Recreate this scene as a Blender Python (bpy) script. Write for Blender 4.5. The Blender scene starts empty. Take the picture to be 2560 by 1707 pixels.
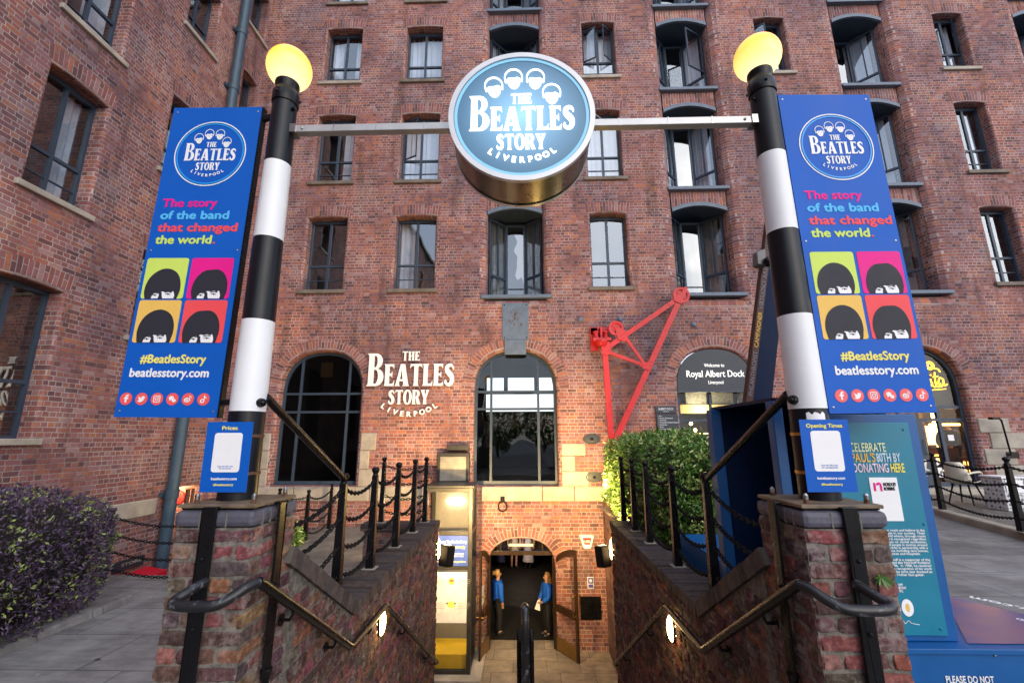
import bpy, bmesh, math, random
from mathutils import Vector, Matrix, noise
from mathutils.geometry import delaunay_2d_cdt
random.seed(7)
R = math.radians
PI = math.pi
sc = bpy.context.scene
COL = sc.collection

# ------------------------------------------------------------------ camera
CAM = Vector((0, 0, 2.2))
F_PX = 1109.07                       # focal length in pixels of a 2560 wide frame
PITCH, YAW, ROLL = .214360, .024769, -.003251
_f = Vector((-math.sin(YAW)*math.cos(PITCH), math.cos(YAW)*math.cos(PITCH), math.sin(PITCH)))
_r0 = Vector((math.cos(YAW), math.sin(YAW), 0))
_u0 = _r0.cross(_f)
_r = math.cos(ROLL)*_r0 + math.sin(ROLL)*_u0
_u = -math.sin(ROLL)*_r0 + math.cos(ROLL)*_u0
cd = bpy.data.cameras.new('camera')
cam = bpy.data.objects.new('camera', cd)
COL.objects.link(cam)
cd.sensor_width = 36
cd.lens = F_PX/2560*36
cd.clip_start = .05
cd.clip_end = 2000
cam.matrix_world = Matrix(((_r.x, _u.x, -_f.x, CAM.x), (_r.y, _u.y, -_f.y, CAM.y), (_r.z, _u.z, -_f.z, CAM.z), (0, 0, 0, 1)))
sc.camera = cam

def ray(x, y):                       # x, y measured on a 2352 wide print of the photo
    return _f*F_PX + _r*(x*2560/2352-1280) - _u*(y*2560/2352-853.5)
def atY(x, y, Y):
    d = ray(x, y); return CAM + d*(Y/d.y)

# ------------------------------------------------------------------ world, sun, exposure
SUN_EL, SUN_ROT = R(24), R(148)
w = bpy.data.worlds.new('World'); sc.world = w
w.use_nodes = True
nt = w.node_tree
sky = nt.nodes.new('ShaderNodeTexSky')
sky.sky_type = 'NISHITA'
sky.sun_disc = False
sky.sun_elevation = SUN_EL
sky.sun_rotation = SUN_ROT
sky.air_density = 1.0
sky.dust_density = 2.2
sky.ozone_density = 1.5
bg = nt.nodes['Background']
bg.inputs['Strength'].default_value = .15
# broken overcast: pale cloud drifting over the blue
wtc = nt.nodes.new('ShaderNodeTexCoord'); wns = nt.nodes.new('ShaderNodeTexNoise'); wns.inputs['Scale'].default_value = 2.6; wns.inputs['Detail'].default_value = 6
nt.links.new(wtc.outputs['Generated'], wns.inputs['Vector'])
wrp = nt.nodes.new('ShaderNodeMapRange'); wrp.inputs[1].default_value = .34; wrp.inputs[2].default_value = .62; wrp.inputs[3].default_value = .40; wrp.inputs[4].default_value = .95
nt.links.new(wns.outputs[0], wrp.inputs[0])
wmx = nt.nodes.new('ShaderNodeMix'); wmx.data_type = 'RGBA'; nt.links.new(wrp.outputs[0], wmx.inputs[0]); nt.links.new(sky.outputs[0], wmx.inputs[6]); wmx.inputs[7].default_value = (4.1, 4.5, 5.3, 1)
nt.links.new(wmx.outputs[2], bg.inputs['Color'])
sd = bpy.data.lights.new('sun', 'SUN')
sd.energy = .5
sd.angle = R(60)
sd.color = (1, .97, .94)
so = bpy.data.objects.new('sun', sd); COL.objects.link(so)
# sky sun_rotation turns clockwise from +Y: the sun stands behind the camera, a little to the left
sdir = Vector((math.sin(SUN_ROT)*math.cos(SUN_EL), math.cos(SUN_ROT)*math.cos(SUN_EL), math.sin(SUN_EL)))
so.rotation_euler = sdir.to_track_quat('Z', 'Y').to_euler()
sc.view_settings.view_transform = 'Standard'
sc.view_settings.look = 'None'
sc.view_settings.exposure = 1.1
sc.view_settings.gamma = 1
sc.cycles.use_denoising = True
sc.cycles.max_bounces = 6
sc.cycles.diffuse_bounces = 3
sc.cycles.glossy_bounces = 3
sc.cycles.transparent_max_bounces = 12
sc.cycles.sample_clamp_indirect = 6
sc.cycles.caustics_reflective = False
sc.cycles.caustics_refractive = False

# ------------------------------------------------------------------ materials
def nmat(name):
    m = bpy.data.materials.new(name); m.use_nodes = True
    n = m.node_tree; b = n.nodes['Principled BSDF']
    return m, n, b
def N(n, t, **k):
    o = n.nodes.new('ShaderNode'+t)
    for a, v in k.items():
        if hasattr(o, a): setattr(o, a, v)
        else: o.inputs[a].default_value = v
    return o
def ramp(n, stops, const=False):
    r = n.nodes.new('ShaderNodeValToRGB')
    e = r.color_ramp.elements
    while len(e) < len(stops): e.new(.5)
    for q, (p, c) in zip(e, stops):
        q.position = p; q.color = (*c, 1)
    if const: r.color_ramp.interpolation = 'CONSTANT'
    return r
def math_(n, op, a, b=None, c=None):
    o = n.nodes.new('ShaderNodeMath'); o.operation = op
    for i, v in enumerate((a, b, c)):
        if v is None: continue
        if isinstance(v, (int, float)): o.inputs[i].default_value = v
        else: n.links.new(v, o.inputs[i])
    return o.outputs[0]
def mixc(n, fac, a, b, mode='MIX'):
    o = n.nodes.new('ShaderNodeMix'); o.data_type = 'RGBA'; o.blend_type = mode
    for i, v in ((0, fac), (6, a), (7, b)):
        if isinstance(v, (int, float)): o.inputs[i].default_value = v
        elif isinstance(v, tuple): o.inputs[i].default_value = (*v, 1)
        else: n.links.new(v, o.inputs[i])
    return o.outputs[2]
def flat(name, c, rough=.5, metal=0, vary=.12, scale=6, bump=.0, spec=.4):
    m, n, b = nmat(name)
    b.inputs['Roughness'].default_value = rough
    b.inputs['Metallic'].default_value = metal
    b.inputs['Specular IOR Level'].default_value = spec
    tc = N(n, 'TexCoord')
    ns = N(n, 'TexNoise', Scale=scale, Detail=6.0, Roughness=.62)
    n.links.new(tc.outputs['Object'], ns.inputs['Vector'])
    d = tuple(x*(1-vary) for x in c); u_ = tuple(min(1, x*(1+vary)) for x in c)
    r = ramp(n, [(.3, d), (.7, u_)])
    n.links.new(ns.outputs[0], r.inputs[0])
    n.links.new(r.outputs[0], b.inputs['Base Color'])
    rr = math_(n, 'MULTIPLY_ADD', ns.outputs[0], .3, rough-.15)
    n.links.new(rr, b.inputs['Roughness'])
    if bump:
        bp = N(n, 'Bump', Strength=bump, Distance=.01)
        n2 = N(n, 'TexNoise', Scale=scale*6, Detail=5.0)
        n.links.new(tc.outputs['Object'], n2.inputs['Vector'])
        n.links.new(n2.outputs[0], bp.inputs['Height'])
        n.links.new(bp.outputs[0], b.inputs['Normal'])
    return m
def emit(name, c, s):
    m, n, b = nmat(name)
    b.inputs['Base Color'].default_value = (*c, 1)
    b.inputs['Emission Color'].default_value = (*c, 1)
    b.inputs['Emission Strength'].default_value = s
    return m
def glass(name, tint=(.6, .66, .7), refl=.12, rough=.0):
    m, n, b = nmat(name)
    n.nodes.remove(b)
    out = n.nodes['Material Output']
    tr = N(n, 'BsdfTransparent'); tr.inputs[0].default_value = (*tint, 1)
    gl = N(n, 'BsdfGlossy'); gl.inputs['Color'].default_value = (.86, .93, 1, 1); gl.inputs['Roughness'].default_value = rough
    # old float glass is never flat: a slow ripple bends what it mirrors
    tc = N(n, 'TexCoord'); ns = N(n, 'TexNoise', Scale=1.3, Detail=1.0)
    n.links.new(tc.outputs['Object'], ns.inputs['Vector'])
    bp = N(n, 'Bump', Strength=.12, Distance=.05)
    n.links.new(ns.outputs[0], bp.inputs['Height'])
    n.links.new(bp.outputs[0], gl.inputs['Normal'])
    lw = N(n, 'LayerWeight', Blend=.5)
    f = math_(n, 'MULTIPLY_ADD', math_(n, 'POWER', lw.outputs['Facing'], 4.0), 1-refl, refl)
    mx = N(n, 'MixShader')
    n.links.new(f, mx.inputs[0]); n.links.new(tr.outputs[0], mx.inputs[1]); n.links.new(gl.outputs[0], mx.inputs[2])
    n.links.new(mx.outputs[0], out.inputs[0])
    return m

def brick(name, cols, mortar, h=.0895, L=.24, bump=.6, joint=.011, dirt=.5, pale=.35, moss=0, soldier=False, wobble=1.0, rough_mix=0):
    """English bond from UVs in metres; a random clay colour per brick, soot, pale salts, runs of dirt."""
    m, n, b = nmat(name)
    uv = N(n, 'UVMap')
    sx = N(n, 'SeparateXYZ'); 
    wob = N(n, 'TexNoise', Scale=5.0, Detail=3.0)
    n.links.new(uv.outputs[0], wob.inputs['Vector'])
    n.links.new(uv.outputs[0], sx.inputs[0])
    u = math_(n, 'MULTIPLY_ADD', math_(n, 'SUBTRACT', wob.outputs[0], .5), .022*wobble, sx.outputs[0])
    v = math_(n, 'MULTIPLY_ADD', math_(n, 'SUBTRACT', wob.outputs[0], .5), .014*wobble, sx.outputs[1])
    vr = math_(n, 'DIVIDE', v, h)
    row = math_(n, 'FLOOR', vr)
    fv = math_(n, 'SUBTRACT', vr, row)
    if soldier:
        par = 1.0
        Lr = L
        uo = math_(n, 'MULTIPLY', math_(n, 'FRACT', math_(n, 'MULTIPLY', row, .5)), L)
        ur = math_(n, 'DIVIDE', math_(n, 'ADD', u, uo), L)
    else:
        par = math_(n, 'FRACT', math_(n, 'MULTIPLY', row, .5))     # 0 stretchers, .5 headers
        Lr = math_(n, 'SUBTRACT', L, math_(n, 'MULTIPLY', par, L))
        jit = N(n, 'TexWhiteNoise', noise_dimensions='1D'); n.links.new(row, jit.inputs['W'])
        uo = math_(n, 'MULTIPLY_ADD', jit.outputs[0], .05, math_(n, 'MULTIPLY', par, .12))
        ur = math_(n, 'DIVIDE', math_(n, 'ADD', u, uo), Lr)
    colm = math_(n, 'FLOOR', ur)
    fu = math_(n, 'SUBTRACT', ur, colm)
    cb = N(n, 'CombineXYZ'); n.links.new(colm, cb.inputs[0]); n.links.new(row, cb.inputs[1])
    wn = N(n, 'TexWhiteNoise', noise_dimensions='2D'); n.links.new(cb.outputs[0], wn.inputs['Vector'])
    du = math_(n, 'MULTIPLY', math_(n, 'MINIMUM', fu, math_(n, 'SUBTRACT', 1, fu)), Lr)
    dv = math_(n, 'MULTIPLY', math_(n, 'MINIMUM', fv, math_(n, 'SUBTRACT', 1, fv)), h)
    d = math_(n, 'MINIMUM', du, dv)
    fine = N(n, 'TexNoise', Scale=38.0, Detail=6.0, Roughness=.7)
    n.links.new(uv.outputs[0], fine.inputs['Vector'])
    d2 = math_(n, 'MULTIPLY_ADD', math_(n, 'SUBTRACT', fine.outputs[0], .5), .012, d)
    mr = N(n, 'MapRange', interpolation_type='SMOOTHSTEP'); n.links.new(d2, mr.inputs[0])
    mr.inputs[1].default_value = joint*.28; mr.inputs[2].default_value = joint*.85
    rp = ramp(n, cols, const=True); n.links.new(wn.outputs[0], rp.inputs[0])
    c = rp.outputs[0]
    if rough_mix:      # spalled, limewashed and blackened faces
        sp_ = N(n, 'TexNoise', Scale=9.0, Detail=8.0, Roughness=.75); n.links.new(uv.outputs[0], sp_.inputs['Vector'])
        sq = ramp(n, [(.30, (.42, .40, .42)), (.5, (1, 1, 1)), (.68, (1.9, 1.85, 1.8))]); n.links.new(sp_.outputs[0], sq.inputs[0])
        c = mixc(n, rough_mix, c, mixc(n, 1.0, c, sq.outputs[0], 'MULTIPLY'))
    # within-brick mottling
    mot = ramp(n, [(.25, (.62, .6, .62)), (.75, (1.32, 1.3, 1.28))]); n.links.new(fine.outputs[0], mot.inputs[0])
    c = mixc(n, 1.0, c, mot.outputs[0], 'MULTIPLY')
    mn = ramp(n, [(.3, tuple(x*.7 for x in mortar)), (.7, tuple(x*1.15 for x in mortar))]); n.links.new(fine.outputs[0], mn.inputs[0])
    big = N(n, 'TexNoise', Scale=.9, Detail=7.0, Roughness=.65); n.links.new(uv.outputs[0], big.inputs['Vector'])
    mq = ramp(n, [(.36, (.42, .40, .40)), (.56, (1.05, 1.05, 1.05))]); n.links.new(big.outputs[0], mq.inputs[0])    # fresh and sooty pointing
    c = mixc(n, mr.outputs[0], mixc(n, 1.0, mn.outputs[0], mq.outputs[0], 'MULTIPLY'), c)
    # pale salts and lime
    pr = N(n, 'MapRange', interpolation_type='SMOOTHSTEP'); n.links.new(big.outputs[0], pr.inputs[0])
    pr.inputs[1].default_value = .52; pr.inputs[2].default_value = .75; pr.inputs[4].default_value = pale
    c = mixc(n, pr.outputs[0], c, (.42, .34, .31))
    # broad drifts of purple grey and of fresher red, as in patched and rebuilt work
    dr = N(n, 'TexNoise', Scale=.33, Detail=4.0, Roughness=.6); n.links.new(uv.outputs[0], dr.inputs['Vector'])
    dq = ramp(n, [(.34, (.62, .68, .78)), (.5, (1, 1, 1)), (.66, (1.22, 1.08, .94))]); n.links.new(dr.outputs[0], dq.inputs[0])
    c = mixc(n, 1.0, c, dq.outputs[0], 'MULTIPLY')
    vp = N(n, 'TexVoronoi', Scale=.42, Randomness=1.0); wv_ = N(n, 'TexNoise', Scale=2.5, Detail=2.0); n.links.new(uv.outputs[0], wv_.inputs['Vector'])      # rebuilt patches
    va = N(n, 'VectorMath', operation='MULTIPLY_ADD'); n.links.new(wv_.outputs['Color'], va.inputs[0]); va.inputs[1].default_value = (.5, .5, 0); n.links.new(uv.outputs[0], va.inputs[2]); n.links.new(va.outputs[0], vp.inputs['Vector'])
    vb = N(n, 'SeparateColor'); n.links.new(vp.outputs['Color'], vb.inputs[0])
    vr_ = ramp(n, [(.0, (.80, .83, .88)), (.5, (1, 1, 1)), (1, (1.16, 1.09, 1.02))]); n.links.new(vb.outputs[0], vr_.inputs[0])
    c = mixc(n, .8, c, mixc(n, 1.0, c, vr_.outputs[0], 'MULTIPLY'))
    # soot and runs
    mp = N(n, 'Mapping'); mp.inputs['Scale'].default_value = (2.2, .35, 1); n.links.new(uv.outputs[0], mp.inputs[0])
    st = N(n, 'TexNoise', Scale=1.0, Detail=6.0, Roughness=.6); n.links.new(mp.outputs[0], st.inputs['Vector'])
    sr = N(n, 'MapRange', interpolation_type='SMOOTHSTEP'); n.links.new(st.outputs[0], sr.inputs[0])
    sr.inputs[1].default_value = .51; sr.inputs[2].default_value = .72; sr.inputs[4].default_value = dirt
    c = mixc(n, sr.outputs[0], c, (.045, .032, .03))
    if moss:
        ms = N(n, 'TexNoise', Scale=3.1, Detail=8.0, Roughness=.7); n.links.new(uv.outputs[0], ms.inputs['Vector'])
        mm = N(n, 'MapRange'); n.links.new(ms.outputs[0], mm.inputs[0])
        mm.inputs[1].default_value = .6; mm.inputs[2].default_value = .72; mm.inputs[4].default_value = moss
        c = mixc(n, mm.outputs[0], c, (.05, .055, .025))
    n.links.new(c, b.inputs['Base Color'])
    b.inputs['Roughness'].default_value = .88
    b.inputs['Specular IOR Level'].default_value = .25
    hgt = math_(n, 'MULTIPLY_ADD', fine.outputs[0], .45, mr.outputs[0])
    hgt = math_(n, 'MULTIPLY_ADD', wn.outputs[0], .35, hgt)
    bp = N(n, 'Bump', Strength=bump, Distance=.012)
    n.links.new(hgt, bp.inputs['Height']); n.links.new(bp.outputs[0], b.inputs['Normal'])
    return m

def L_(*a): return a
BRK = [(0, (.125, .060, .058)), (.07, (.22, .086, .070)), (.30, (.25, .108, .096)), (.47, (.19, .085, .082)), (.60, (.28, .110, .074)),
       (.72, (.26, .130, .122)), (.83, (.16, .074, .066)), (.89, (.33, .130, .074)), (.95, (.30, .180, .160))]
BRK = [(p, (r*1.16, g*1.16, b*1.28)) for p, (r, g, b) in BRK]
M = {}
M['brick'] = brick('front brick', BRK, (.47, .40, .37), joint=.0125)
M['soldier'] = brick('arch brick', [(a, (c[0]*1.02, c[1]*.98, c[2]*.95)) for a, c in BRK], (.47, .40, .37), h=.083, L=.36, soldier=True, joint=.0125, dirt=.3)
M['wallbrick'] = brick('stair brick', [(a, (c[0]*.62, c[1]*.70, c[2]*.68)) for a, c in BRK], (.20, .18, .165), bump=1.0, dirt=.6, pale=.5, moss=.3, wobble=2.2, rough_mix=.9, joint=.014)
M['coping'] = brick('coping brick', [(0, (.05, .042, .046)), (.3, (.075, .06, .062)), (.6, (.062, .05, .05)), (.8, (.095, .07, .066))], (.09, .08, .07), h=.078, L=.5, soldier=True, joint=.008, dirt=.3, pale=.12)
M['sandstone'] = flat('worn sandstone', (.36, .32, .27), .85, vary=.3, scale=2.2, bump=.35)
M['sill'] = flat('dark stone sill', (.17, .14, .115), .85, vary=.35, scale=3, bump=.35)
M['bluestone'] = flat('blue engineering brick', (.085, .083, .11), .6, vary=.3, scale=9, bump=.3)
M['frame'] = flat('blue grey window paint', (.034, .052, .082), .45)
M['steel'] = flat('blue grey beam paint', (.11, .145, .2), .5, vary=.2)
M['glass'] = glass('window glass', (.80, .84, .88), .21)
M['glass_dark'] = glass('smoked glass', (.2, .21, .23), .012)
M['glass_clear'] = glass('clear glass', (.96, .97, .96), .02)
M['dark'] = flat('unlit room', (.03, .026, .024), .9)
M['room'] = flat('room wall', (.10, .085, .075), .9)
M['curtain'] = flat('voile curtain', (.72, .74, .80), .9, vary=.08)
M['curtain_dark'] = flat('taupe curtain', (.26, .25, .23), .9, vary=.2)
M['black'] = flat('black gloss paint', (.006, .006, .0075), .28, vary=.3, scale=6, bump=0, spec=.22)
def chipped():
    m, n, b = nmat('chipped black paint')
    tc = N(n, 'TexCoord')
    ns = N(n, 'TexNoise', Scale=16.0, Detail=8.0, Roughness=.68); n.links.new(tc.outputs['Object'], ns.inputs[0])
    r = ramp(n, [(.56, (.012, .012, .015)), (.60, (.08, .085, .10)), (.70, (.2, .2, .24))]); n.links.new(ns.outputs[0], r.inputs[0])
    n.links.new(r.outputs[0], b.inputs['Base Color']); b.inputs['Roughness'].default_value = .38
    bp = N(n, 'Bump', Strength=.3, Distance=.004); n.links.new(ns.outputs[0], bp.inputs['Height']); n.links.new(bp.outputs[0], b.inputs['Normal'])
    return m
M['chipped'] = chipped()
M['pole_black'] = flat('satin black pole', (.006, .007, .011), .34, vary=.1, spec=.3)
M['pole_white'] = flat('white pole band', (.78, .79, .82), .38, vary=.03)
M['chrome'] = flat('bare steel', (.36, .36, .36), .3, metal=1, vary=.15)
M['sign_steel'] = flat('brushed sign steel', (.20, .18, .155), .3, metal=1, vary=.2)
M['rust'] = flat('rusty steel', (.12, .055, .03), .75, vary=.5, scale=20, bump=.3)
M['plate'] = flat('weathered base plate', (.16, .115, .075), .55, vary=.45, scale=9, bump=.2)
M['white'] = flat('white print', (.86, .86, .88), .5, vary=.02)
M['blue'] = flat('banner blue', (.001, .10, .50), .55, vary=.05, scale=2, spec=.25)
M['skyblue'] = flat('ring sky blue', (.02, .33, .80), .4, vary=.05)
M['magenta'] = flat('magenta print', (.80, .015, .27), .55, vary=.03, spec=.2)
M['cyan'] = flat('cyan print', (.10, .50, .86), .55, vary=.03, spec=.2)
M['coral'] = flat('coral print', (.86, .085, .10), .55, vary=.03, spec=.2)
M['lime'] = flat('lime print', (.60, .76, .14), .55, vary=.03, spec=.2)
M['amber'] = flat('amber print', (.84, .52, .12), .55, vary=.03, spec=.2)
M['lemon'] = flat('lemon print', (.88, .78, .17), .55, vary=.03, spec=.2)
M['ink'] = flat('charcoal print', (.03, .03, .042), .55, vary=.03, spec=.2)
M['icon'] = flat('icon coral', (.86, .11, .11), .45, vary=.03)
M['red'] = flat('crane red', (.54, .020, .024), .42, vary=.14, scale=5, bump=.08)
M['navy'] = flat('navy display paint', (.002, .014, .055), .5, vary=.15, spec=.12)
M['display'] = flat('display blue', (.003, .09, .30), .42, vary=.08)
M['teal'] = flat('teal panel', (.005, .19, .30), .42, vary=.06)
M['slate'] = flat('slate sign', (.035, .042, .055), .5, vary=.1)
M['yellow'] = flat('yellow lift floor', (.75, .47, .02), .6, vary=.1)
M['silver'] = flat('lift aluminium', (.045, .044, .042), .4, metal=.3, vary=.2)
M['brass'] = flat('brass', (.65, .38, .10), .3, metal=1)
M['doorwood'] = flat('dark varnished door', (.035, .018, .01), .35, vary=.3, scale=8)
M['iron'] = flat('cast iron', (.009, .009, .010), .6, vary=.3, scale=20, bump=.2, spec=.15)
M['pipe'] = flat('drainpipe paint', (.042, .076, .11), .42, vary=.15)
def paving(name, c, L=.9, h=.6, dark=.6, joint=.008):
    m, n, b = nmat(name)
    tc = N(n, 'TexCoord')
    br = N(n, 'TexBrick', Scale=1.0); br.offset = .37; br.inputs['Brick Width'].default_value = L; br.inputs['Row Height'].default_value = h
    br.inputs['Mortar Size'].default_value = joint; br.inputs['Mortar Smooth'].default_value = .3; br.inputs['Bias'].default_value = 0
    br.inputs['Color1'].default_value = (*[x*.85 for x in c], 1); br.inputs['Color2'].default_value = (*[x*1.18 for x in c], 1)
    br.inputs['Mortar'].default_value = (*[x*.45 for x in c], 1)
    n.links.new(tc.outputs['Object'], br.inputs[0])
    ns = N(n, 'TexNoise', Scale=1.7, Detail=9.0, Roughness=.7); n.links.new(tc.outputs['Object'], ns.inputs[0])
    r = ramp(n, [(.3, (.5, .5, .48)), (.72, (1.35, 1.33, 1.3))]); n.links.new(ns.outputs[0], r.inputs[0])
    cc = mixc(n, 1.0, br.outputs[0], r.outputs[0], 'MULTIPLY')
    mp = N(n, 'Mapping'); mp.inputs['Scale'].default_value = (.8, 5.0, 1); mp.inputs['Rotation'].default_value = (0, 0, .5); n.links.new(tc.outputs['Object'], mp.inputs[0])
    n3 = N(n, 'TexNoise', Scale=2.2, Detail=9.0, Roughness=.72); n.links.new(mp.outputs[0], n3.inputs['Vector'])
    r3 = ramp(n, [(.28, (.62, .63, .66)), (.52, (1, 1, 1)), (.66, (1.12, 1.12, 1.1)), (.74, (1.7, 1.7, 1.66))]); n.links.new(n3.outputs[0], r3.inputs[0])
    cc = mixc(n, 1.0, cc, r3.outputs[0], 'MULTIPLY')
    vo = N(n, 'TexVoronoi', Scale=2.3); n.links.new(tc.outputs['Object'], vo.inputs['Vector'])      # gum and lichen spots
    vs = N(n, 'MapRange'); n.links.new(vo.outputs['Distance'], vs.inputs[0]); vs.inputs[1].default_value = .05; vs.inputs[2].default_value = .035; vs.inputs[3].default_value = 0; vs.inputs[4].default_value = .55
    cc = mixc(n, vs.outputs[0], cc, tuple(x*1.9 for x in c))
    n.links.new(cc, b.inputs['Base Color']); b.inputs['Roughness'].default_value = .75
    n2 = N(n, 'TexNoise', Scale=30.0, Detail=6.0); n.links.new(tc.outputs['Object'], n2.inputs[0])
    hh = math_(n, 'MULTIPLY_ADD', br.outputs[1], -.8, math_(n, 'MULTIPLY_ADD', n2.outputs[0], .35, ns.outputs[0]))
    bp = N(n, 'Bump', Strength=.45, Distance=.01); n.links.new(hh, bp.inputs['Height']); n.links.new(bp.outputs[0], b.inputs['Normal'])
    return m
M['slate_paving'] = paving('worn slate paving', (.21, .205, .21), 1.3, .8)
M['court_paving'] = paving('sandstone flags', (.36, .29, .21), .75, .55)
M['terrace'] = paving('terrace flags', (.17, .16, .15), .9, .6)
def leafmat(name, a, b_):
    m, n, b = nmat(name)
    at = N(n, 'ObjectInfo')
    g = N(n, 'NewGeometry')
    r = ramp(n, [(0, a), (1, b_)]); n.links.new(g.outputs['Random Per Island'], r.inputs[0])
    n.links.new(r.outputs[0], b.inputs['Base Color'])
    b.inputs['Roughness'].default_value = .42
    return m
M['leaf_purple'] = leafmat('dark purple leaves', (.03, .018, .044), (.11, .07, .135))
M['leaf_tip'] = leafmat('young green leaf tips', (.10, .16, .03), (.30, .36, .10))
M['leaf_green'] = leafmat('green hedge leaves', (.03, .09, .014), (.13, .26, .04))
M['leaf_lime'] = leafmat('pale hedge leaves', (.26, .36, .07), (.55, .58, .24))
M['twig'] = flat('twigs', (.06, .045, .03), .8)

# ------------------------------------------------------------------ object helpers
LOC = {}
def link(o, parent=None):
    COL.objects.link(o)
    if parent is not None: o.parent = parent
    return o
def tag(o, label, cat, group=None, kind=None):
    if label: o['label'] = label
    if cat: o['category'] = cat
    if group: o['group'] = group
    if kind: o['kind'] = kind
    return o
def thing(name, label, cat, loc, group=None):
    o = bpy.data.objects.new(name, None)
    o.empty_display_size = .2
    o.location = loc
    COL.objects.link(o)
    LOC[o.name] = Vector(loc)
    return tag(o, label, cat, group)
def base_of(parent):
    return LOC.get(parent.name, Vector((0, 0, 0))) if parent is not None else Vector((0, 0, 0))

class MB:
    """collects faces with UVs in metres and material slots; builds ONE mesh object"""
    def __init__(s): s.v = []; s.f = []; s.m = []; s.uv = []; s.col = None
    def face(s, pts, mi=0, uv=None):
        i = len(s.v); s.v += [Vector(p) for p in pts]
        s.f.append(list(range(i, i+len(pts)))); s.m.append(mi)
        if uv is None:
            a = s.v[i]; nrm = (s.v[i+1]-a).cross(s.v[i+2]-a)
            if nrm.length < 1e-12 and len(pts) > 3: nrm = (s.v[i+2]-a).cross(s.v[i+3]-a)
            ax = max(range(3), key=lambda k: abs(nrm[k]))
            uv = [((p.y, p.z), (p.x, p.z), (p.x, p.y))[ax] for p in s.v[i:]]
        s.uv.append(uv)
    def box(s, a, b, mi=0, swap=False):
        (x0, y0, z0), (x1, y1, z1) = a, b
        P = lambda x, y, z: Vector((x, y, z))
        fs = [[P(x0,y0,z0),P(x1,y0,z0),P(x1,y0,z1),P(x0,y0,z1)], [P(x1,y1,z0),P(x0,y1,z0),P(x0,y1,z1),P(x1,y1,z1)],
              [P(x0,y1,z0),P(x0,y0,z0),P(x0,y0,z1),P(x0,y1,z1)], [P(x1,y0,z0),P(x1,y1,z0),P(x1,y1,z1),P(x1,y0,z1)],
              [P(x0,y0,z1),P(x1,y0,z1),P(x1,y1,z1),P(x0,y1,z1)], [P(x0,y1,z0),P(x1,y1,z0),P(x1,y0,z0),P(x0,y0,z0)]]
        for f in fs: s.face(f, mi)
        if swap:
            for k in range(len(s.uv)-6, len(s.uv)): s.uv[k] = [(q[1], q[0]) for q in s.uv[k]]
        return s
    def hexa(s, c, mi=0):      # 8 corners: bottom 4 ccw, top 4 ccw
        for q in ((0,1,5,4),(1,2,6,5),(2,3,7,6),(3,0,4,7),(4,5,6,7),(3,2,1,0)): s.face([c[i] for i in q], mi)
        return s
    def beam(s, p, q, w, h, up=(0, 0, 1), mi=0):
        p, q = Vector(p), Vector(q); d = (q-p).normalized(); side = d.cross(Vector(up))
        if side.length < 1e-6: side = d.cross(Vector((1, 0, 0)))
        side.normalize(); upv = side.cross(d)
        a, b = side*w/2, upv*h/2
        return s.hexa([p-a-b, p+a-b, q+a-b, q-a-b, p-a+b, p+a+b, q+a+b, q-a+b], mi)
    def tube(s, pts, r, n=10, mi=0, cap=True):
        pts = [Vector(p) for p in pts]; rs = r if isinstance(r, (list, tuple)) else [r]*len(pts)
        rings = []; pu = None
        for i, p in enumerate(pts):
            d = (pts[min(i+1, len(pts)-1)]-pts[max(i-1, 0)]).normalized()
            if pu is None: pu = d.orthogonal().normalized()
            pu = (pu-d*pu.dot(d)).normalized(); pv = d.cross(pu)
            rings.append([p+(pu*math.cos(2*PI*k/n)+pv*math.sin(2*PI*k/n))*rs[i] for k in range(n)])
        acc = 0
        for i in range(len(rings)-1):
            l = (pts[i+1]-pts[i]).length
            for k in range(n):
                j = (k+1) % n; a = 2*PI*rs[i]/n
                s.face([rings[i][k], rings[i][j], rings[i+1][j], rings[i+1][k]], mi, [(k*a, acc), ((k+1)*a, acc), ((k+1)*a, acc+l), (k*a, acc+l)])
            acc += l
        if cap:
            s.face(rings[0][::-1], mi); s.face(rings[-1], mi)
        return s
    def lathe(s, prof, c=(0, 0, 0), n=24, mi=0):      # prof: (r, z)
        c = Vector(c)
        for i in range(len(prof)-1):
            (r0, z0), (r1, z1) = prof[i], prof[i+1]
            for k in range(n):
                a, b = 2*PI*k/n, 2*PI*(k+1)/n
                pts = [c+Vector((r0*math.cos(a), r0*math.sin(a), z0)), c+Vector((r0*math.cos(b), r0*math.sin(b), z0)),
                       c+Vector((r1*math.cos(b), r1*math.sin(b), z1)), c+Vector((r1*math.cos(a), r1*math.sin(a), z1))]
                if r0 < 1e-6: pts = [pts[0], pts[2], pts[3]]
                elif r1 < 1e-6: pts = pts[:3]
                s.face(pts, mi)
        return s
    def ball(s, c, r, n=14, mi=0, sx=1, sy=1, sz=1):
        i = len(s.v)
        s.lathe([(r*math.sin(PI*k/8), -r*math.cos(PI*k/8)) for k in range(9)], (0, 0, 0), n, mi)
        for k in range(i, len(s.v)): s.v[k] = Vector((s.v[k].x*sx, s.v[k].y*sy, s.v[k].z*sz))+Vector(c)
        return s
    def move(s, mat, start=0):
        for k in range(start, len(s.v)): s.v[k] = mat @ s.v[k]
        return s
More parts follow.
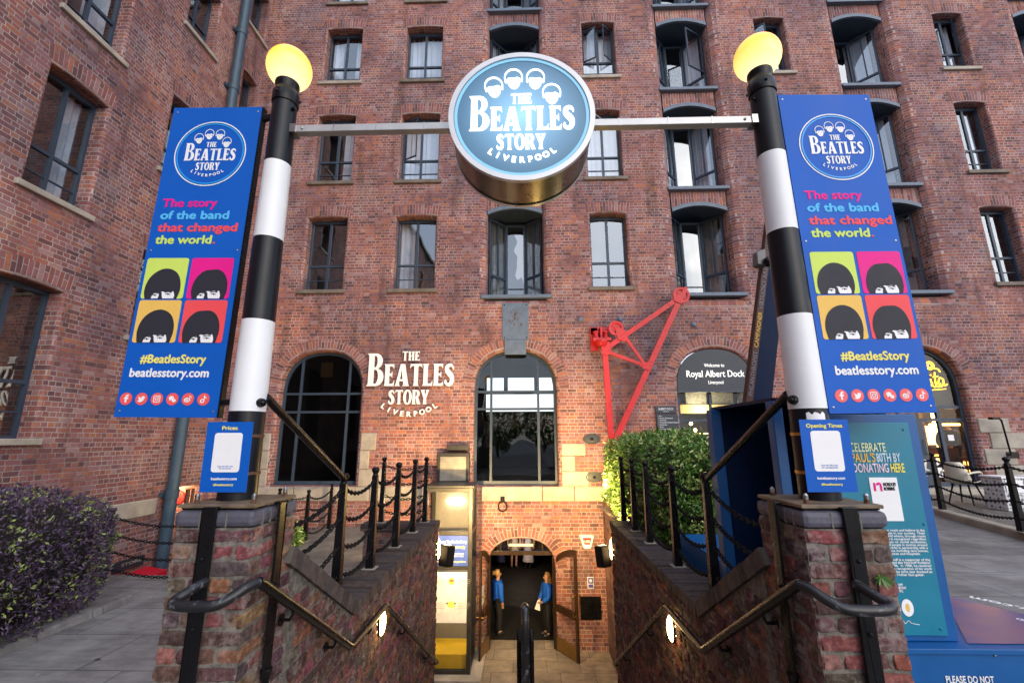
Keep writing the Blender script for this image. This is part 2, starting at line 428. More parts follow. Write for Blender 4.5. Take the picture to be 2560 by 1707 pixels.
    def build(s, name, mats, parent=None, smooth=False, bevel=0, weld=True, loc=None, ang=35):
        b = Vector(loc) if loc is not None else base_of(parent)
        me = bpy.data.meshes.new(name)
        me.from_pydata([tuple(p-b) for p in s.v], [], s.f)
        mats = mats if isinstance(mats, (list, tuple)) else [mats]
        for m in mats: me.materials.append(M[m] if isinstance(m, str) else m)
        uvl = me.uv_layers.new(name='UVMap')
        flatuv = [c for f in s.uv for p in f for c in p]
        uvl.data.foreach_set('uv', flatuv)
        me.polygons.foreach_set('material_index', s.m)
        if s.col:
            ca = me.color_attributes.new('Col', 'FLOAT_COLOR', 'CORNER')
            fl = []
            for f, c in zip(s.f, s.col): fl += [*c, 1]*len(f)
            ca.data.foreach_set('color', fl)
        if weld:
            bm = bmesh.new(); bm.from_mesh(me)
            bmesh.ops.remove_doubles(bm, verts=bm.verts, dist=1e-5)
            bmesh.ops.recalc_face_normals(bm, faces=bm.faces) if smooth or bevel else None
            bm.to_mesh(me); bm.free()
        if smooth:
            me.polygons.foreach_set('use_smooth', [True]*len(me.polygons))
            if hasattr(me, 'set_sharp_from_angle'): me.set_sharp_from_angle(angle=R(ang))
        me.update()
        o = bpy.data.objects.new(name, me)
        if loc is not None: o.location = loc; LOC[o.name] = Vector(loc)
        if bevel:
            md = o.modifiers.new('bevel', 'BEVEL'); md.width = bevel; md.segments = 2; md.limit_method = 'ANGLE'; md.angle_limit = R(40)
        link(o, parent)
        if parent is not None: LOC[o.name] = b if loc is None else LOC[o.name]
        return o

def copy_thing(o, delta, label=None):
    """a thing with copies of its parts and sub-parts, shifted"""
    c = o.copy(); COL.objects.link(c); c.location = o.location+Vector(delta)
    if label: c['label'] = label
    LOC[c.name] = LOC.get(o.name, Vector(o.location))+Vector(delta)
    for ch in list(o.children):
        d = ch.copy(); COL.objects.link(d); d.parent = c
        for g in list(ch.children):
            e = g.copy(); COL.objects.link(e); e.parent = d
    return c

def eval_mesh(o):
    COL.objects.link(o)
    dg = bpy.context.evaluated_depsgraph_get(); dg.update()
    me = bpy.data.meshes.new_from_object(o.evaluated_get(dg), depsgraph=dg)
    data = o.data
    bpy.data.objects.remove(o)
    return me

def put_mesh(me, name, mat, parent, mtx):
    b = base_of(parent)
    me.transform(Matrix.Translation(-b) @ mtx)
    me.materials.clear(); me.materials.append(M[mat] if isinstance(mat, str) else mat)
    o = bpy.data.objects.new(name, me); link(o, parent)
    if parent is not None: LOC[o.name] = b
    return o

def frame_mtx(o, rt, up):
    rt = Vector(rt).normalized(); up = Vector(up).normalized(); nr = rt.cross(up)
    return Matrix(((rt.x, up.x, nr.x, o[0]), (rt.y, up.y, nr.y, o[1]), (rt.z, up.z, nr.z, o[2]), (0, 0, 0, 1)))
UPZ = (0, 0, 1)

def text(s, size, mat, parent, o, rt=(1, 0, 0), up=UPZ, align='LEFT', bold=0, shear=0, ext=.001, name='lettering', width=None, spacing=1.0, line=1.0):
    """o: baseline origin; size is the cap height in metres"""
    cu = bpy.data.curves.new('t', 'FONT'); cu.body = s; cu.size = size/.73
    cu.align_x = align; cu.shear = shear; cu.extrude = ext; cu.resolution_u = 3
    cu.space_character = spacing; cu.space_line = line
    me = eval_mesh(bpy.data.objects.new('t', cu))
    if bold:           # heavier face: the outline is laid four more times, a hair apart
        bm = bmesh.new(); b_ = bold*size
        for i, (dx, dy) in enumerate(((0, 0), (b_, 0), (-b_, 0), (0, b_), (0, -b_))):
            m2 = me.copy(); m2.transform(Matrix.Translation((dx, dy, -i*.00016))); bm.from_mesh(m2); bpy.data.meshes.remove(m2)
        bm.to_mesh(me); bm.free()
    if width and len(me.vertices):
        xs = [v.co.x for v in me.vertices]; x0, x1 = min(xs), max(xs); k = width/(x1-x0)
        me.transform(Matrix.Scale(k, 4, Vector((1, 0, 0))))
    return put_mesh(me, name, mat, parent, frame_mtx(o, rt, up) @ Matrix.Translation((0, 0, ext)))

def shape(polys, mat, parent, mtx, ext=.001, name='lettering'):
    """polys: closed 2D loops; inner loops become holes"""
    cu = bpy.data.curves.new('s', 'CURVE'); cu.dimensions = '2D'; cu.fill_mode = 'BOTH'; cu.extrude = ext
    for p in polys:
        sp = cu.splines.new('POLY'); sp.points.add(len(p)-1)
        for q, (x, y) in zip(sp.points, p): q.co = (x, y, 0, 1)
        sp.use_cyclic_u = True
    me = eval_mesh(bpy.data.objects.new('s', cu))
    return put_mesh(me, name, mat, parent, mtx @ Matrix.Translation((0, 0, ext)))

def circ(cx, cy, rx, ry=None, n=40, a0=0, a1=360):
    ry = rx if ry is None else ry
    full = abs(a1-a0) >= 360
    return [(cx+rx*math.cos(R(a0+(a1-a0)*k/(n if full else n-1))), cy+ry*math.sin(R(a0+(a1-a0)*k/(n if full else n-1)))) for k in range(n)]
def stroke(path, wid):
    L, Rr = [], []
    for i, p in enumerate(path):
        a, b = path[max(i-1, 0)], path[min(i+1, len(path)-1)]
        d = Vector((b[0]-a[0], b[1]-a[1])).normalized(); nn = Vector((-d.y, d.x))
        w_ = (wid[i] if isinstance(wid, (list, tuple)) else wid)/2
        L.append((p[0]+nn.x*w_, p[1]+nn.y*w_)); Rr.append((p[0]-nn.x*w_, p[1]-nn.y*w_))
    return L+Rr[::-1]
def smooth2(pts, n=6):
    out = []
    for i in range(len(pts)-1):
        p0, p1, p2, p3 = pts[max(i-1, 0)], pts[i], pts[i+1], pts[min(i+2, len(pts)-1)]
        for k in range(n):
            t = k/n
            out.append(tuple(.5*((2*p1[j])+(-p0[j]+p2[j])*t+(2*p0[j]-5*p1[j]+4*p2[j]-p3[j])*t*t+(-p0[j]+3*p1[j]-3*p2[j]+p3[j])*t**3) for j in range(len(p1))))
    out.append(tuple(pts[-1])); return out
# ------------------------------------------------------------------ walls with openings
D = 12.0            # front of the main range
WX = -8.37          # face of the side range
FLOOR = -2.8        # courtyard
def wall2d(name, outer, holes, O, U, Nn, parent, mat='brick', depth=.40, rnd=.05, inmat='dark'):
    """flat wall in the (U, z) plane at O with real openings whose arrises are rounded; Nn points into the wall"""
    O, U, Nn = Vector(O), Vector(U), Vector(Nn)
    W = lambda u, v, n=0: O+U*u+Vector((0, 0, v))+Nn*n
    def offs(loop, r):
        out = []
        n = len(loop)
        area = sum(loop[i][0]*loop[(i+1) % n][1]-loop[(i+1) % n][0]*loop[i][1] for i in range(n))
        sg = 1 if area > 0 else -1
        for i in range(n):
            a, b, c = Vector(loop[i-1]), Vector(loop[i]), Vector(loop[(i+1) % n])
            d1, d2 = (b-a).normalized(), (c-b).normalized()
            n1, n2 = Vector((d1.y, -d1.x))*sg, Vector((d2.y, -d2.x))*sg
            m = (n1+n2); m = m/max(.3, m.dot(n1)) if m.length > 1e-6 else n1
            out.append(tuple(b+m*r))
        return out
    mb = MB()
    verts, edges = [], []
    loops = [outer]
    for h in holes: loops.append(offs(h['loop'], h.get('r', rnd)))
    for lp in loops:
        i = len(verts); verts += [Vector(p) for p in lp]
        edges += [(i+k, i+(k+1) % len(lp)) for k in range(len(lp))]
    vo, eo, fo, *_ = delaunay_2d_cdt(verts, edges, [], 2, 1e-5)
    def inside(x, y, lp):
        c = False
        for i in range(len(lp)):
            (xa, ya), (xb, yb) = lp[i-1], lp[i]
            if (ya > y) != (yb > y) and x < (xb-xa)*(y-ya)/(yb-ya)+xa: c = not c
        return c
    flip = U.cross(Vector((0, 0, 1))).dot(Nn) > 0
    for f in fo:
        pts = [vo[k] for k in f]
        cx = sum((p.x for p in pts))/len(pts); cy = sum((p.y for p in pts))/len(pts)
        if any(inside(cx, cy, lp) for lp in loops[1:]): continue
        q = [W(p.x, p.y) for p in pts]; uv = [(p.x, p.y) for p in pts]
        mb.face(q if not flip else q[::-1], 0, uv if not flip else uv[::-1])
    for h in holes:
        r = h.get('r', rnd); dp = h.get('depth', depth)
        rings = [(offs(h['loop'], r*(1-math.sin(a))), r*(1-math.cos(a))) for a in (0, R(30), R(60), R(90))] + [(h['loop'], dp)]
        for (l0, d0), (l1, d1) in zip(rings, rings[1:]):
            n = len(l0)
            for k in range(n):
                j = (k+1) % n
                vert = abs(l0[j][1]-l0[k][1]) > abs(l0[j][0]-l0[k][0])
                if vert: uv = [(d0, l0[k][1]), (d0, l0[j][1]), (d1, l1[j][1]), (d1, l1[k][1])]
                else: uv = [(l0[k][0], d0), (l0[j][0], d0), (l1[j][0], d1), (l1[k][0], d1)]
                mb.face([W(*l0[k], d0), W(*l0[j], d0), W(*l1[j], d1), W(*l1[k], d1)], 0 if not h.get('soffit') or vert else 0, uv)
    return mb.build(name, mat, parent, weld=True)

def rect_loop(x0, x1, z0, z1, camber=.05):
    top = [(x1+(x0-x1)*t, z1-camber+camber*4*t*(1-t)) for t in [k/6 for k in range(7)]] if camber else [(x1, z1), (x0, z1)]
    return [(x0, z0), (x1, z0)]+top
def arch_loop(x0, x1, z0, zs, zc, n=14):
    """upright jambs, three-centred (basket) arch"""
    cx, rx, rz = (x0+x1)/2, (x1-x0)/2, zc-zs
    pts = [(x0, z0), (x1, z0)]
    for k in range(n+1):
        a = PI*k/n
        s_, c_ = math.sin(a), math.cos(a)
        e = .86
        pts.append((cx+rx*math.copysign(abs(c_)**e, c_), zs+rz*abs(s_)**e))
    return pts

building = thing('brick_warehouse', 'large red brick dock warehouse with rows of dark framed windows around the sunken entrance', 'building', (0, D, 0))

def voussoirs(name, inner, thick, W, parent, proud=.003):
    """band of radiating bricks along an arch; W maps (u, v, n) to the world"""
    mb = MB(); acc = 0
    cx = sum(p[0] for p in inner)/len(inner)
    outp = []
    for i, p in enumerate(inner):
        a, b = Vector(inner[max(i-1, 0)]), Vector(inner[min(i+1, len(inner)-1)])
        d = (b-a).normalized(); nn = Vector((d.y, -d.x))
        if nn.y < 0: nn = -nn
        outp.append((p[0]+nn.x*thick, p[1]+nn.y*thick))
    for i in range(len(inner)-1):
        l = (Vector(inner[i+1])-Vector(inner[i])).length
        lo = (Vector(outp[i+1])-Vector(outp[i])).length
        mb.face([W(*inner[i], -proud), W(*inner[i+1], -proud), W(*outp[i+1], -proud), W(*outp[i], -proud)], 0, [(0, acc), (0, acc+l), (thick, acc+l), (thick, acc)])
        acc += l
    return mb.build(name, 'soldier', parent)

def window(x0, x1, z0, z1, O=(0, D, 0), U=(1, 0, 0), Nn=(0, 1, 0), curt=1, glow=0, opened=0, camber=.05, sill=True, transom=.36, inner='dark', lintel=True, refl='glass', sillm='sill', lab=None):
    O, U, Nn = Vector(O), Vector(U), Vector(Nn)
    W = lambda u, v, n=0: O+U*u+Vector((0, 0, v))+Nn*n
    def bx(mb, u0, u1, v0, v1, n0, n1, mi=0):
        c = [W(u0, v0, n0), W(u1, v0, n0), W(u1, v0, n1), W(u0, v0, n1), W(u0, v1, n0), W(u1, v1, n0), W(u1, v1, n1), W(u0, v1, n1)]
        mb.hexa(c, mi)
    d0, d1 = .27, .35
    t = .05
    mb = MB()
    bx(mb, x0, x0+t, z0, z1, d0, d1); bx(mb, x1-t, x1, z0, z1, d0, d1)
    bx(mb, x0+t, x1-t, z1-camber-t, z1, d0, d1); bx(mb, x0+t, x1-t, z0, z0+t, d0, d1)
    zt = z0+(z1-z0)*transom; xm = (x0+x1)/2
    bx(mb, xm-.035, xm+.035, z0+t, z1-camber-t, d0+.01, d1-.01)
    bx(mb, x0+t, x1-t, zt-.03, zt+.03, d0+.005, d1-.005)
    zb = z0+(zt-z0)*.47
    bx(mb, x0+t, x1-t, zb-.012, zb+.012, d0+.02, d1-.02)
    f = mb.build('window', 'frame', building)
    if lab: f['label'] = lab
    g = MB(); sides = []
    for k, (a, b) in enumerate(((x0+t, xm-.035), (xm+.035, x1-t))):
        g.face([W(a, z0+t, d0+.04), W(b, z0+t, d0+.04), W(b, zt-.03, d0+.04), W(a, zt-.03, d0+.04)])
        if not (opened >> k) & 1:
            g.face([W(a, zt+.03, d0+.04), W(b, zt+.03, d0+.04), W(b, z1-camber-t, d0+.04), W(a, z1-camber-t, d0+.04)])
    g.build('pane', refl, f, weld=False)
    for k, (a, b) in enumerate(((x0+t, xm-.035), (xm+.035, x1-t))):
        if (opened >> k) & 1:      # casement pushed outwards
            c = MB(); w_, h_ = b-a, z1-camber-t-zt-.03; s_ = .035
            hu = a if k == 0 else b
            ang = R(28+14*k); sg = 1 if k == 0 else -1
            Wc = lambda u, v, n=0: W(hu, zt+.03, d0+.02)+U*(sg*u*math.cos(ang)-sg*0)+Nn*(-u*math.sin(ang)+n)+Vector((0, 0, v))
            def cb(u0, u1, v0, v1):
                c.hexa([Wc(u0, v0, -.02), Wc(u1, v0, -.02), Wc(u1, v0, .02), Wc(u0, v0, .02), Wc(u0, v1, -.02), Wc(u1, v1, -.02), Wc(u1, v1, .02), Wc(u0, v1, .02)], 0)
            cb(0, s_, 0, h_); cb(w_-s_, w_, 0, h_); cb(s_, w_-s_, 0, s_); cb(s_, w_-s_, h_-s_, h_)
            c.face([Wc(s_, s_), Wc(w_-s_, s_), Wc(w_-s_, h_-s_), Wc(s_, h_-s_)], 1)
            c.build('casement', ['frame', refl], f, weld=False)
    if sill:
        s = MB(); bx(s, x0-.13, x1+.13, z0-.11, z0-.001, -.07, d0); s.build('sill', sillm, f, bevel=.012)
    # the room behind: side walls, ceiling, floor, back
    rm = MB(); dd = 1.1
    a, b, lo, hi = x0-.25, x1+.25, z0-.15, z1+.1
    for q in ([W(a,lo,dd),W(b,lo,dd),W(b,hi,dd),W(a,hi,dd)], [W(a,lo,.395),W(a,lo,dd),W(a,hi,dd),W(a,hi,.395)], [W(b,lo,dd),W(b,lo,.395),W(b,hi,.395),W(b,hi,dd)],
              [W(a,hi,.395),W(a,hi,dd),W(b,hi,dd),W(b,hi,.395)], [W(a,lo,dd),W(a,lo,.395),W(b,lo,.395),W(b,lo,dd)]): rm.face(q)
    rm.build('room_lining', inner, f)
    if curt:
        cu = MB(); nseg = 22
        spans = {1: [(x0, x1)], 2: [(x0, x0+(x1-x0)*.38)], 3: [(x0, x0+(x1-x0)*.3), (x1-(x1-x0)*.3, x1)], 4: [(x1-(x1-x0)*.45, x1)]}[curt]
        for (a, b) in spans:
            k_ = max(6, int(nseg*(b-a)/(x1-x0)))
            ph = random.random()*6
            pr = None
            for k in range(k_+1):
                u_ = a+(b-a)*k/k_; n_ = .56+.045*math.sin(k*2.1+ph)+.02*math.sin(k*5.3)
                if pr: cu.face([W(pr[0], z0, pr[1]), W(u_, z0, n_), W(u_, z1, n_), W(pr[0], z1, pr[1])])
                pr = (u_, n_)
        cu.build('curtain', 'curtain' if inner != 'room' else 'curtain', f, smooth=True, ang=80)
    if glow:
        gb = MB(); gb.lathe([(.0, 0), (.07, 0), (.05, .13), (0, .13)], W(x0+.3, z0+.42+.05, .8), 10)
        gb.build('table_lamp', GLOW, f)
    if lintel:
        top = [(x0-.10+(x1-x0+.2)*k/6, z1-camber+camber*4*(k/6)*(1-k/6)+.052) for k in range(7)]
        voussoirs('lintel', top, .30, W, building)
    return f
GLOW = emit('warm lamp shade', (1, .55, .14), 9)

HOLES = []
WINS = []
def fw(x0, x1, z0, z1, **k):
    HOLES.append({'loop': rect_loop(x0, x1, z0, z1), 'r': .05 if z0 > 8 else .07})
    WINS.append(((x0, x1, z0, z1), k))
ROWS = ((6.37, 8.66), (9.82, 12.16), (13.38, 15.46), (16.48, 18.4))
COLS = ((-6.36, -5.2), (-3.72, -2.54), (2.0, 3.05), (7.55, 8.5), (13.2, 14.12))
spec = {(0, 0): dict(curt=0), (1, 0): dict(curt=2, glow=1), (2, 0): dict(curt=0), (3, 0): dict(curt=1), (4, 0): dict(curt=2),
        (0, 1): dict(curt=4), (1, 1): dict(curt=1, opened=1), (2, 1): dict(curt=1), (3, 1): dict(curt=1), (4, 1): dict(curt=3),
        (0, 2): dict(curt=3), (1, 2): dict(curt=1), (2, 2): dict(curt=1, opened=3), (3, 2): dict(curt=1, opened=1), (4, 2): dict(curt=1, opened=2),
        (0, 3): dict(curt=1), (1, 3): dict(curt=1), (2, 3): dict(curt=1), (3, 3): dict(curt=1), (4, 3): dict(curt=1)}
for c, (x0, x1) in enumerate(COLS):
    for r_, (z0, z1) in enumerate(ROWS):
        fw(x0, x1, z0, z1, sillm='sandstone' if (c in (0, 2, 3, 4) and r_ == 2) else 'sill', **spec[(c, r_)])

# loading bays: tall openings with a cast beam over and under and canted french windows set back
BAYS = []
def bay(x0, x1, z0, zs, zc, opened=0, lamp=0, curt='curtain'):
    BAYS.append((x0, x1, z0, zs, zc, opened, lamp, curt))
BR = ((6.16, 8.86, 9.04), (9.5, 12.25, 12.46), (12.95, 15.48, 15.68), (16.14, 18.3, 18.5))
for bi, (x0, x1) in enumerate(((-1.02, .62), (4.46, 6.08), (10.12, 11.7), (15.85, 17.4))):
    HOLES.append({'loop': [(x0, 6.06), (x1, 6.06), (x1, 19.0), (x0, 19.0)], 'r': .2 if bi == 0 else .30, 'depth': .72})
    for ri, (a, b, c) in enumerate(BR):
        bay(x0, x1, a, b, c, opened=(bi == 1 and ri == 2), lamp=(bi == 1 and ri == 0), curt='curtain_dark' if ri == 0 else 'curtain')

# big arches at terrace level, cellar door
ARCH = [(-6.68, -4.42, 1.0, 3.5, 4.58), (-1.33, .90, 1.0, 3.5, 4.58), (4.14, 6.24, .90, 3.5, 4.58), (9.42, 11.68, .95, 3.5, 4.58), (14.7, 16.9, .95, 3.5, 4.58)]
for a in ARCH: HOLES.append({'loop': arch_loop(*a), 'r': .09, 'depth': .36})
DOOR = (-.93, .77, FLOOR-.0, -.98, -.27)
HOLES.append({'loop': arch_loop(DOOR[0], DOOR[1], FLOOR+.001, DOOR[3], DOOR[4], 12), 'r': .04, 'depth': .5})
wall2d('front_wall', [(WX, FLOOR-.2), (20, FLOOR-.2), (20, 19.5), (WX, 19.5)], HOLES, (0, D, 0), (1, 0, 0), (0, 1, 0), building)
for (a, k) in WINS: window(*a, **k)

FW = lambda u, v, n=0: Vector((u, D+n, v))
for i, a in enumerate(ARCH):
    lp = arch_loop(*a)[2:]
    lp = [(x+(x-(a[0]+a[1])/2)*.075, z+.092*math.sin(PI*k/(len(lp)-1))+0) for k, (x, z) in enumerate(lp)]
    voussoirs('arch_ring', lp, .25, FW, building)
lp = arch_loop(DOOR[0], DOOR[1], FLOOR, DOOR[3], DOOR[4], 12)[2:]
lp = [(x*1.06+.005, z+.042*math.sin(PI*k/(len(lp)-1))) for k, (x, z) in enumerate(lp)]
voussoirs('arch_ring', lp, .24, FW, building)

def bay_parts(x0, x1, z0, zs, zc, opened, lamp, curt):
    w = x1-x0; xm = (x0+x1)/2; hw = .30
    # beams
    mb = MB(); n = 12; T_ = .12; BN = .13
    for k in range(n):
        u0, u1 = x0+.004+(w-.008)*k/n, x0+.004+(w-.008)*(k+1)/n
        f = lambda u: zs+(zc-zs)*4*((u-x0)/w)*(1-(u-x0)/w)-.004
        mb.hexa([FW(u0, f(u0)-T_, BN), FW(u1, f(u1)-T_, BN), FW(u1, f(u1)-T_, BN+.08), FW(u0, f(u0)-T_, BN+.08), FW(u0, f(u0), BN), FW(u1, f(u1), BN), FW(u1, f(u1), BN+.08), FW(u0, f(u0), BN+.08)])
        mb.hexa([FW(u0, f(u0)-T_+.03, BN+.08), FW(u1, f(u1)-T_+.03, BN+.08), FW(u1, f(u1)-T_+.03, 1.3), FW(u0, f(u0)-T_+.03, 1.3), FW(u0, f(u0)-.05, BN+.08), FW(u1, f(u1)-.05, BN+.08), FW(u1, f(u1)-.05, 1.3), FW(u0, f(u0)-.05, 1.3)], 1)
    b = mb.build('loading_bay', ['steel', 'frame'], building)
    s = MB(); s.box((x0-.10, D+.03, z0-.10), (x1+.10, D+.62, z0+.002)) if z0 > 7 else s.box((x0-.16, D-.05, z0-.10), (x1+.22, D+.62, z0+.002)); s.build('sill_beam', 'steel', b, bevel=.01)
    # frames: side lights run back from the jambs to a narrow middle light
    fy, by = .50, 1.02
    pts = [(x0+.02, fy), (xm-hw, by), (xm+hw, by), (x1-.02, fy)]
    fr = MB(); gl = MB()
    H = zs-.06
    for k in range(3):
        p, q = Vector((*pts[k], 0)), Vector((*pts[k+1], 0))
        P = lambda t, v, off=0: FW(*(lambda c: (c.x, v, c.y))(p+(q-p)*t+Vector((-(q-p).normalized().y, (q-p).normalized().x, 0))*off))
        L = (q-p).length; a = .055/L
        def bar(t0, t1, v0, v1):
            fr.hexa([P(t0, v0, -.03), P(t1, v0, -.03), P(t1, v0, .03), P(t0, v0, .03), P(t0, v1, -.03), P(t1, v1, -.03), P(t1, v1, .03), P(t0, v1, .03)])
        bar(0, a, z0, H); bar(1-a, 1, z0, H); bar(a, 1-a, H-.07, H); bar(a, 1-a, z0+.01, z0+.07)
        bar(a, 1-a, z0+.50, z0+.53) if k == 1 else None
        if k != 1: bar(a, 1-a, z0+.78, z0+.85); bar(.52-a*.3, .52+a*.3, z0+.85, H-.07) if not (opened and k == 2) else None
        if not (opened and k == 2):
            gl.face([P(a, z0+.07), P(1-a, z0+.07), P(1-a, H-.07), P(a, H-.07)])
        else:
            gl.face([P(a, z0+.07), P(1-a, z0+.07), P(1-a, z0+.78), P(a, z0+.78)])
    fr.build('frame', 'frame', b); gl.build('pane', 'glass', b, weld=False)
    if opened:
        c = MB(); p0 = FW(x1-.06, z0+.9, .50); d = Vector((-.62, -.34, 0)).normalized(); h_ = H-z0-1.0; L = .72
        for (t0, t1, v0, v1) in ((0, .04, 0, h_), (L-.04, L, 0, h_), (.04, L-.04, 0, .04), (.04, L-.04, h_-.04, h_)):
            nn = Vector((-d.y, d.x, 0))*.02
            c.hexa([p0+d*t0+nn+Vector((0, 0, v0)), p0+d*t1+nn+Vector((0, 0, v0)), p0+d*t1-nn+Vector((0, 0, v0)), p0+d*t0-nn+Vector((0, 0, v0)),
                    p0+d*t0+nn+Vector((0, 0, v1)), p0+d*t1+nn+Vector((0, 0, v1)), p0+d*t1-nn+Vector((0, 0, v1)), p0+d*t0-nn+Vector((0, 0, v1))])
        c.face([p0+d*.04+Vector((0, 0, .04)), p0+d*(L-.04)+Vector((0, 0, .04)), p0+d*(L-.04)+Vector((0, 0, h_-.04)), p0+d*.04+Vector((0, 0, h_-.04))], 1)
        c.build('casement', ['frame', 'glass'], b, weld=False)
    cu = MB()
    for (ua, na, ub, nb, cnt) in ((x0+.08, .72, xm-hw, 1.22, 14), (xm+hw, 1.22, x1-.08, .72, 14)):
        pr = None
        for k in range(cnt+1):
            t = k/cnt; u = ua+(ub-ua)*t; n_ = na+(nb-na)*t+.04*math.sin(k*2.2)
            if pr: cu.face([FW(pr[0], z0, pr[1]), FW(u, z0, n_), FW(u, H, n_), FW(pr[0], H, pr[1])])
            pr = (u, n_)
    cu.build('curtain', curt, b, smooth=True, ang=80)
    rm = MB(); a_, b_, hi, dd = x0-.2, x1+.2, zc+.02, 1.9
    for q in ([FW(a_,z0,dd),FW(b_,z0,dd),FW(b_,hi,dd),FW(a_,hi,dd)], [FW(a_,z0,.55),FW(a_,z0,dd),FW(a_,hi,dd),FW(a_,hi,.55)], [FW(b_,z0,dd),FW(b_,z0,.55),FW(b_,hi,.55),FW(b_,hi,dd)],
              [FW(a_,hi,.55),FW(a_,hi,dd),FW(b_,hi,dd),FW(b_,hi,.55)], [FW(a_,z0,dd),FW(a_,z0,.55),FW(b_,z0,.55),FW(b_,z0,dd)]): rm.face(q)
    rm.build('room_lining', 'dark', b)
    if lamp:
        gb = MB(); gb.lathe([(0, 0), (.06, 0), (.045, .12), (0, .12)], FW(xm+hw+.12, z0+1.0, 1.2), 10); gb.build('table_lamp', GLOW, b)
    # pull handles on the jambs
    for xx, sg in ((x0, 1), (x1, -1)):
        hb = MB(); hb.tube([FW(xx+sg*.0, z0+1.05, .22), FW(xx+sg*.07, z0+1.05, .20), FW(xx+sg*.07, z0+1.4, .20), FW(xx, z0+1.4, .22)], .012, 6)
        hb.build('grab_handle', 'black', b)
for bb in BAYS: bay_parts(*bb)

# brick panels between the storeys of each bay, set back behind the rounded jambs
tops = {b_[2]: a_[4] for a_, b_ in zip(BAYS, BAYS[1:]) if a_[0] == b_[0]}
for (x0, x1, z0, zs, zc, *_) in BAYS:
    z1_ = {BR[0][0]: BR[1][0], BR[1][0]: BR[2][0], BR[2][0]: BR[3][0], BR[3][0]: 19.2}[z0]-.101
    mb = MB(); n = 12; n_ = .17; w = x1-x0
    f = lambda u: zs+(zc-zs)*4*((u-x0)/w)*(1-(u-x0)/w)-.02
    for k in range(n):
        a, b = x0+.001+(w-.002)*k/n, x0+.001+(w-.002)*(k+1)/n
        mb.face([FW(a, f(a), n_), FW(b, f(b), n_), FW(b, z1_, n_), FW(a, z1_, n_)], 0, [(f(a), a), (f(b), b), (z1_, b), (z1_, a)])
    mb.build('brick_panel', 'soldier', building)

# sandstone plinth band and quoins
def stone(a, b):
    q = MB(); q.box(a, b); q.build('stone_block', 'sandstone', building, bevel=.02)
for (a, b) in ((-7.9, -6.02), (-6.0, -4.02), (-4.0, -2.46), (-1.1, .46), (.48, 1.28), (1.30, 2.6)):
    stone((a, D-.035, .62), (b, D+.1, .975))
for (a, b, c, d) in ((.99, 1.62, 1.75, 2.06), (.99, 1.33, 1.36, 1.74), (.99, 1.66, .985, 1.35), (-4.33, -3.92, 1.9, 2.35), (-4.33, -4.08, 1.42, 1.89), (-4.33, -3.62, .985, 1.41),
                     (-7.12, -6.77, 1.9, 2.35), (-7.0, -6.77, 1.42, 1.89), (-7.2, -6.77, .985, 1.41), (11.78, 12.55, 2.3, 2.66), (12.0, 12.9, 1.9, 2.29), (11.78, 12.55, 1.5, 1.89), (11.95, 12.7, 1.05, 1.49)):
    stone((a, D-.03, c), (b, D+.1, d))

# arched windows and shop fronts
def arch_front(a, mull, trans, door=False, glassm='glass_dark', dep=.22, frm='frame'):
    x0, x1, z0, zs, zc = a
    t = .07
    lp = arch_loop(*a, n=20)
    ins = [(x0+t, z0+t*1.4), (x1-t, z0+t*1.4)]+[((x0+x1)/2+(x-(x0+x1)/2)*(1-2*t/(x1-x0)), z-t) for (x, z) in lp[2:]]
    mb = MB()
    for k in range(len(lp)):
        j = (k+1) % len(lp)
        mb.hexa([FW(*lp[k], dep), FW(*lp[j], dep), FW(*lp[j], dep+.09), FW(*lp[k], dep+.09), FW(*ins[k], dep), FW(*ins[j], dep), FW(*ins[j], dep+.09), FW(*ins[k], dep+.09)])
    def top(x):
        c = abs(x-(x0+x1)/2)/((x1-x0)/2); return zs+(zc-zs)*max(0, 1-c**2.3)**.42-t
    for (x, za) in mull: mb.box((x-.032, D+dep+.008, z0+t), (x+.032, D+dep+.082, top(x) if za is None else za))
    for z in trans: mb.box((x0+t, D+dep+.012, z-.03), (x1-t, D+dep+.078, z+.03))
    f = mb.build('arched_window', frm, building)
    g = MB(); g.face([FW(x, z, dep+.05) for (x, z) in ins]); g.build('pane', glassm, f)
    return f
archL = arch_front(ARCH[0], [(-6.2, None), (-4.85, None)], [2.92, 3.42])
archC = arch_front(ARCH[1], [(-.88, None), (.41, None)], [2.98, 3.45], glassm=glass('entrance window glass', (.96, .97, .98), .06))
# room behind the middle arch: daylight comes through high openings on the dock side
rm = MB(); x0, x1, lo, hi, dd = -3.6, 3.4, .9, 5.6, 9.0
for q in ([FW(x0,lo,.36),FW(x0,lo,dd),FW(x0,hi,dd),FW(x0,hi,.36)], [FW(x1,lo,dd),FW(x1,lo,.36),FW(x1,hi,.36),FW(x1,hi,dd)], [FW(x0,hi,.36),FW(x0,hi,dd),FW(x1,hi,dd),FW(x1,hi,.36)], [FW(x0,lo,dd),FW(x0,lo,.36),FW(x1,lo,.36),FW(x1,lo,dd)]): rm.face(q)
for (a, b, c, d) in ((x0, x1, lo, 3.42), (x0, x1, 4.22, 4.4), (x0, x1, 5.0, hi), (x0, -1.75, 3.42, 4.22), (1.72, x1, 3.42, 4.22), (x0, -1.72, 4.4, 5.0), (-.92, -.72, 4.4, 5.0), (.52, .72, 4.4, 5.0), (1.6, x1, 4.4, 5.0)):
    rm.face([FW(a, c, dd), FW(b, c, dd), FW(b, d, dd), FW(a, d, dd)])
rm.build('room_lining', 'dark', archC)
bk = MB(); bk.face([FW(-9.8, .9, 1.3), FW(-3.6, .9, 1.3), FW(-3.6, 4.9, 1.3), FW(-9.8, 4.9, 1.3)]); bk.build('room_lining', 'dark', archL)
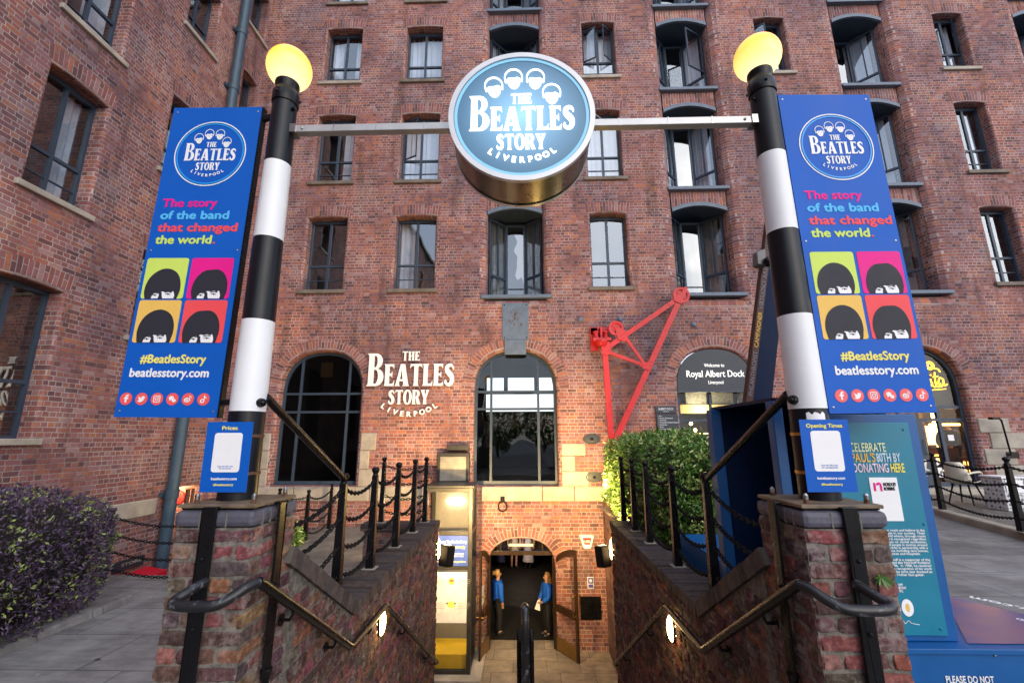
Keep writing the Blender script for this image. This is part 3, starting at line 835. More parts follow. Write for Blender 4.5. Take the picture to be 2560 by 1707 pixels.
pp = MB(); pp.face([FW(-5.72, 3.9, .31), FW(-5.38, 3.9, .31), FW(-5.38, 4.32, .31), FW(-5.72, 4.32, .31)]); pp.build('paper_notice', flat('brown paper', (.22, .13, .05), .8), archL)

# ------------------------------------------------------------------ side range, at right angles, running out behind the camera
WH = []
WW = []
def sw(y0, y1, z0, z1, **k):
    WH.append({'loop': rect_loop(y0, y1, z0, z1, .04), 'r': .05}); WW.append(((y0, y1, z0, z1), k))
sw(6.5, 7.6, 6.44, 8.82, curt=3); sw(6.5, 7.62, 9.98, 12.3, curt=4); sw(6.5, 7.62, 13.5, 15.8, curt=1)
sw(6.3, 7.52, 2.22, 4.85, curt=0)
sw(9.02, 9.95, 12.4, 14.2, curt=0); sw(9.02, 9.95, 8.35, 10.38, curt=3); sw(9.0, 9.95, 4.35, 6.35, curt=0)
sw(11.15, 11.9, 14.8, 16.5, curt=0); sw(11.2, 11.88, 11.35, 13.2, curt=0)
for yy in (2.2, -2.2, -6.6, -11, -15.4):
    for (z0, z1) in ((2.22, 4.85), (6.44, 8.82), (9.98, 12.3), (13.5, 15.8)):
        sw(yy, yy+1.12, z0, z1, curt=0)
WF = dict(O=(WX, 0, 0), U=(0, 1, 0), Nn=(-1, 0, 0))
WH.append({'loop': [(11.1, FLOOR), (11.93, FLOOR), (11.93, 1.06), (11.1, 1.06)], 'r': .03, 'depth': .3})
wall2d('side_wall', [(-24, FLOOR-.2), (D, FLOOR-.2), (D, 17.6), (-24, 17.6)], WH, (WX, 0, 0), (0, 1, 0), (-1, 0, 0), building, depth=.40)
for (a, k) in WW:
    if a[0] > 4: window(*a, inner='dark', camber=.04, sillm='sandstone', **WF, **k)
    else:
        mb = MB(); mb.face([Vector((WX-.3, y, z)) for y, z in ((a[0], a[2]), (a[1], a[2]), (a[1], a[3]), (a[0], a[3]))]); mb.build('window', 'slate', building)
stone((WX-.1, 5.2, .555), (WX+.035, 10.42, .90))
pg = MB()
for q in ([(-10.6, 11.97, FLOOR), (-8.4, 11.97, FLOOR), (-8.4, 11.97, 1.3), (-10.6, 11.97, 1.3)], [(-10.6, 9.8, FLOOR), (-10.6, 11.97, FLOOR), (-10.6, 11.97, 1.3), (-10.6, 9.8, 1.3)], [(-10.6, 9.8, 1.3), (-8.66, 9.8, 1.3), (-8.66, 11.97, 1.3), (-10.6, 11.97, 1.3)]): pg.face(q)
pg.build('passage', 'brick', building)
rf = MB(); rf.box((WX-9, -24, 17.6), (WX+.25, D+9, 17.9)); rf.box((WX+.25, D-.25, 19.5), (20.3, D+9, 19.8)); rf.build('roof', 'slate', building)
# ------------------------------------------------------------------ ground, stairs, courtyard
def sheet(name, polys, mat, kind='structure'):
    mb = MB()
    for p in polys: mb.face(p)
    o = mb.build(name, mat); o['kind'] = kind
    return o
SX = 1.52           # half width of the stairwell
YP = 2.65           # front of the piers
# wide ground below and behind everything, reaching the horizon
sheet('ground', [[(-400, -400, -2.95), (400, -400, -2.95), (400, 400, -2.95), (-400, 400, -2.95)]], 'slate_paving')
sheet('forecourt', [[(-60, -60, .0), (1.9, -60, .0), (1.9, 2.2, .0), (-60, 2.2, .0)], [(1.9, -60, .0), (60, -60, .7), (60, 2.2, .7), (1.9, 2.2, .5)]], 'slate_paving')
sheet('path', [[(WX, 2.2, .004), (-1.95, 2.2, .004), (-1.95, 4.2, .004), (-1.95, 7.85, .004), (-5.2, 7.85, .004), (WX, 7.85, .004)]], 'slate_paving')
sheet('terrace', [[(-5.2, 7.85, .004), (-1.95, 7.85, .004), (-1.95, 8.3, .004), (-2.75, 8.3, .004), (-2.75, D+.2, .004), (-5.2, D+.2, .004)]], 'terrace')
def zr(x): return .5+min(.2, max(0, (x-1.9)*.1))
px_ = [1.9, 2.4, 3.2, 3.9, 7.3, 20]
sheet('pavement', [[(a, 2.2, zr(a)), (b, 2.2, zr(b)), (b, D+.2, zr(b)), (a, D+.2, zr(a))] for a, b in zip(px_, px_[1:])], 'slate_paving')
# raised strip of setts in front of the right hand arches
km = MB(); kp = [(7.2, 6.6), (8.0, 9.3), (8.6, 11.3)]
for (a, b) in zip(kp, kp[1:]):
    km.hexa([(a[0], a[1], .6), (a[0]+.22, a[1], .6), (b[0]+.22, b[1], .6), (b[0], b[1], .6), (a[0], a[1], .82), (a[0]+.22, a[1], .82), (b[0]+.22, b[1], .82), (b[0], b[1], .82)])
o = km.build('kerb', 'sandstone', bevel=.025); o['kind'] = 'structure'
sheet('pavement', [[(7.42, 6.6, .815), (20, 6.6, .815), (20, D+.2, .815), (8.82, D+.2, .815), (8.22, 9.3, .815)]], paving('granite setts', (.2, .18, .165), .22, .12, joint=.014))
st = MB(); st.box((9.2, 11.55, .81), (12.3, D+.3, .955)); o = st.build('doorstep', 'sandstone', bevel=.03); o['kind'] = 'structure'
# courtyard floor, cellar floor inside the door
sheet('courtyard', [[(-6, 8.3, FLOOR+.004), (2.1, 8.3, FLOOR+.004), (2.1, 12.6, FLOOR+.004), (-6, 12.6, FLOOR+.004)]], 'court_paving')
sheet('cellar_floor', [[(-2.2, 12.6, FLOOR+.01), (2.2, 12.6, FLOOR+.01), (2.2, 14.2, FLOOR+.01), (-2.2, 15.4, FLOOR+.01)]], flat('charcoal carpet', (.02, .019, .018), .9, spec=.1))
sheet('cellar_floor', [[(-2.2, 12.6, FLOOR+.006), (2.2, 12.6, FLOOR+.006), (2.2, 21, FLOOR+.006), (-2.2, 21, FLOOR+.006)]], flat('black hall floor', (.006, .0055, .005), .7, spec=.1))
# stairs: two flights and a landing
sm = MB()
def flight(y0, z0, n, rise, tread):
    for k in range(n):
        sm.box((-SX, y0+k*tread, FLOOR-.1), (SX, y0+(k+1)*tread, z0-(k+1)*rise))
sm.box((-SX, 2.2, -.6), (SX, 2.6, .45)); flight(2.6, .45, 5, .18, .296); sm.box((-SX, 4.08, FLOOR-.1), (SX, 5.06, -.45)); flight(5.06, -.45, 12, .181, .284)
o = sm.build('stairs', 'court_paving'); o['kind'] = 'structure'
# retaining walls of the courtyard and of the light well under the side range
def plain_wall(name, label, boxes, cop=None, mat='wallbrick', cat='wall'):
    mb = MB()
    for a, b in boxes: mb.box(a, b)
    t = thing(name, label, cat, ((boxes[0][0][0]+boxes[0][1][0])/2, (boxes[0][0][1]+boxes[0][1][1])/2, boxes[0][0][2]))
    mb.build('brickwork', mat, t)
    if cop:
        c = MB()
        for a, b in cop: c.box(a, b)
        c.build('coping', 'coping', t, bevel=.012)
    return t
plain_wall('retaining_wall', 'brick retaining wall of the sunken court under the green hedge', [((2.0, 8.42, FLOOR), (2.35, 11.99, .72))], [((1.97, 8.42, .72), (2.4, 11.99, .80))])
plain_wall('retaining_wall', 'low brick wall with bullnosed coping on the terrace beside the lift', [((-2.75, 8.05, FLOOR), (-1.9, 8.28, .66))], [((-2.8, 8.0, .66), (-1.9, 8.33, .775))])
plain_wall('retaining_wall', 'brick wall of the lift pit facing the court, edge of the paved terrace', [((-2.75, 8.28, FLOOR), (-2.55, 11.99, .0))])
# ------------------------------------------------------------------ stair walls with sloped then level coping
ZC = .775           # level coping
# ------------------------------------------------------------------ brick piers, laid brick by brick
def brickpier_mat(name='pier brick', dim=1.0, lime=.75):
    m, n, b = nmat(name)
    at = N(n, 'VertexColor'); at.layer_name = 'Col'
    tc = N(n, 'TexCoord')
    ns = N(n, 'TexNoise', Scale=24.0, Detail=8.0, Roughness=.7); n.links.new(tc.outputs['Object'], ns.inputs['Vector'])
    r = ramp(n, [(.30, (.34*dim, .32*dim, .33*dim)), (.5, (dim, dim, dim)), (.70, (1.75*dim, 1.7*dim, 1.65*dim))]); n.links.new(ns.outputs[0], r.inputs[0])
    c = mixc(n, 1.0, at.outputs[0], r.outputs[0], 'MULTIPLY')
    n2 = N(n, 'TexNoise', Scale=6.0, Detail=8.0, Roughness=.7); n.links.new(tc.outputs['Object'], n2.inputs['Vector'])
    mr = N(n, 'MapRange', interpolation_type='SMOOTHSTEP'); n.links.new(n2.outputs[0], mr.inputs[0]); mr.inputs[1].default_value = .52; mr.inputs[2].default_value = .68; mr.inputs[4].default_value = lime
    c = mixc(n, mr.outputs[0], c, (.25, .22, .205))
    n3 = N(n, 'TexNoise', Scale=4.3, Detail=8.0, Roughness=.7); n.links.new(tc.outputs['Object'], n3.inputs['Vector'])
    m3 = N(n, 'MapRange', interpolation_type='SMOOTHSTEP'); n.links.new(n3.outputs[0], m3.inputs[0]); m3.inputs[1].default_value = .58; m3.inputs[2].default_value = .7; m3.inputs[4].default_value = .7
    c = mixc(n, m3.outputs[0], c, (.03, .03, .018))
    n.links.new(c, b.inputs['Base Color']); b.inputs['Roughness'].default_value = .95; b.inputs['Specular IOR Level'].default_value = .15
    bp = N(n, 'Bump', Strength=1.0, Distance=.007); n.links.new(ns.outputs[0], bp.inputs['Height']); n.links.new(bp.outputs[0], b.inputs['Normal'])
    return m
M['pier'] = brickpier_mat()
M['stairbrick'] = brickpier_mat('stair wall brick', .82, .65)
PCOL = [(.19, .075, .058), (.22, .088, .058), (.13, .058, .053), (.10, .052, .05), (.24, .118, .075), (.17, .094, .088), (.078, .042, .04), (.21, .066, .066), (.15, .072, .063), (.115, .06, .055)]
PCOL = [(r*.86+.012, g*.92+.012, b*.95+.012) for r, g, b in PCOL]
MORT = (.17, .155, .135)
def lay_brick(mb, rnd, cx, cy, cz, sx, sy, sz):
    col = [c*rnd.uniform(.8, 1.2) for c in rnd.choice(PCOL)]
    # rounded, slightly battered block: three rings of a chamfered outline
    q = min(sx, sy, sz)*.12
    def ring(z, k):
        X, Y = sx/2-k, sy/2-k
        pts = [(-X+q, -Y), (0, -Y), (X-q, -Y), (X, -Y+q), (X, 0), (X, Y-q), (X-q, Y), (0, Y), (-X+q, Y), (-X, Y-q), (-X, 0), (-X, -Y+q)]
        return [Vector((cx+a+rnd.uniform(-.007, .007), cy+b+rnd.uniform(-.006, .006), cz+z+rnd.uniform(-.005, .005))) for a, b in pts]
    rs = [ring(-sz/2, q*.8), ring(-sz/2+q, 0), ring(0, -.001), ring(sz/2-q, 0), ring(sz/2, q*.8)]
    m0 = len(mb.f)
    for a, b in zip(rs, rs[1:]):
        for k in range(12): mb.face([a[k], a[(k+1) % 12], b[(k+1) % 12], b[k]])
    mb.face(rs[0][::-1]); mb.face(rs[-1])
    mb.col += [col]*(len(mb.f)-m0)
def brick_mass(mb, x0, x1, y0, y1, z0, z1, faces, h=.0865, seed=1):
    """courses of separately shaped bricks in a mortar core"""
    rnd = random.Random(seed); mb.col = mb.col or []
    n0 = len(mb.f); mb.box((x0+.007, y0+.007, z0), (x1-.007, y1-.007, z1)); mb.col += [MORT]*(len(mb.f)-n0)
    def one(cx, cy, cz, sx, sy, sz):
        lay_brick(mb, rnd, cx, cy, cz, sx, sy, sz)
    nc = int((z1-z0)/h)
    W_, Dp = x1-x0, y1-y0
    for r_ in range(nc):
        z = z1-(r_+.5)*h; sz = h-.013
        fl = 'sx' if r_ % 2 == 0 else 'hx'
        for ax, (u0, u1, yy) in (('x', (x0, x1, y0)), ('y', (y0, y1, None))):
            for side in faces[ax]:
                head = (r_ % 2 == 0) if ax == 'x' else (r_ % 2 == 1)
                bl = .118 if not head else .235
                u = u0
                while u < u1-.02:
                    l = min(bl*rnd.uniform(.9, 1.1), u1-u)
                    if u1-(u+l) < .06: l = u1-u
                    c = u+l/2; wd = .075
                    if ax == 'x': one(c, side+(wd/2 if side == y0 else -wd/2)+rnd.uniform(-.004, .004), z, l-.013, wd, sz)
                    else: one(side+(wd/2 if side == x0 else -wd/2)+rnd.uniform(-.004, .004), c, z, wd, l-.013, sz)
                    u += l
M['cop_a'] = flat('coping brick brown', (.085, .066, .060), .85, vary=.45, scale=14, bump=.4, spec=.2); M['cop_b'] = flat('coping brick grey', (.065, .056, .060), .85, vary=.4, scale=14, bump=.4, spec=.2)
M['cop_c'] = flat('coping brick dark', (.05, .04, .038), .85, vary=.4, scale=14, bump=.4, spec=.2); M['cop_m'] = flat('coping joint', (.10, .09, .08), .9)
def stair_wall(sg, label):
    t = thing('stair_wall', label, 'wall', (sg*1.71, 3.2, FLOOR))
    mb = MB(); mb.col = []
    prof = [(3.13, FLOOR), (8.39, FLOOR), (8.39, ZC-.1), (4.37, ZC-.1), (3.13, 1.40)]
    xi, xo = sg*(SX+.010), sg*(SX+.37)
    for (x, rev) in ((xi, sg > 0), (xo, sg < 0)):
        p = [(x, y, z) for y, z in prof]
        mb.face(p[::-1] if rev else p)
    for k in range(len(prof)):
        a, b = prof[k], prof[(k+1) % len(prof)]
        mb.face([(xi, *a), (xi, *b), (xo, *b), (xo, *a)])
    mb.col += [MORT]*len(mb.f)
    rnd = random.Random(31+sg); h = .0865; ztop = ZC-.1
    for r_ in range(-9, 40):
        z = ztop-(r_+.5)*h; y = 3.14+rnd.uniform(0, .1); bl = .235 if r_ % 2 else .118
        if z < FLOOR+.04: break
        while y < 8.38:
            l = min(bl*rnd.uniform(.86, 1.12), 8.385-y)
            top = 1.40+(y+l-3.13)*(ZC-.1-1.40)/(4.37-3.13) if y+l < 4.37 else ztop
            if l > .03 and z+h*.5 <= top+.012: lay_brick(mb, rnd, sg*(SX+.0375)+sg*rnd.uniform(-.006, .004), y+l/2, z, .075, l-.012, h-.012)
            y += l
    for r_ in range(0, 40):          # end of the wall over the court
        z = ztop-(r_+.5)*h
        if z < FLOOR+.04: break
        x = SX+.005
        while x < SX+.36:
            l = min((.118 if r_ % 2 else .235)*rnd.uniform(.95, 1.05), SX+.37-x); lay_brick(mb, rnd, sg*(x+l/2), 8.36, z, l-.012, .07, h-.012); x += l
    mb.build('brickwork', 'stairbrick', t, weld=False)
    c = MB(); rc = random.Random(8+sg)
    xa, xb = sorted((sg*(SX-.02), sg*(SX+.39)))
    def run(p, q, th):
        p, q = Vector((0, *p)), Vector((0, *q)); d = (q-p).normalized(); up = Vector((0, -d.z, d.y)); L = (q-p).length; n_ = int(L/.078)
        for k in range(n_):
            a_, b_ = p+d*(L*k/n_+.0035), p+d*(L*(k+1)/n_-.0035); o = up*rc.uniform(-.004, .003); e = rc.uniform(-.006, .004)
            X0, X1 = Vector((xa+e, 0, 0)), Vector((xb+e, 0, 0)); dn = up*-th
            c.hexa([X0+a_+dn, X1+a_+dn, X1+b_+dn, X0+b_+dn, X0+a_+o, X1+a_+o, X1+b_+o, X0+b_+o], rc.choice((0, 0, 1, 2)))
        m_ = up*-.007; X0, X1 = Vector((xa+.008, 0, 0)), Vector((xb-.008, 0, 0)); dn = up*-(th-.004)
        c.hexa([X0+p+dn, X1+p+dn, X1+q+dn, X0+q+dn, X0+p+m_, X1+p+m_, X1+q+m_, X0+q+m_], 3)
    run((3.1, 1.515), (4.36, ZC), .11); run((4.36, ZC), (8.41, ZC), .10)
    c.build('coping', [M['cop_a'], M['cop_b'], M['cop_c'], M['cop_m']], t, weld=False)
    return t
stair_wall(-1, 'dark brick stair wall under the chain posts, between the entrance steps and the paved terrace')
stair_wall(1, 'dark brick stair wall under the chain posts, between the entrance steps and the blue display')

def pier(sg, label):
    xa, xb = sorted((sg*1.54, sg*2.0))
    y0, y1 = YP, YP+.49
    t = thing('brick_pier', label, 'pier', (sg*1.77, YP+.245, FLOOR if 0 else .0), 'brick piers carrying the lamp posts')
    mb = MB(); brick_mass(mb, xa, xb, y0, y1, -.55, 1.705, {'x': [y0], 'y': [xa, xb]}, seed=5+sg)
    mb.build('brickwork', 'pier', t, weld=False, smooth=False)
    c = MB(); c.box((xa-.005, y0-.012, 1.708), (xb+.005, y1+.01, 1.80)); 
    c.build('coping', 'bluestone', t, bevel=.03)
    g = MB()
    for k in range(1, 3): g.box((xa+(xb-xa)*k/3-.004, y0-.0135, 1.712), (xa+(xb-xa)*k/3+.004, y0-.011, 1.79))
    xi = xb if sg < 0 else xa
    for k in range(1, 6): g.box((xi-.0065, y0+.49*k/6-.004, 1.712), (xi+.0065, y0+.49*k/6+.004, 1.79))
    g.build('joint', flat('coping mortar', (.16, .15, .13), .9), t)
    p = MB(); p.box((xa+.02, y0+.01, 1.802), (xb-.02, y1-.02, 1.812), 1); p.box((xa+.005, y0, 1.812), (xb-.005, y1-.01, 1.832))
    p.build('base_plate', ['plate', 'black'], t, bevel=.004)
    bl = MB()
    for bx_, by_ in ((xa+.07, y0+.06), (xb-.05, y0+.06), (xb-.05, y1-.08), (xa+.07, y1-.08)):
        s0 = len(bl.v)
        bl.lathe([(0, 1.832), (.017, 1.832), (.017, 1.852)], (bx_, by_, 0), 6, 1); bl.lathe([(.013, 1.852), (.014, 1.875), (.006, 1.887), (0, 1.887)], (bx_, by_, 0), 10, 0)
    bl.build('bolt', ['chrome', 'rust'], t)
    return t
pier(-1, 'left brick pier of the steps, carrying the lamp post with the Prices board')
pier(1, 'right brick pier of the steps, carrying the lamp post with the Opening Times board')

# ------------------------------------------------------------------ strap-hung handrails
def handrail(sg, label):
    t = thing('handrail', label, 'handrail', (sg*1.46, YP, .4), 'handrails of the entrance steps')
    x = lambda v: sg*v
    st = MB()
    # flat strap over the front of the pier
    st.box((min(x(1.745), x(1.83)), YP-.030, .0), (max(x(1.745), x(1.83)), YP-.016, 1.812))
    st.box((min(x(1.745), x(1.83)), YP-.030, 1.812), (max(x(1.745), x(1.83)), YP+.015, 1.822))
    st.build('strap', 'black', t, bevel=.004)
    s2 = MB(); s2.box((min(x(1.498), x(1.512)), 2.845, .88), (max(x(1.498), x(1.512)), 2.925, 1.81)); s2.box((min(x(1.498), x(1.54)), 2.845, 1.81), (max(x(1.498), x(1.54)), 2.925, 1.822))
    s2.tube([(x(1.505), 2.885, .90), (x(1.505), 2.885, .82)], [.035, .02], 10)
    s2.build('strap', 'black', t, bevel=.004)
    b = MB()
    for z in (1.55, 1.2): b.ball((x(1.79), YP-.033, z), .011, 8)
    b.ball((x(1.495), 2.885, 1.35), .011, 8)
    b.build('bolt', 'iron', t)
    r = MB()
    loop = smooth2([(x(1.755), YP-.03, 1.435), (x(1.765), YP-.06, 1.43), (x(1.79), YP-.12, 1.405), (x(1.81), YP-.15, 1.39), (x(1.812), YP-.175, 1.38), (x(1.79), YP-.195, 1.375), (x(1.74), YP-.20, 1.37), (x(1.64), YP-.20, 1.37), (x(1.57), YP-.19, 1.375), (x(1.51), YP-.15, 1.405), (x(1.475), YP-.11, 1.432), (x(1.447), YP-.05, 1.44)], 4)
    r.tube(loop, .0265, 12)
    r.build('rail', 'chipped', t, smooth=True, ang=60)
    r2 = MB()
    path = [(x(1.448), YP-.055, 1.44), (x(1.445), YP-.03, 1.43), (x(1.445), 4.06, .535), (x(1.445), 4.12, .507), (x(1.445), 5.03, .507), (x(1.445), 5.09, .49), (x(1.445), 8.15, -1.36), (x(1.445), 8.2, -1.39), (x(1.50), 8.2, -1.39)]
    r2.tube(path, .029, 12)
    r2.build('rail', 'black', t, smooth=True, ang=50)
    for (yy, zz) in ((3.02, 1.11), (3.75, .66), (4.6, .43), (5.9, -.075), (7.4, -.98)):
        k = MB(); k.tube([(x(1.445), yy, zz+.07), (x(1.445), yy, zz+.02), (x(1.46), yy, zz-.005), (x(1.515), yy, zz-.005)], .010, 8)
        k.tube([(x(1.516), yy, zz-.005), (x(1.508), yy, zz-.005)], .035, 12)
        k.build('bracket', 'black', t)
    return t
handrail(-1, 'black handrail with chipped paint looping round the left brick pier and down the steps')
handrail(1, 'black handrail with chipped paint looping round the right brick pier and down the steps')
t = thing('handrail', 'black central handrail with rounded chipped end, in the middle of the steps', 'handrail', (.0, 5.0, -.45))
r = MB()
r.tube(smooth2([(.0, 4.93, -.45), (.0, 4.93, .0), (.0, 4.93, .33), (.0, 4.96, .45), (.0, 5.03, .50), (.0, 5.12, .47), (.0, 5.3, .36)], 5)+[(.0, 8.6, -1.66), (.0, 8.72, -1.75), (.0, 8.75, -1.9), (.0, 8.75, FLOOR)], .042, 14)
r.build('rail', 'chipped', t, smooth=True, ang=60)
r = MB(); r.tube([(-.062, 5.08, -.4), (-.062, 5.08, .18), (-.062, 5.13, .25), (-.062, 5.3, .17), (-.062, 8.55, -1.83)], .026, 10); r.tube([(.062, 5.08, -.4), (.062, 5.08, .18), (.062, 5.13, .25), (.062, 5.3, .17), (.062, 8.55, -1.83)], .026, 10)
r.build('lower_rail', 'black', t, smooth=True)
r = MB()
for y in (6.2, 7.5): r.tube([(0, y, FLOOR), (0, y, .47-(y-5.12)*.612)], .03, 10)
r.build('post', 'black', t)

# ------------------------------------------------------------------ chain posts
def link_pts(mb, c, d, flat_, r=.0085, L=.034, W_=.019):
    d = d.normalized(); s_ = d.cross(Vector((0, 0, 1))); s_ = s_.normalized() if s_.length > 1e-4 else Vector((1, 0, 0))
    u_ = s_.cross(d).normalized()
    a = s_ if flat_ else u_
    pts = []
    for k in range(8):
        an = 2*PI*k/8
        pts.append(c+d*(L*math.cos(an))+a*(W_*math.sin(an)))
    nrm = d.cross(a)
    rings = []
    for k, p in enumerate(pts):
        o = (p-c).normalized()
        rings.append([p+(o*math.cos(x_)+nrm*math.sin(x_))*r for x_ in (0, PI/2, PI, 1.5*PI)])
    for k in range(8):
        for q in range(4):
            mb.face([rings[k][q], rings[(k+1) % 8][q], rings[(k+1) % 8][(q+1) % 4], rings[k][(q+1) % 4]])
def chain(p, q, sag, parent, scale=1.0):
    p, q = Vector(p), Vector(q); mb = MB()
    f = lambda t: p+(q-p)*t-Vector((0, 0, sag*4*t*(1-t)))
    L = sum((f((k+1)/40)-f(k/40)).length for k in range(40))
    n = max(4, int(L/(.050*scale)))
    for k in range(n):
        t = (k+.5)/n
        link_pts(mb, f(t), f(min(1, t+.01))-f(max(0, t-.01)), k % 2 == 0, .0085*scale, .034*scale, .019*scale)
    return mb.build('chain', 'iron', parent, weld=False, smooth=True, ang=180)
def post_mb(c, h=1.1):
    mb = MB(); c = Vector(c)
    n = 8
    w0, w1 = .044, .031
    mb.hexa([c+Vector((-w0, -w0, 0)), c+Vector((w0, -w0, 0)), c+Vector((w0, w0, 0)), c+Vector((-w0, w0, 0)), c+Vector((-w1, -w1, h-.1)), c+Vector((w1, -w1, h-.1)), c+Vector((w1, w1, h-.1)), c+Vector((-w1, w1, h-.1))])
    mb.lathe([(.026, h-.11), (.036, h-.095), (.026, h-.08), (.03, h-.07), (.045, h-.045), (.046, h-.03), (.036, h-.008), (.018, h), (0, h)], c, 14)
    return mb
def chain_fence(name_label, pts, z, h=1.1, levels=(.86, .63, .40, .17), sag=.085, links=None, base=True):
    t = thing('chain_fence', name_label, 'chain fence', (pts[0][0], pts[0][1], z))
    for (x, y) in pts:
        post_mb((x, y, z), h).build('post', 'black', t, bevel=.006)
        if base:
            pl = MB(); pl.box((x-.075, y-.075, z-.002), (x+.075, y+.075, z+.006)); pl.build('foot', 'sandstone', t)
    for (i, j) in (links if links is not None else [(k, k+1) for k in range(len(pts)-1)]):
        for lv in levels:
            a, b = Vector((*pts[i], z+h*lv)), Vector((*pts[j], z+h*lv))
            d = (b-a).normalized()*.035
            s_ = sag*min(1.4, (b-a).length)
            chain(a+d, b-d, s_, t)
    return t
PX = 1.745
lf = chain_fence('chain fence of black posts along the top of the left stair wall', [(-PX, 4.45), (-PX, 5.39), (-PX, 6.4), (-PX, 7.36), (-PX, 8.22), (-2.5, 8.18)], ZC)
rf_ = chain_fence('chain fence of black posts along the top of the right stair wall, against the hedge', [(PX, 4.5), (PX, 5.52), (PX, 6.68), (PX, 7.5), (PX, 8.3)], ZC)
for (f, sg) in ((lf, -1), (rf_, 1)):           # chains from the first post back to the pier
    for lv in (.86, .63, .40, .17):
        chain((sg*PX, 4.42, ZC+1.1*lv), (sg*1.74, 3.15, ZC+.08+1.0*lv-.1), .10, f)
chain_fence('chain fence of black posts round the edge of the terrace steps, before the dark arch', [(-5.66, 10.66), (-4.83, 10.34), (-4.88, 11.69)], 0.004, 1.08)
chain_fence('chain fence of black posts closing the end of the path by the drainpipe', [(-6.75, 7.55), (-4.75, 7.6)], .004, 1.1, sag=.1)
chain_fence('chain fence of black posts on the kerb before the café door', [(8.75, 11.6), (8.15, 9.35), (7.42, 7.25), (6.9, 5.3)], .815, 1.08, sag=.06)
# ------------------------------------------------------------------ lamp posts with amber globes
def globe_mat():
    m, n, b = nmat('amber globe, lit')
    tc = N(n, 'TexCoord'); sp = N(n, 'SeparateXYZ'); n.links.new(tc.outputs['Normal'], sp.inputs[0])
    r = ramp(n, [(.0, (1, .86, .48)), (.28, (1, .70, .22)), (.58, (1, .48, .06)), (1, (1, .30, .015))])  # bulb's glow painted by height: pale below, deep orange at the crown
    n.links.new(math_(n, 'MULTIPLY_ADD', sp.outputs[2], .5, .5), r.inputs[0])
    n.links.new(r.outputs[0], b.inputs['Emission Color']); b.inputs['Emission Strength'].default_value = .6
    n.links.new(r.outputs[0], b.inputs['Base Color']); b.inputs['Roughness'].default_value = .25
    return m
M['globe'] = globe_mat()
PYC = 2.9
def lamp_post(sg, label):
    x = sg*1.81
    t = thing('lamp_post', label, 'lamp post', (x, PYC, 1.83), 'striped lamp posts with amber globes')
    rad = lambda z: .112-(z-1.83)/(4.82-1.83)*.027
    for (a, b, m) in ((1.83, 2.375, 'pole_black'), (2.375, 2.985, 'pole_white'), (2.985, 3.585, 'pole_black'), (3.585, 4.185, 'pole_white'), (4.185, 4.70, 'pole_black')):
        mb = MB(); mb.lathe([(0, a), (rad(a), a), (rad(b), b), (0, b)], (x, PYC, 0), 36); mb.build('pole_band', m, t, smooth=True)
    c = MB(); c.lathe([(0, 4.70), (.094, 4.70), (.096, 4.715), (.096, 4.79), (.09, 4.80), (.082, 4.81), (.078, 4.845), (.088, 4.87), (.085, 4.90), (0, 4.90)], (x, PYC, 0), 36)
    for a in (20, 140, 260): c.ball((x+.097*math.cos(R(a)), PYC+.097*math.sin(R(a)), 4.755), .012, 8)
    c.build('collar', 'black', t, smooth=True)
    g = MB(); g.lathe([(.078, -.143)]+[(.165*math.sin(PI*k/20), -.165*math.cos(PI*k/20)) for k in range(4, 21)], (x, PYC, 5.03), 36)
    g.build('globe', 'globe', t, smooth=True, ang=80)
    k = MB()
    for z in (1.99, 2.22): k.lathe([(rad(z)+.003, z-.009), (rad(z)+.006, z-.009), (rad(z)+.006, z+.009), (rad(z)+.003, z+.009)], (x, PYC, 0), 30)
    k.build('clamp_band', 'rust' if sg < 0 else 'brass', t, smooth=True)
    e = MB()
    s2 = -sg
    e.ball((x+s2*.115, PYC-.04, 2.43), .022, 10); e.tube([(x+s2*.09, PYC-.03, 2.43), (x+s2*.122, PYC-.045, 2.43)], [.034, .026], 12)
    e.tube([(x+s2*.08, PYC-.03, 4.64), (x+s2*.105, PYC-.04, 4.64)], .014, 8)
    e.build('brace_eye', 'black', t)
    br = MB(); br.tube([(x+s2*.10, PYC+.02, 2.47), (sg*(PX-.01), 4.42, ZC+1.05)], .028, 12)
    br.build('brace', 'black', t, smooth=True)
    if sg > 0:
        q = MB(); rr = rad(2.3)+.002
        pts = lambda z, s_: [(x+rr*math.cos(a), PYC+rr*math.sin(a), z+s_*math.sin(i*2.3)*.01) for i, a in enumerate([R(232+8*k) for k in range(8)])]
        a_, b_ = pts(2.345, 1), pts(2.275, .8)
        for i in range(7): q.face([b_[i], b_[i+1], a_[i+1], a_[i]])
        q.build('torn_sticker', 'white', t, weld=False)
    return t
lamp_post(-1, 'black and white banded lamp post with amber globe on the left brick pier')
lamp_post(1, 'black and white banded lamp post with amber globe on the right brick pier')

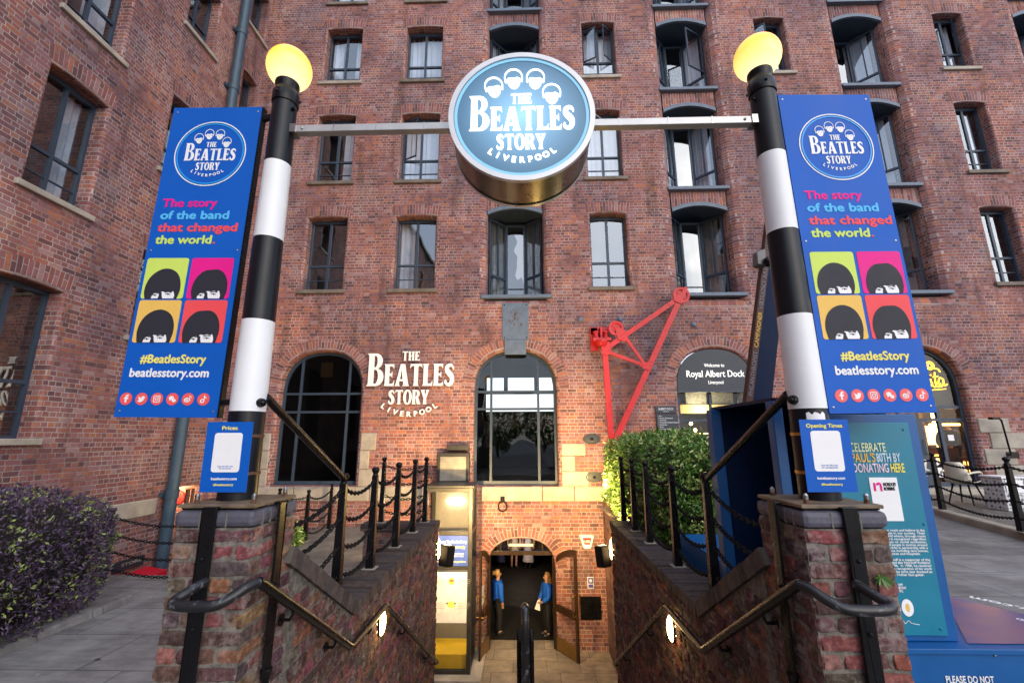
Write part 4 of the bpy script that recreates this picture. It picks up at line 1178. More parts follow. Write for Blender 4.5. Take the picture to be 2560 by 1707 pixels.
# ------------------------------------------------------------------ the logo: letters drawn by hand
def arcpts(cx, cy, rx, ry, a0, a1, n=10): return [(cx+rx*math.cos(R(a0+(a1-a0)*k/n)), cy+ry*math.sin(R(a0+(a1-a0)*k/n))) for k in range(n+1)]
GL = {
 'T': (.74, [[(0,.80),(.03,1),(.71,1),(.74,.80),(.69,.86),(.62,.905),(.49,.91),(.48,.1),(.54,0),(.20,0),(.26,.1),(.25,.91),(.12,.905),(.05,.86)]]),
 'H': (.80, [[(0,0),(.05,.1),(.05,.9),(0,1),(.35,1),(.30,.9),(.30,.57),(.50,.57),(.50,.9),(.45,1),(.80,1),(.75,.9),(.75,.1),(.80,0),(.45,0),(.50,.1),(.50,.46),(.30,.46),(.30,.1),(.35,0)]]),
 'E': (.62, [[(0,0),(.05,.1),(.05,.9),(0,1),(.57,1),(.58,.78),(.51,.87),(.45,.90),(.30,.90),(.30,.57),(.42,.57),(.48,.67),(.48,.36),(.42,.46),(.30,.46),(.30,.10),(.47,.10),(.55,.14),(.61,.24),(.58,0)]]),
 'A': (.86, [[(0,0),(.06,.08),(.32,1),(.58,1),(.80,.08),(.86,0),(.47,0),(.53,.08),(.49,.22),(.27,.22),(.24,.08),(.30,0)], [(.30,.31),(.465,.31),(.385,.74)]]),
 'L': (.60, [[(0,0),(.05,.1),(.05,.9),(0,1),(.36,1),(.30,.9),(.30,.10),(.45,.10),(.53,.14),(.60,.26),(.57,0)]]),
 'B': (.80, [[(0,0),(.07,.07),(.07,.93),(0,1),(.42,1)]+arcpts(.42,.765,.29,.235,90,-80)+[(.50,.53)]+arcpts(.43,.27,.36,.27,75,-90),
             [(.32,.925),(.38,.925)]+arcpts(.38,.75,.10,.175,90,-90)+[(.32,.575)], [(.32,.50),(.39,.50)]+arcpts(.39,.285,.145,.215,90,-90)+[(.32,.07)]]),
 'O': (.82, [circ(.41,.5,.41,.53,36), circ(.41,.5,.165,.42,30)]),
 'R': (.80, [[(0,0),(.05,.1),(.05,.9),(0,1),(.42,1)]+arcpts(.42,.74,.29,.26,90,-60)+[(.80,0),(.50,0),(.36,.44),(.30,.44),(.30,.1),(.35,0)],
             [(.30,.91),(.36,.91)]+arcpts(.36,.72,.11,.19,90,-90)+[(.30,.53)]]),
 'Y': (.80, [[(0,1),(.05,.9),(.28,.42),(.28,.1),(.22,0),(.58,0),(.52,.1),(.52,.44),(.73,.9),(.80,1),(.47,1),(.53,.9),(.43,.62),(.32,.9),(.38,1)]]),
}
_s = smooth2([(.555,.74),(.53,.84),(.44,.925),(.31,.935),(.19,.86),(.16,.74),(.24,.62),(.36,.52),(.46,.40),(.48,.25),(.41,.11),(.28,.055),(.15,.09),(.09,.19),(.12,.27)], 4)
_w = [.05, .09, .13, .15, .20, .24, .26, .27, .26, .24, .20, .15, .13, .12, .06]
_w = [v[0] for v in smooth2([(a, 0) for a in _w], 4)]
GL['S'] = (.66, [stroke(_s, _w)])
def word(s, u0, u1, v0, h, gap=.06, caps=None):
    """list of (loops) for a word filling u0..u1 with height h at baseline v0"""
    tot = sum(GL[c][0] for c in s)+gap*(len(s)-1)
    k = (u1-u0)/tot; u = u0; out = []
    for c in s:
        for lp in GL[c][1]: out.append([(u+x*k, v0+y*h) for x, y in lp])
        u += (GL[c][0]+gap)*k
    return out
def logo(parent, mat, o, rt, up, S, ext=.002, heads=True, rings=None, headmat=None, liv=True, mt2=None):
    mt = frame_mtx(o, rt, up) @ Matrix.Scale(S, 4)
    e = ext/S
    shape(word('THE', -.15, .15, .205, .16), mat, parent, mt, e, 'logo_lettering')
    shape(word('B', -.745, -.455, -.228, .562), mat, parent, mt, e, 'logo_lettering')
    shape(word('EATLES', -.445, .765, -.228, .375, .03), mat, parent, mt, e, 'logo_lettering')
    shape(word('STORY', -.36, .335, -.535, .238, .03), mat, parent, mt, e, 'logo_lettering')
    rr, cy = .80, .06
    for k, ch in enumerate('LIVERPOOL'):
        a = R(-90+(k-4)*8.7)
        c = Vector((rr*math.cos(a), cy+rr*math.sin(a))); tx = Vector((-math.sin(a), math.cos(a)))
        m4 = mt
        cu = bpy.data.curves.new('t', 'FONT'); cu.body = ch; cu.size = .088/.73; cu.align_x = 'CENTER'; cu.offset = .004; cu.extrude = e; cu.resolution_u = 3
        me = eval_mesh(bpy.data.objects.new('t', cu))
        put_mesh(me, 'logo_lettering', mat, parent, mt @ Matrix(((tx.x, -tx.y*1, 0, c.x), (tx.y, tx.x, 0, c.y), (0, 0, 1, e), (0, 0, 0, 1))))
    if heads:
        hm = headmat or mat
        for i, (cx, cy_, tl) in enumerate(((-.395, .475, 8), (-.11, .61, 4), (.205, .60, -2), (.435, .345, 2))):
            ro = Matrix.Translation((cx, cy_, 0)) @ Matrix.Rotation(R(tl), 4, 'Z')
            # a mop of hair as one curved line, a face below a straight fringe, ears, brows, mouth
            shape([stroke(circ(0, .03, .128, .140, 26, -12, 192), [.013+.006*math.sin(PI*k/25) for k in range(26)])], hm, parent, mt @ ro, e, 'portrait')
            face = [(-.088, .018), (-.05, .028), (.0, .016), (.05, .030), (.088, .012), (.092, -.04), (.08, -.095), (.043, -.145), (.0, -.163), (-.043, -.145), (-.08, -.095), (-.092, -.04)]
            eyes = [circ(sx*.042, -.022, .020, .008, 10) for sx in (-1, 1)]
            mouth = [[(-.035, -.098), (0, -.106), (.035, -.098), (0, -.116)]]
            nose = [[(-.006, -.03), (.010, -.062), (-.014, -.066), (-.006, -.06)]]
            shape([face]+eyes+mouth+nose, hm, parent, mt @ ro, e, 'portrait')
            for sx in (-1, 1): shape([circ(sx*.116, -.02, .015, .032, 12)], hm, parent, mt @ ro, e, 'portrait')

M['galv'] = flat('galvanised beam', (.46, .455, .46), .42, metal=.55, vary=.12)
# round sign between the posts, lit from inside
def sign_face():
    m, n, b = nmat('backlit sign face')
    tc = N(n, 'TexCoord'); le = N(n, 'VectorMath', operation='LENGTH'); n.links.new(tc.outputs['Object'], le.inputs[0])
    b.inputs['Base Color'].default_value = (.02, .10, .19, 1); b.inputs['Roughness'].default_value = .3
    b.inputs['Emission Color'].default_value = (.30, .54, .80, 1)
    n.links.new(math_(n, 'MULTIPLY_ADD', math_(n, 'POWER', math_(n, 'MAXIMUM', math_(n, 'MULTIPLY_ADD', le.outputs['Value'], -1.82, 1.0), 0), 1.5), .62, .05), b.inputs['Emission Strength'])
    return m
M['sign_face'] = sign_face()
M['letter_lit'] = emit('lit letters', (1, .985, .95), .85)
M['ring_lit'] = emit('lit ring', (.20, .48, .68), .22)
SC = Vector((.005, 2.725, 4.43)); SR = .515
t = thing('round_sign', 'round backlit sign with four portraits and large lettering, hung between the two lamp posts', 'sign', (0, PYC, 4.43))
mb = MB()
tilt = Matrix.Translation((SC.x, PYC, SC.z)) @ Matrix.Rotation(R(90), 4, 'X')
s0 = len(mb.v); mb.lathe([(SR-.03, -.168), (SR-.004, -.166), (SR-.002, .166), (SR-.03, .168)], (0, 0, 0), 96); mb.move(tilt, s0)
mb.build('drum', 'sign_steel', t, smooth=True)
mb = MB(); s0 = 0; mb.lathe([(SR-.035, .168), (SR-.033, .184), (SR+.003, .184), (SR+.003, .15)], (0, 0, 0), 96); mb.lathe([(SR-.035, -.168), (SR-.033, -.184), (SR+.003, -.184), (SR+.003, -.15)], (0, 0, 0), 96); mb.move(tilt, 0)
mb.build('rim', flat('pale aluminium rim', (.62, .62, .64), .35, metal=.35, vary=.06), t, smooth=True)
fy = PYC-.170
fc = MB(); fc.lathe([(0, .002), (SR-.034, .0)], (0, 0, 0), 96); fc.move(Matrix.Rotation(R(90), 4, 'X'))
me_o = fc.build('face', 'sign_face', None, loc=(0, 0, 0)); me_o.parent = t; me_o.location = Vector((SC.x, fy, SC.z))-Vector((0, PYC, 4.43)); LOC[me_o.name] = Vector((0, PYC, 4.43))
fb = MB(); fb.lathe([(0, 0), (SR-.034, 0)], (0, 0, 0), 64); fb.move(Matrix.Translation((SC.x, PYC+.170, SC.z)) @ Matrix.Rotation(R(-90), 4, 'X')); fb.build('back_face', 'display', t)
mt = frame_mtx((SC.x, fy-.003, SC.z), (1, 0, 0), UPZ)
shape([circ(0, 0, SR*.925, n=96), circ(0, 0, SR*.885, n=96)], 'ring_lit', t, mt, .001, 'ring')
logo(t, 'letter_lit', (SC.x, fy-.004, SC.z-.01), (1, 0, 0), UPZ, SR*.965, ext=.004)
for sg in (-1, 1):
    bm_ = MB(); bm_.box((min(sg*.50, sg*1.73), PYC-.03, 4.445), (max(sg*.50, sg*1.73), PYC+.03, 4.503))
    bm_.build('beam', M['galv'], t, bevel=.004)
j = MB()
for sg in (-1, 1):
    for xx in (.72, 1.08, 1.40): j.box((min(sg*xx, sg*(xx+.006)), PYC-.0325, 4.443), (max(sg*xx, sg*(xx+.006)), PYC-.029, 4.5055))
    j.ball((sg*1.64, PYC-.031, 4.474), .011, 8)
    j.box((min(sg*1.69, sg*1.76), PYC-.04, 4.44), (max(sg*1.69, sg*1.76), PYC+.05, 4.508))
    j.tube([(sg*.50, PYC-.02, 4.60), (sg*.62, PYC-.0, 4.505)], .004, 6)
j.build('joint', 'chrome', t)

# ------------------------------------------------------------------ blue banners
def banner(sg, label):
    Wd, Ht = .69, 2.355
    x0 = -2.705 if sg < 0 else 1.945
    z0 = 2.345
    rot = R(-.7) if sg < 0 else R(.6)
    yaw = 0 if sg < 0 else R(2.2)
    t = thing('banner', label, 'banner', (x0, PYC, z0))
    rt = Vector((math.cos(yaw), math.sin(yaw), 0)); 
    q = Matrix.Rotation(rot, 3, rt.cross(Vector((0, 0, 1))))
    # rotate the panel a little in its own plane
    rt2, up2 = (q @ rt), (q @ Vector((0, 0, 1)))
    O = Vector((x0, PYC, z0)); nr = rt2.cross(up2)
    P = lambda u, v, n=0: O+rt2*u+up2*v+nr*n
    mb = MB(); th = .03
    mb.hexa([P(0, 0, 0), P(Wd, 0, 0), P(Wd, 0, -.004), P(0, 0, -.004), P(0, Ht, 0), P(Wd, Ht, 0), P(Wd, Ht, -.004), P(0, Ht, -.004)])
    mb.build('panel', 'blue', t)
    fr = MB()
    e0, e1 = (Wd-.012, Wd+.012) if sg < 0 else (-.012, .012)
    fr.hexa([P(e0, -.0, -.005), P(e1, 0, -.005), P(e1, 0, -.05), P(e0, 0, -.05), P(e0, Ht, -.005), P(e1, Ht, -.005), P(e1, Ht, -.05), P(e0, Ht, -.05)])
    for v in (.03, Ht-.03): fr.beam(P(.02, v, -.03), P(Wd-.02, v, -.03), .03, .04, up2)
    xe = Wd if sg < 0 else 0
    for v in (.10, Ht-.09):
        fr.beam(P(xe, v, -.03), Vector((sg*1.90, PYC, P(xe, v).z)), .03, .035)
    fr.build('bracket', 'black', t)
    for (u, v) in ((.03, .04), (Wd-.03, .04), (.03, Ht-.04), (Wd-.03, Ht-.04), (.03, Ht/2), (Wd-.03, Ht/2)):
        sw_ = MB(); sw_.ball(P(u, v, .0005), .0075, 8, sy=.4); sw_.build('screw', 'chrome', t)
    mt = lambda u, v, n=.003: (P(u, v, n))
    k = 1 if sg < 0 else 1
    du = 0.0 if sg < 0 else .02
    dv = 0 if sg < 0 else -.02
    # logo
    c = P(.345+du*1.2, 1.955+dv*2, .0015); mm = frame_mtx(c, rt2, up2)
    shape([circ(0, 0, .272, n=64), circ(0, 0, .264, n=64)], 'white', t, mm, .0007, 'ring')
    shape([circ(0, 0, .256, n=64), circ(0, 0, .246, n=64)], 'skyblue', t, mm, .0007, 'ring')
    logo(t, 'white', c, rt2, up2, .262, ext=.0007)
    for s_, m_, u, v, wd in (('The story', 'magenta', .055, 1.517, .41), ('of the band', 'cyan', .055, 1.42, .51), ('that changed', 'coral', .055, 1.323, .59), ('the world', 'lime', .055, 1.228, .415)):
        text(s_, .066, m_, t, P(u+du, v+dv, .0012), rt2, up2, bold=.045, ext=.0007, width=wd)
    text('.', .066, 'coral', t, P(.055+.42+du, 1.228+dv, .0012), rt2, up2, bold=.045, ext=.0007)
    # four squares, each with a mop of dark hair over a pale strip of face
    sq = .302
    for i, (u, v, m_) in enumerate(((.025, .815, 'lime'), (.350, .815, 'magenta'), (.025, .502, 'amber'), (.350, .502, 'coral'))):
        o = P(u+du*.7, v+dv, .0010); mm = frame_mtx(o, rt2, up2)
        r_ = .018
        cs = [(r_, r_, 180), (sq-r_, r_, 270), (sq-r_, sq-r_, 0), (r_, sq-r_, 90)]
        shape([[p for (cx, cy, a) in cs for p in arcpts(cx, cy, r_, r_, a, a+90, 5)]], m_, t, mm, .0006, 'square')
        lean = (-.004, .006, .0, -.006)[i]
        hair = smooth2([(.036, .0), (.024, .05), (.030, .11), (.055, .165), (.10, .205), (.155+lean, .222-.008*(i % 2)), (.205, .212), (.248, .178), (.273, .12), (.277, .055), (.262, .0)], 5)
        hair = [(x+lean, max(0, y+(.012 if i > 1 else 0)*(y > .02))) for x, y in hair]
        mm2 = frame_mtx(P(u+du*.7, v+dv, .0026), rt2, up2)
        shape([hair], 'ink', t, mm2, .0006, 'portrait')
        mm3 = frame_mtx(P(u+du*.7, v+dv, .0042), rt2, up2)
        fr_ = (.062, .066, .064, .068)[i]
        f1 = [(.078, .001), (.082, .022), (.092, .040), (.110, .050), (.132, fr_-.014), (.150, fr_-.002), (.172, fr_-.008), (.195, fr_), (.215, fr_-.010), (.229, fr_+.001), (.238, fr_-.022), (.242, .02), (.238, .001)]
        f1 = [(x_, y_*.86) for x_, y_ in f1]
        shape([f1], 'white', t, mm3, .0006, 'portrait')
        m5 = mm3 @ Matrix.Translation((0, 0, .0014))
        shape([[(.128, .001), (.133, .030), (.120, .044), (.136, .050), (.150, .044), (.154, .018), (.160, .001)]], 'ink', t, m5, .0004, 'portrait')
        for (ex, ey, es) in ((.103, .024, .8), (.195, .031, 1.0)):
            shape([stroke(smooth2([(ex-.020*es, ey-.001), (ex-.004, ey+.005), (ex+.020*es, ey-.002)], 3), [.001]+[.0045]*5+[.001])], 'ink', t, m5, .0004, 'portrait')
            shape([circ(ex+.002, ey, .0058, n=10)], 'ink', t, m5 @ Matrix.Translation((0, 0, .0009)), .0004, 'portrait')
            shape([stroke(smooth2([(ex-.026*es, ey+.012), (ex, ey+.0185), (ex+.028*es, ey+.012)], 3), [.003]+[.006]*5+[.002])], 'ink', t, m5, .0004, 'portrait')
    text('#BeatlesStory', .060, 'lemon', t, P(.335+du*1.2, .362+dv, .0012), rt2, up2, 'CENTER', bold=.04, shear=0, ext=.0007, width=.455)
    text('beatlesstory.com', .060, 'white', t, P(.325+du*1.4, .268+dv, .0012), rt2, up2, 'CENTER', bold=.04, shear=0, ext=.0007, width=.545)
    # six round badges
    for i in range(6):
        u = .062+i*.105+du*1.5; o = P(u, .12+dv*.4, .0010); mm = frame_mtx(o, rt2, up2)
        shape([circ(0, 0, .041, n=32)], 'icon', t, mm, .0006, 'badge')
        m2 = frame_mtx(P(u, .12+dv*.4, .0026), rt2, up2)
        sc_ = .041
        S = lambda l: [(x*sc_, y*sc_) for x, y in l]
        G = []
        if i == 0: G = [[S([(-.12,-.6),(.16,-.6),(.16,-.05),(.36,-.05),(.40,.2),(.16,.2),(.16,.32),(.24,.42),(.40,.42),(.40,.64),(.12,.65),(-.06,.52),(-.12,.34),(-.12,.2),(-.32,.2),(-.32,-.05),(-.12,-.05)])]]
        if i == 1: G = [[S(smooth2([(-.62,-.38),(-.30,-.28),(-.5,-.1),(-.36,-.06),(-.56,.18),(-.42,.16),(-.55,.45),(-.3,.24),(.0,.16),(.05,.36),(.28,.46),(.48,.32),(.62,.34),(.52,.18),(.45,-.12),(.15,-.46),(-.3,-.52),(-.62,-.38)], 3)[:-1])]]
        if i == 2:
            rr = lambda a, r: [p for (cx, cy, an) in ((a-r, a-r, 0), (-a+r, a-r, 90), (-a+r, -a+r, 180), (a-r, -a+r, 270)) for p in arcpts(cx, cy, r, r, an, an+90, 5)]
            G = [[S(rr(.56, .22)), S(rr(.44, .14))], [S(circ(0, 0, .30, n=20)), S(circ(0, 0, .19, n=20))], [S(circ(.30, .30, .06, n=10))]]
        if i == 3: G = [[S(circ(-.18, .16, .40, .34, 24)), S(circ(-.32, .22, .05, n=8)), S(circ(-.06, .22, .05, n=8))], [S([(-.40, -.10), (-.46, -.34), (-.22, -.16)])]]
        if i == 3: G += [[S(circ(.30, -.24, .31, .26, 24)), S(circ(.20, -.2, .04, n=8)), S(circ(.40, -.2, .04, n=8))]]
        if i == 4: G = [[S(circ(-.10, -.14, .52, .38, 28)), S(circ(-.10, -.17, .34, .25, 24))], [S(circ(-.14, -.18, .2, .18, 20)), S(circ(-.20, -.22, .07, n=8))], [S(stroke(circ(.22, .2, .34, n=12, a0=-10, a1=95), .09))], [S(stroke(circ(.22, .2, .17, n=10, a0=-10, a1=95), .08))]]
        if i == 5: G = [[S(stroke(smooth2([(-.02,-.02),(-.22,-.04),(-.40,-.24),(-.28,-.50),(-.02,-.50),(.12,-.26),(.12,.62)], 5), .17))], [S([(.205, .62), (.25, .42), (.50, .28), (.50, .10), (.205, .24)])]]
        for gi, g in enumerate(G): shape(g, 'white', t, m2 @ Matrix.Translation((0, 0, gi*.0004)), .0006, 'badge_symbol')
    return t
banner(-1, 'blue banner with four coloured portrait squares, bracketed to the left lamp post')
banner(1, 'blue banner with four coloured portrait squares, bracketed to the right lamp post')

# ------------------------------------------------------------------ small boards on the posts
def board(sg, head, l1, l2, label):
    x0 = -1.975 if sg < 0 else 1.668
    Wd, z0, z1, y = .29, 1.885, 2.305, PYC-.118
    tl = -.03 if sg < 0 else .012
    t = thing('post_board', label, 'board', (x0, y, z0))
    rt = Vector((1, 0, 0)); up = Vector((-.012 if sg < 0 else .012, 0, 1)).normalized()
    O = Vector((x0-tl*0, y, z0)); P = lambda u, v, n=0: O+rt*u+up*v+Vector((0, -1, 0))*n
    mb = MB(); H = z1-z0
    mb.hexa([P(0, 0, .003), P(Wd, 0, .003), P(Wd, 0, 0), P(0, 0, 0), P(0, H, .003), P(Wd, H, .003), P(Wd, H, 0), P(0, H, 0)])
    mb.build('panel', 'blue', t)
    mm = frame_mtx(P(Wd/2, .235, .0038), rt, up); a, b, r_ = .088, .118, .018
    shape([[p for (cx, cy, an) in ((a-r_, b-r_, 0), (-a+r_, b-r_, 90), (-a+r_, -b+r_, 180), (a-r_, -b+r_, 270)) for p in arcpts(cx, cy, r_, r_, an, an+90, 5)]], 'white', t, mm, .0005, 'white_field')
    text(head, .024, 'lemon', t, P(.145, .372, .0038), rt, up, 'CENTER', bold=.04, ext=.0005, width=(.098 if sg < 0 else .215))
    text('.', .024, 'coral', t, P(.145+(.052 if sg < 0 else .11), .372, .0038), rt, up, bold=.04, ext=.0005)
    text('Scan the QR code\n'+l1, .0095, 'blue', t, P(.145, .148, .0052), rt, up, 'CENTER', bold=.012, ext=.0003, line=.95)
    text('beatlesstory.com', .0155, 'white', t, P(.145, .072, .0038), rt, up, 'CENTER', bold=.045, ext=.0005, width=.16)
    text('#beatlesstory', .0135, 'lemon', t, P(.145, .038, .0038), rt, up, 'CENTER', bold=.045, ext=.0005, width=.125)
board(-1, 'Prices', 'for our prices', '', 'small blue board headed Prices, strapped to the foot of the left lamp post')
board(1, 'Opening Times', 'our opening hours', '', 'small blue board headed Opening Times, strapped to the foot of the right lamp post')

# ------------------------------------------------------------------ lettering fixed to the front wall
t = thing('wall_lettering', 'raised white wall lettering without a board, between the two large arched windows', 'lettering', (-3.07, D, 2.7))
logo(t, M['white'], (-3.07, D-.05, 3.955), (1, 0, 0), UPZ, 1.6, ext=.02, heads=False)
# ------------------------------------------------------------------ red jib crane on the wall
t = thing('wall_crane', 'red iron jib crane fixed to the brick wall, rising over the green hedge', 'crane', (2.3, D, 1.4))
YC = D-.30
def cz(x, y): 
    p = atY((1460+x/3.732)*2352/2560, (700+y/3.732)*2352/2560, YC); return Vector((p.x, YC, p.z))
def flatbar(p, q, w, th=.07):
    mb = MB(); mb.beam(p, q, th, w, up=(0, 0, 1) if abs((q-p).normalized().z) < .9 else (1, 0, 0)); return mb
A, B = cz(190, 600), cz(215, 1500)
B2 = Vector((B.x+.02, YC, 1.35))
tip = cz(905, 155); n2 = cz(375, 520); n3 = cz(575, 800); gus = cz(205, 640); foot = cz(285, 1490)
flatbar(A, Vector((A.x+.075, YC, 1.5)), .15).build('post', 'red', t, bevel=.006)
flatbar(foot+Vector((-.03, 0, -.1)), tip, .15).build('strut', 'red', t, bevel=.006)
flatbar(gus, tip, .13).build('tie', 'red', t, bevel=.006)
flatbar(gus+Vector((.02, .01, -.08)), n3, .085, .05).build('brace', 'red', t, bevel=.004)
flatbar(n2, n3, .085, .05).build('brace', 'red', t, bevel=.004)
def gplate(pts, dy=-.04, th=.02):
    mb = MB(); P = [Vector((p.x, YC+dy, p.z)) for p in pts]; Q = [p+Vector((0, -th, 0)) for p in P]
    mb.face(Q); mb.face(P[::-1])
    for k in range(len(P)): j = (k+1) % len(P); mb.face([P[k], P[j], Q[j], Q[k]])
    return mb
gplate([cz(158, 575), cz(240, 580), cz(252, 690), cz(205, 705), cz(160, 700)]).build('gusset', 'red', t, weld=False)
gplate([cz(292, 470), cz(330, 445), cz(398, 490), cz(400, 545), cz(380, 580), cz(310, 555)]).build('gusset', 'red', t, weld=False)
gplate([cz(520, 775), cz(590, 770), cz(622, 790), cz(600, 845), cz(560, 830), cz(512, 800)]).build('gusset', 'red', t, weld=False)
gplate([cz(825, 175), cz(850, 160), cz(905, 120), cz(935, 65), cz(960, 80), cz(945, 130), cz(900, 225), cz(845, 205)]).build('gusset', 'red', t, weld=False)
def wheel(c, r):
    mb = MB(); mt = Matrix.Translation(c) @ Matrix.Rotation(R(90), 4, 'X')
    mb.lathe([(r*.72, -.03), (r*.99, -.035), (r*.90, -.012), (r*.90, .012), (r*.99, .035), (r*.72, .03), (r*.70, .012), (r*.70, -.012), (r*.72, -.03)], (0, 0, 0), 32)
    mb.lathe([(0, -.03), (r*.2, -.03), (r*.2, .03), (0, .03)], (0, 0, 0), 14)
    mb.lathe([(r*.2, -.006), (r*.71, -.006)], (0, 0, 0), 32); 
    for k in range(4):
        a = PI/4+k*PI/2; s0 = len(mb.v); mb.beam((0, 0, 0), (r*.74*math.cos(a), r*.74*math.sin(a), 0), .035, .02)
    mb.move(mt); return mb
wheel(tip+Vector((.0, -.02, .03)), .225).build('pulley', 'red', t)
wheel(cz(297, 452)+Vector((0, -.02, 0)), .20).build('pulley', 'red', t)
bk = MB(); c0 = cz(160, 500); 
bk.box((c0.x-.26, D-.09, c0.z-.42), (c0.x-.06, D+.0, c0.z+.22)); bk.box((c0.x-.25, D-.09, c0.z+.02), (c0.x+.24, D-.0, c0.z+.23))
bk.box((c0.x-.23, D-.36, c0.z-.20), (c0.x+.25, D-.09, c0.z-.12)); bk.box((c0.x-.02, D-.3, c0.z-.12), (c0.x+.03, D-.09, c0.z+.2))
for dx in (-.13, .13):
    bk.lathe([(.05, -.12), (.085, -.10), (.085, -.07), (.06, -.05), (.06, .02), (.085, .04), (.085, .07), (.03, .10), (0, .10)], c0+Vector((dx, -.02+.1, 0)), 14)
bk.lathe([(0, -.34), (.12, -.34), (.16, -.24), (.16, -.20)], c0+Vector((.0, -.02, .0)), 18)
bk.build('bracket', 'red', t, bevel=.006)
rv = MB()
def rivs(p, q, n, rr=.014):
    for k in range(n): rv.ball(p.lerp(q, (k+.5)/n)+Vector((0, -.036, 0)), rr, 6)
rivs(foot, tip, 18); rivs(gus, tip, 9); 
for p in ((170, 590), (205, 600), (235, 585), (170, 655), (200, 630), (180, 690), (235, 665), (320, 540), (345, 522), (368, 505), (385, 488), (345, 560), (365, 548), (535, 800), (550, 790), (565, 805), (590, 785), (615, 800), (530, 785)): rv.ball(cz(*p)+Vector((0, -.062, 0)), .014, 6)
rv.build('rivet', 'red', t)
ft = MB(); ft.box((foot.x-.26, D-.42, 1.28), (foot.x+.14, D, 1.5)); ft.box((foot.x-.2, D-.4, .98), (foot.x+.1, D-.1, 1.1)); ft.build('foot_bracket', 'red', t, bevel=.01)

# iron pattress plates and studs
def pattress(x, z, w, h, label):
    t = thing('wall_plate', label, 'wall plate', (x, D, z))
    mb = MB(); mt = Matrix.Translation((x, D-.012, z)) @ Matrix.Rotation(R(90), 4, 'X') @ Matrix.Diagonal((w, h, 1, 1))
    mb.lathe([(0, .03), (.2, .035), (.25, .02), (.8, .012), (.84, .03), (1, .03), (1, -.012)], (0, 0, 0), 30); mb.move(mt); mb.build('plate', 'slate', t, smooth=True, ang=30)
    s = MB(); s.ball((x, D-.05, z), .035, 10, sy=.6); s.build('boss', 'iron', t)
pattress(1.79, 2.17, .23, .13, 'oval iron wall plate beside the crane foot, upper of two')
pattress(1.82, 1.21, .23, .13, 'oval iron wall plate under the other, just over the stone band')
pattress(2.62, 2.19, .20, .12, 'oval iron wall plate half behind the hedge, right of the crane foot')
for i, (x, z, l) in enumerate(((1.61, 5.42, 'blue grey iron stud on bare brick, left of the crane pulley'), (2.70, 5.42, 'blue grey iron stud just over the small crane pulley'), (4.72, 5.25, 'blue grey iron stud right of the crane arm, over the welcome arch'))):
    mb = MB(); s0 = 0; mb.lathe([(0, .06), (.035, .055), (.075, .02), (.08, 0)], (0, 0, 0), 12); mb.move(Matrix.Translation((x, D, z)) @ Matrix.Rotation(R(90), 4, 'X'))
    o = mb.build('wall_stud', 'steel', None, loc=(x, D, z)); tag(o, l, 'wall stud', 'iron studs on the brick wall')
# blistered steel plate over the middle arch
t = thing('steel_wall_plate', 'blistered grey steel plate bolted to the wall above the middle arched window', 'wall plate', (-.2, D, 4.5))
mb = MB(); mb.box((-.57, D-.025, 4.86), (.17, D, 5.92)); mb.box((-.50, D-.045, 4.44), (.09, D+.01, 4.855)); mb.build('plate', 'steel', t, bevel=.006)
s = MB()
for x in (-.51, .11):
    for z in (4.92, 5.86): s.ball((x, D-.026, z), .02, 8, sy=.6)
s.build('bolt', 'iron', t)
rr = random.Random(3); s = MB()
for k in range(26): s.ball((-.2+rr.gauss(0, .09), D-.026, 5.52+rr.gauss(0, .11)), rr.uniform(.008, .03), 7, sy=.25, sz=rr.uniform(.5, 1.3))
s.build('rust_blister', 'rust', t)

# welcome sign filling the head of the arch, shop front below
a = ARCH[2]
t = thing('arch_sign', 'dark arched fascia sign with pale lettering over the shop door right of the crane', 'sign', (5.26, D, 3.45))
lp = [(x, z) for x, z in arch_loop(*a, n=24)[2:]]
lp = [((x-5.19)*.985+5.19, 3.42 if False else z-.02) for x, z in lp]
poly = [(lp[-1][0], 3.42), (lp[0][0], 3.42)]+lp
mb = MB(); F1 = [FW(x, z, .05) for x, z in poly]; F2 = [FW(x, z, .10) for x, z in poly]
mb.face(F1); mb.face(F2[::-1])
for k in range(len(poly)): j = (k+1) % len(poly); mb.face([F1[k], F1[j], F2[j], F2[k]])
mb.build('board', 'slate', t, weld=False)
tr = MB(); tr.box((4.16, D+.04, 3.385), (6.22, D+.11, 3.425)); tr.build('bottom_rail', 'frame', t)
M['sign_white'] = emit('backlit letters', (.95, .93, .88), .35)
text('Welcome to', .10, 'sign_white', t, (5.19, D+.047, 4.07), align='CENTER', ext=.004, width=.54)
text('Royal Albert Dock', .185, 'sign_white', t, (5.19, D+.047, 3.80), align='CENTER', bold=.012, ext=.004, width=1.55)
text('Liverpool', .095, 'sign_white', t, (5.19, D+.047, 3.61), align='CENTER', ext=.004, width=.40)
# inside of the shop: pale striped ceiling panels, timber back wall, warm bulbs
sf = thing('shop_front', 'glazed shop front with warm hanging bulbs under the welcome sign', 'shop front', (5.26, D+.2, .9))
x0, x1 = 4.16, 6.22
fr = MB(); fr.box((x0, D+.18, .9), (x0+.07, D+.26, 3.385)); fr.box((x1-.07, D+.18, .9), (x1, D+.26, 3.385)); fr.box((5.02, D+.19, .9), (5.08, D+.25, 3.385)); fr.box((5.8, D+.19, .9), (5.86, D+.25, 3.385)); fr.box((x0+.07, D+.19, 2.62), (x1-.07, D+.25, 2.68)); fr.build('frame', 'frame', sf)
g = MB(); g.face([FW(x0, .9, .22), FW(x1, .9, .22), FW(x1, 3.38, .22), FW(x0, 3.38, .22)]); g.build('pane', glass('shop glass', (.92, .92, .9), .02), sf)
rm = MB(); X0, X1, lo, hi, dd = 3.3, 8.6, .9, 4.2, 5.0
shopm = flat('shop plaster', (.13, .125, .075), .8, vary=.3)
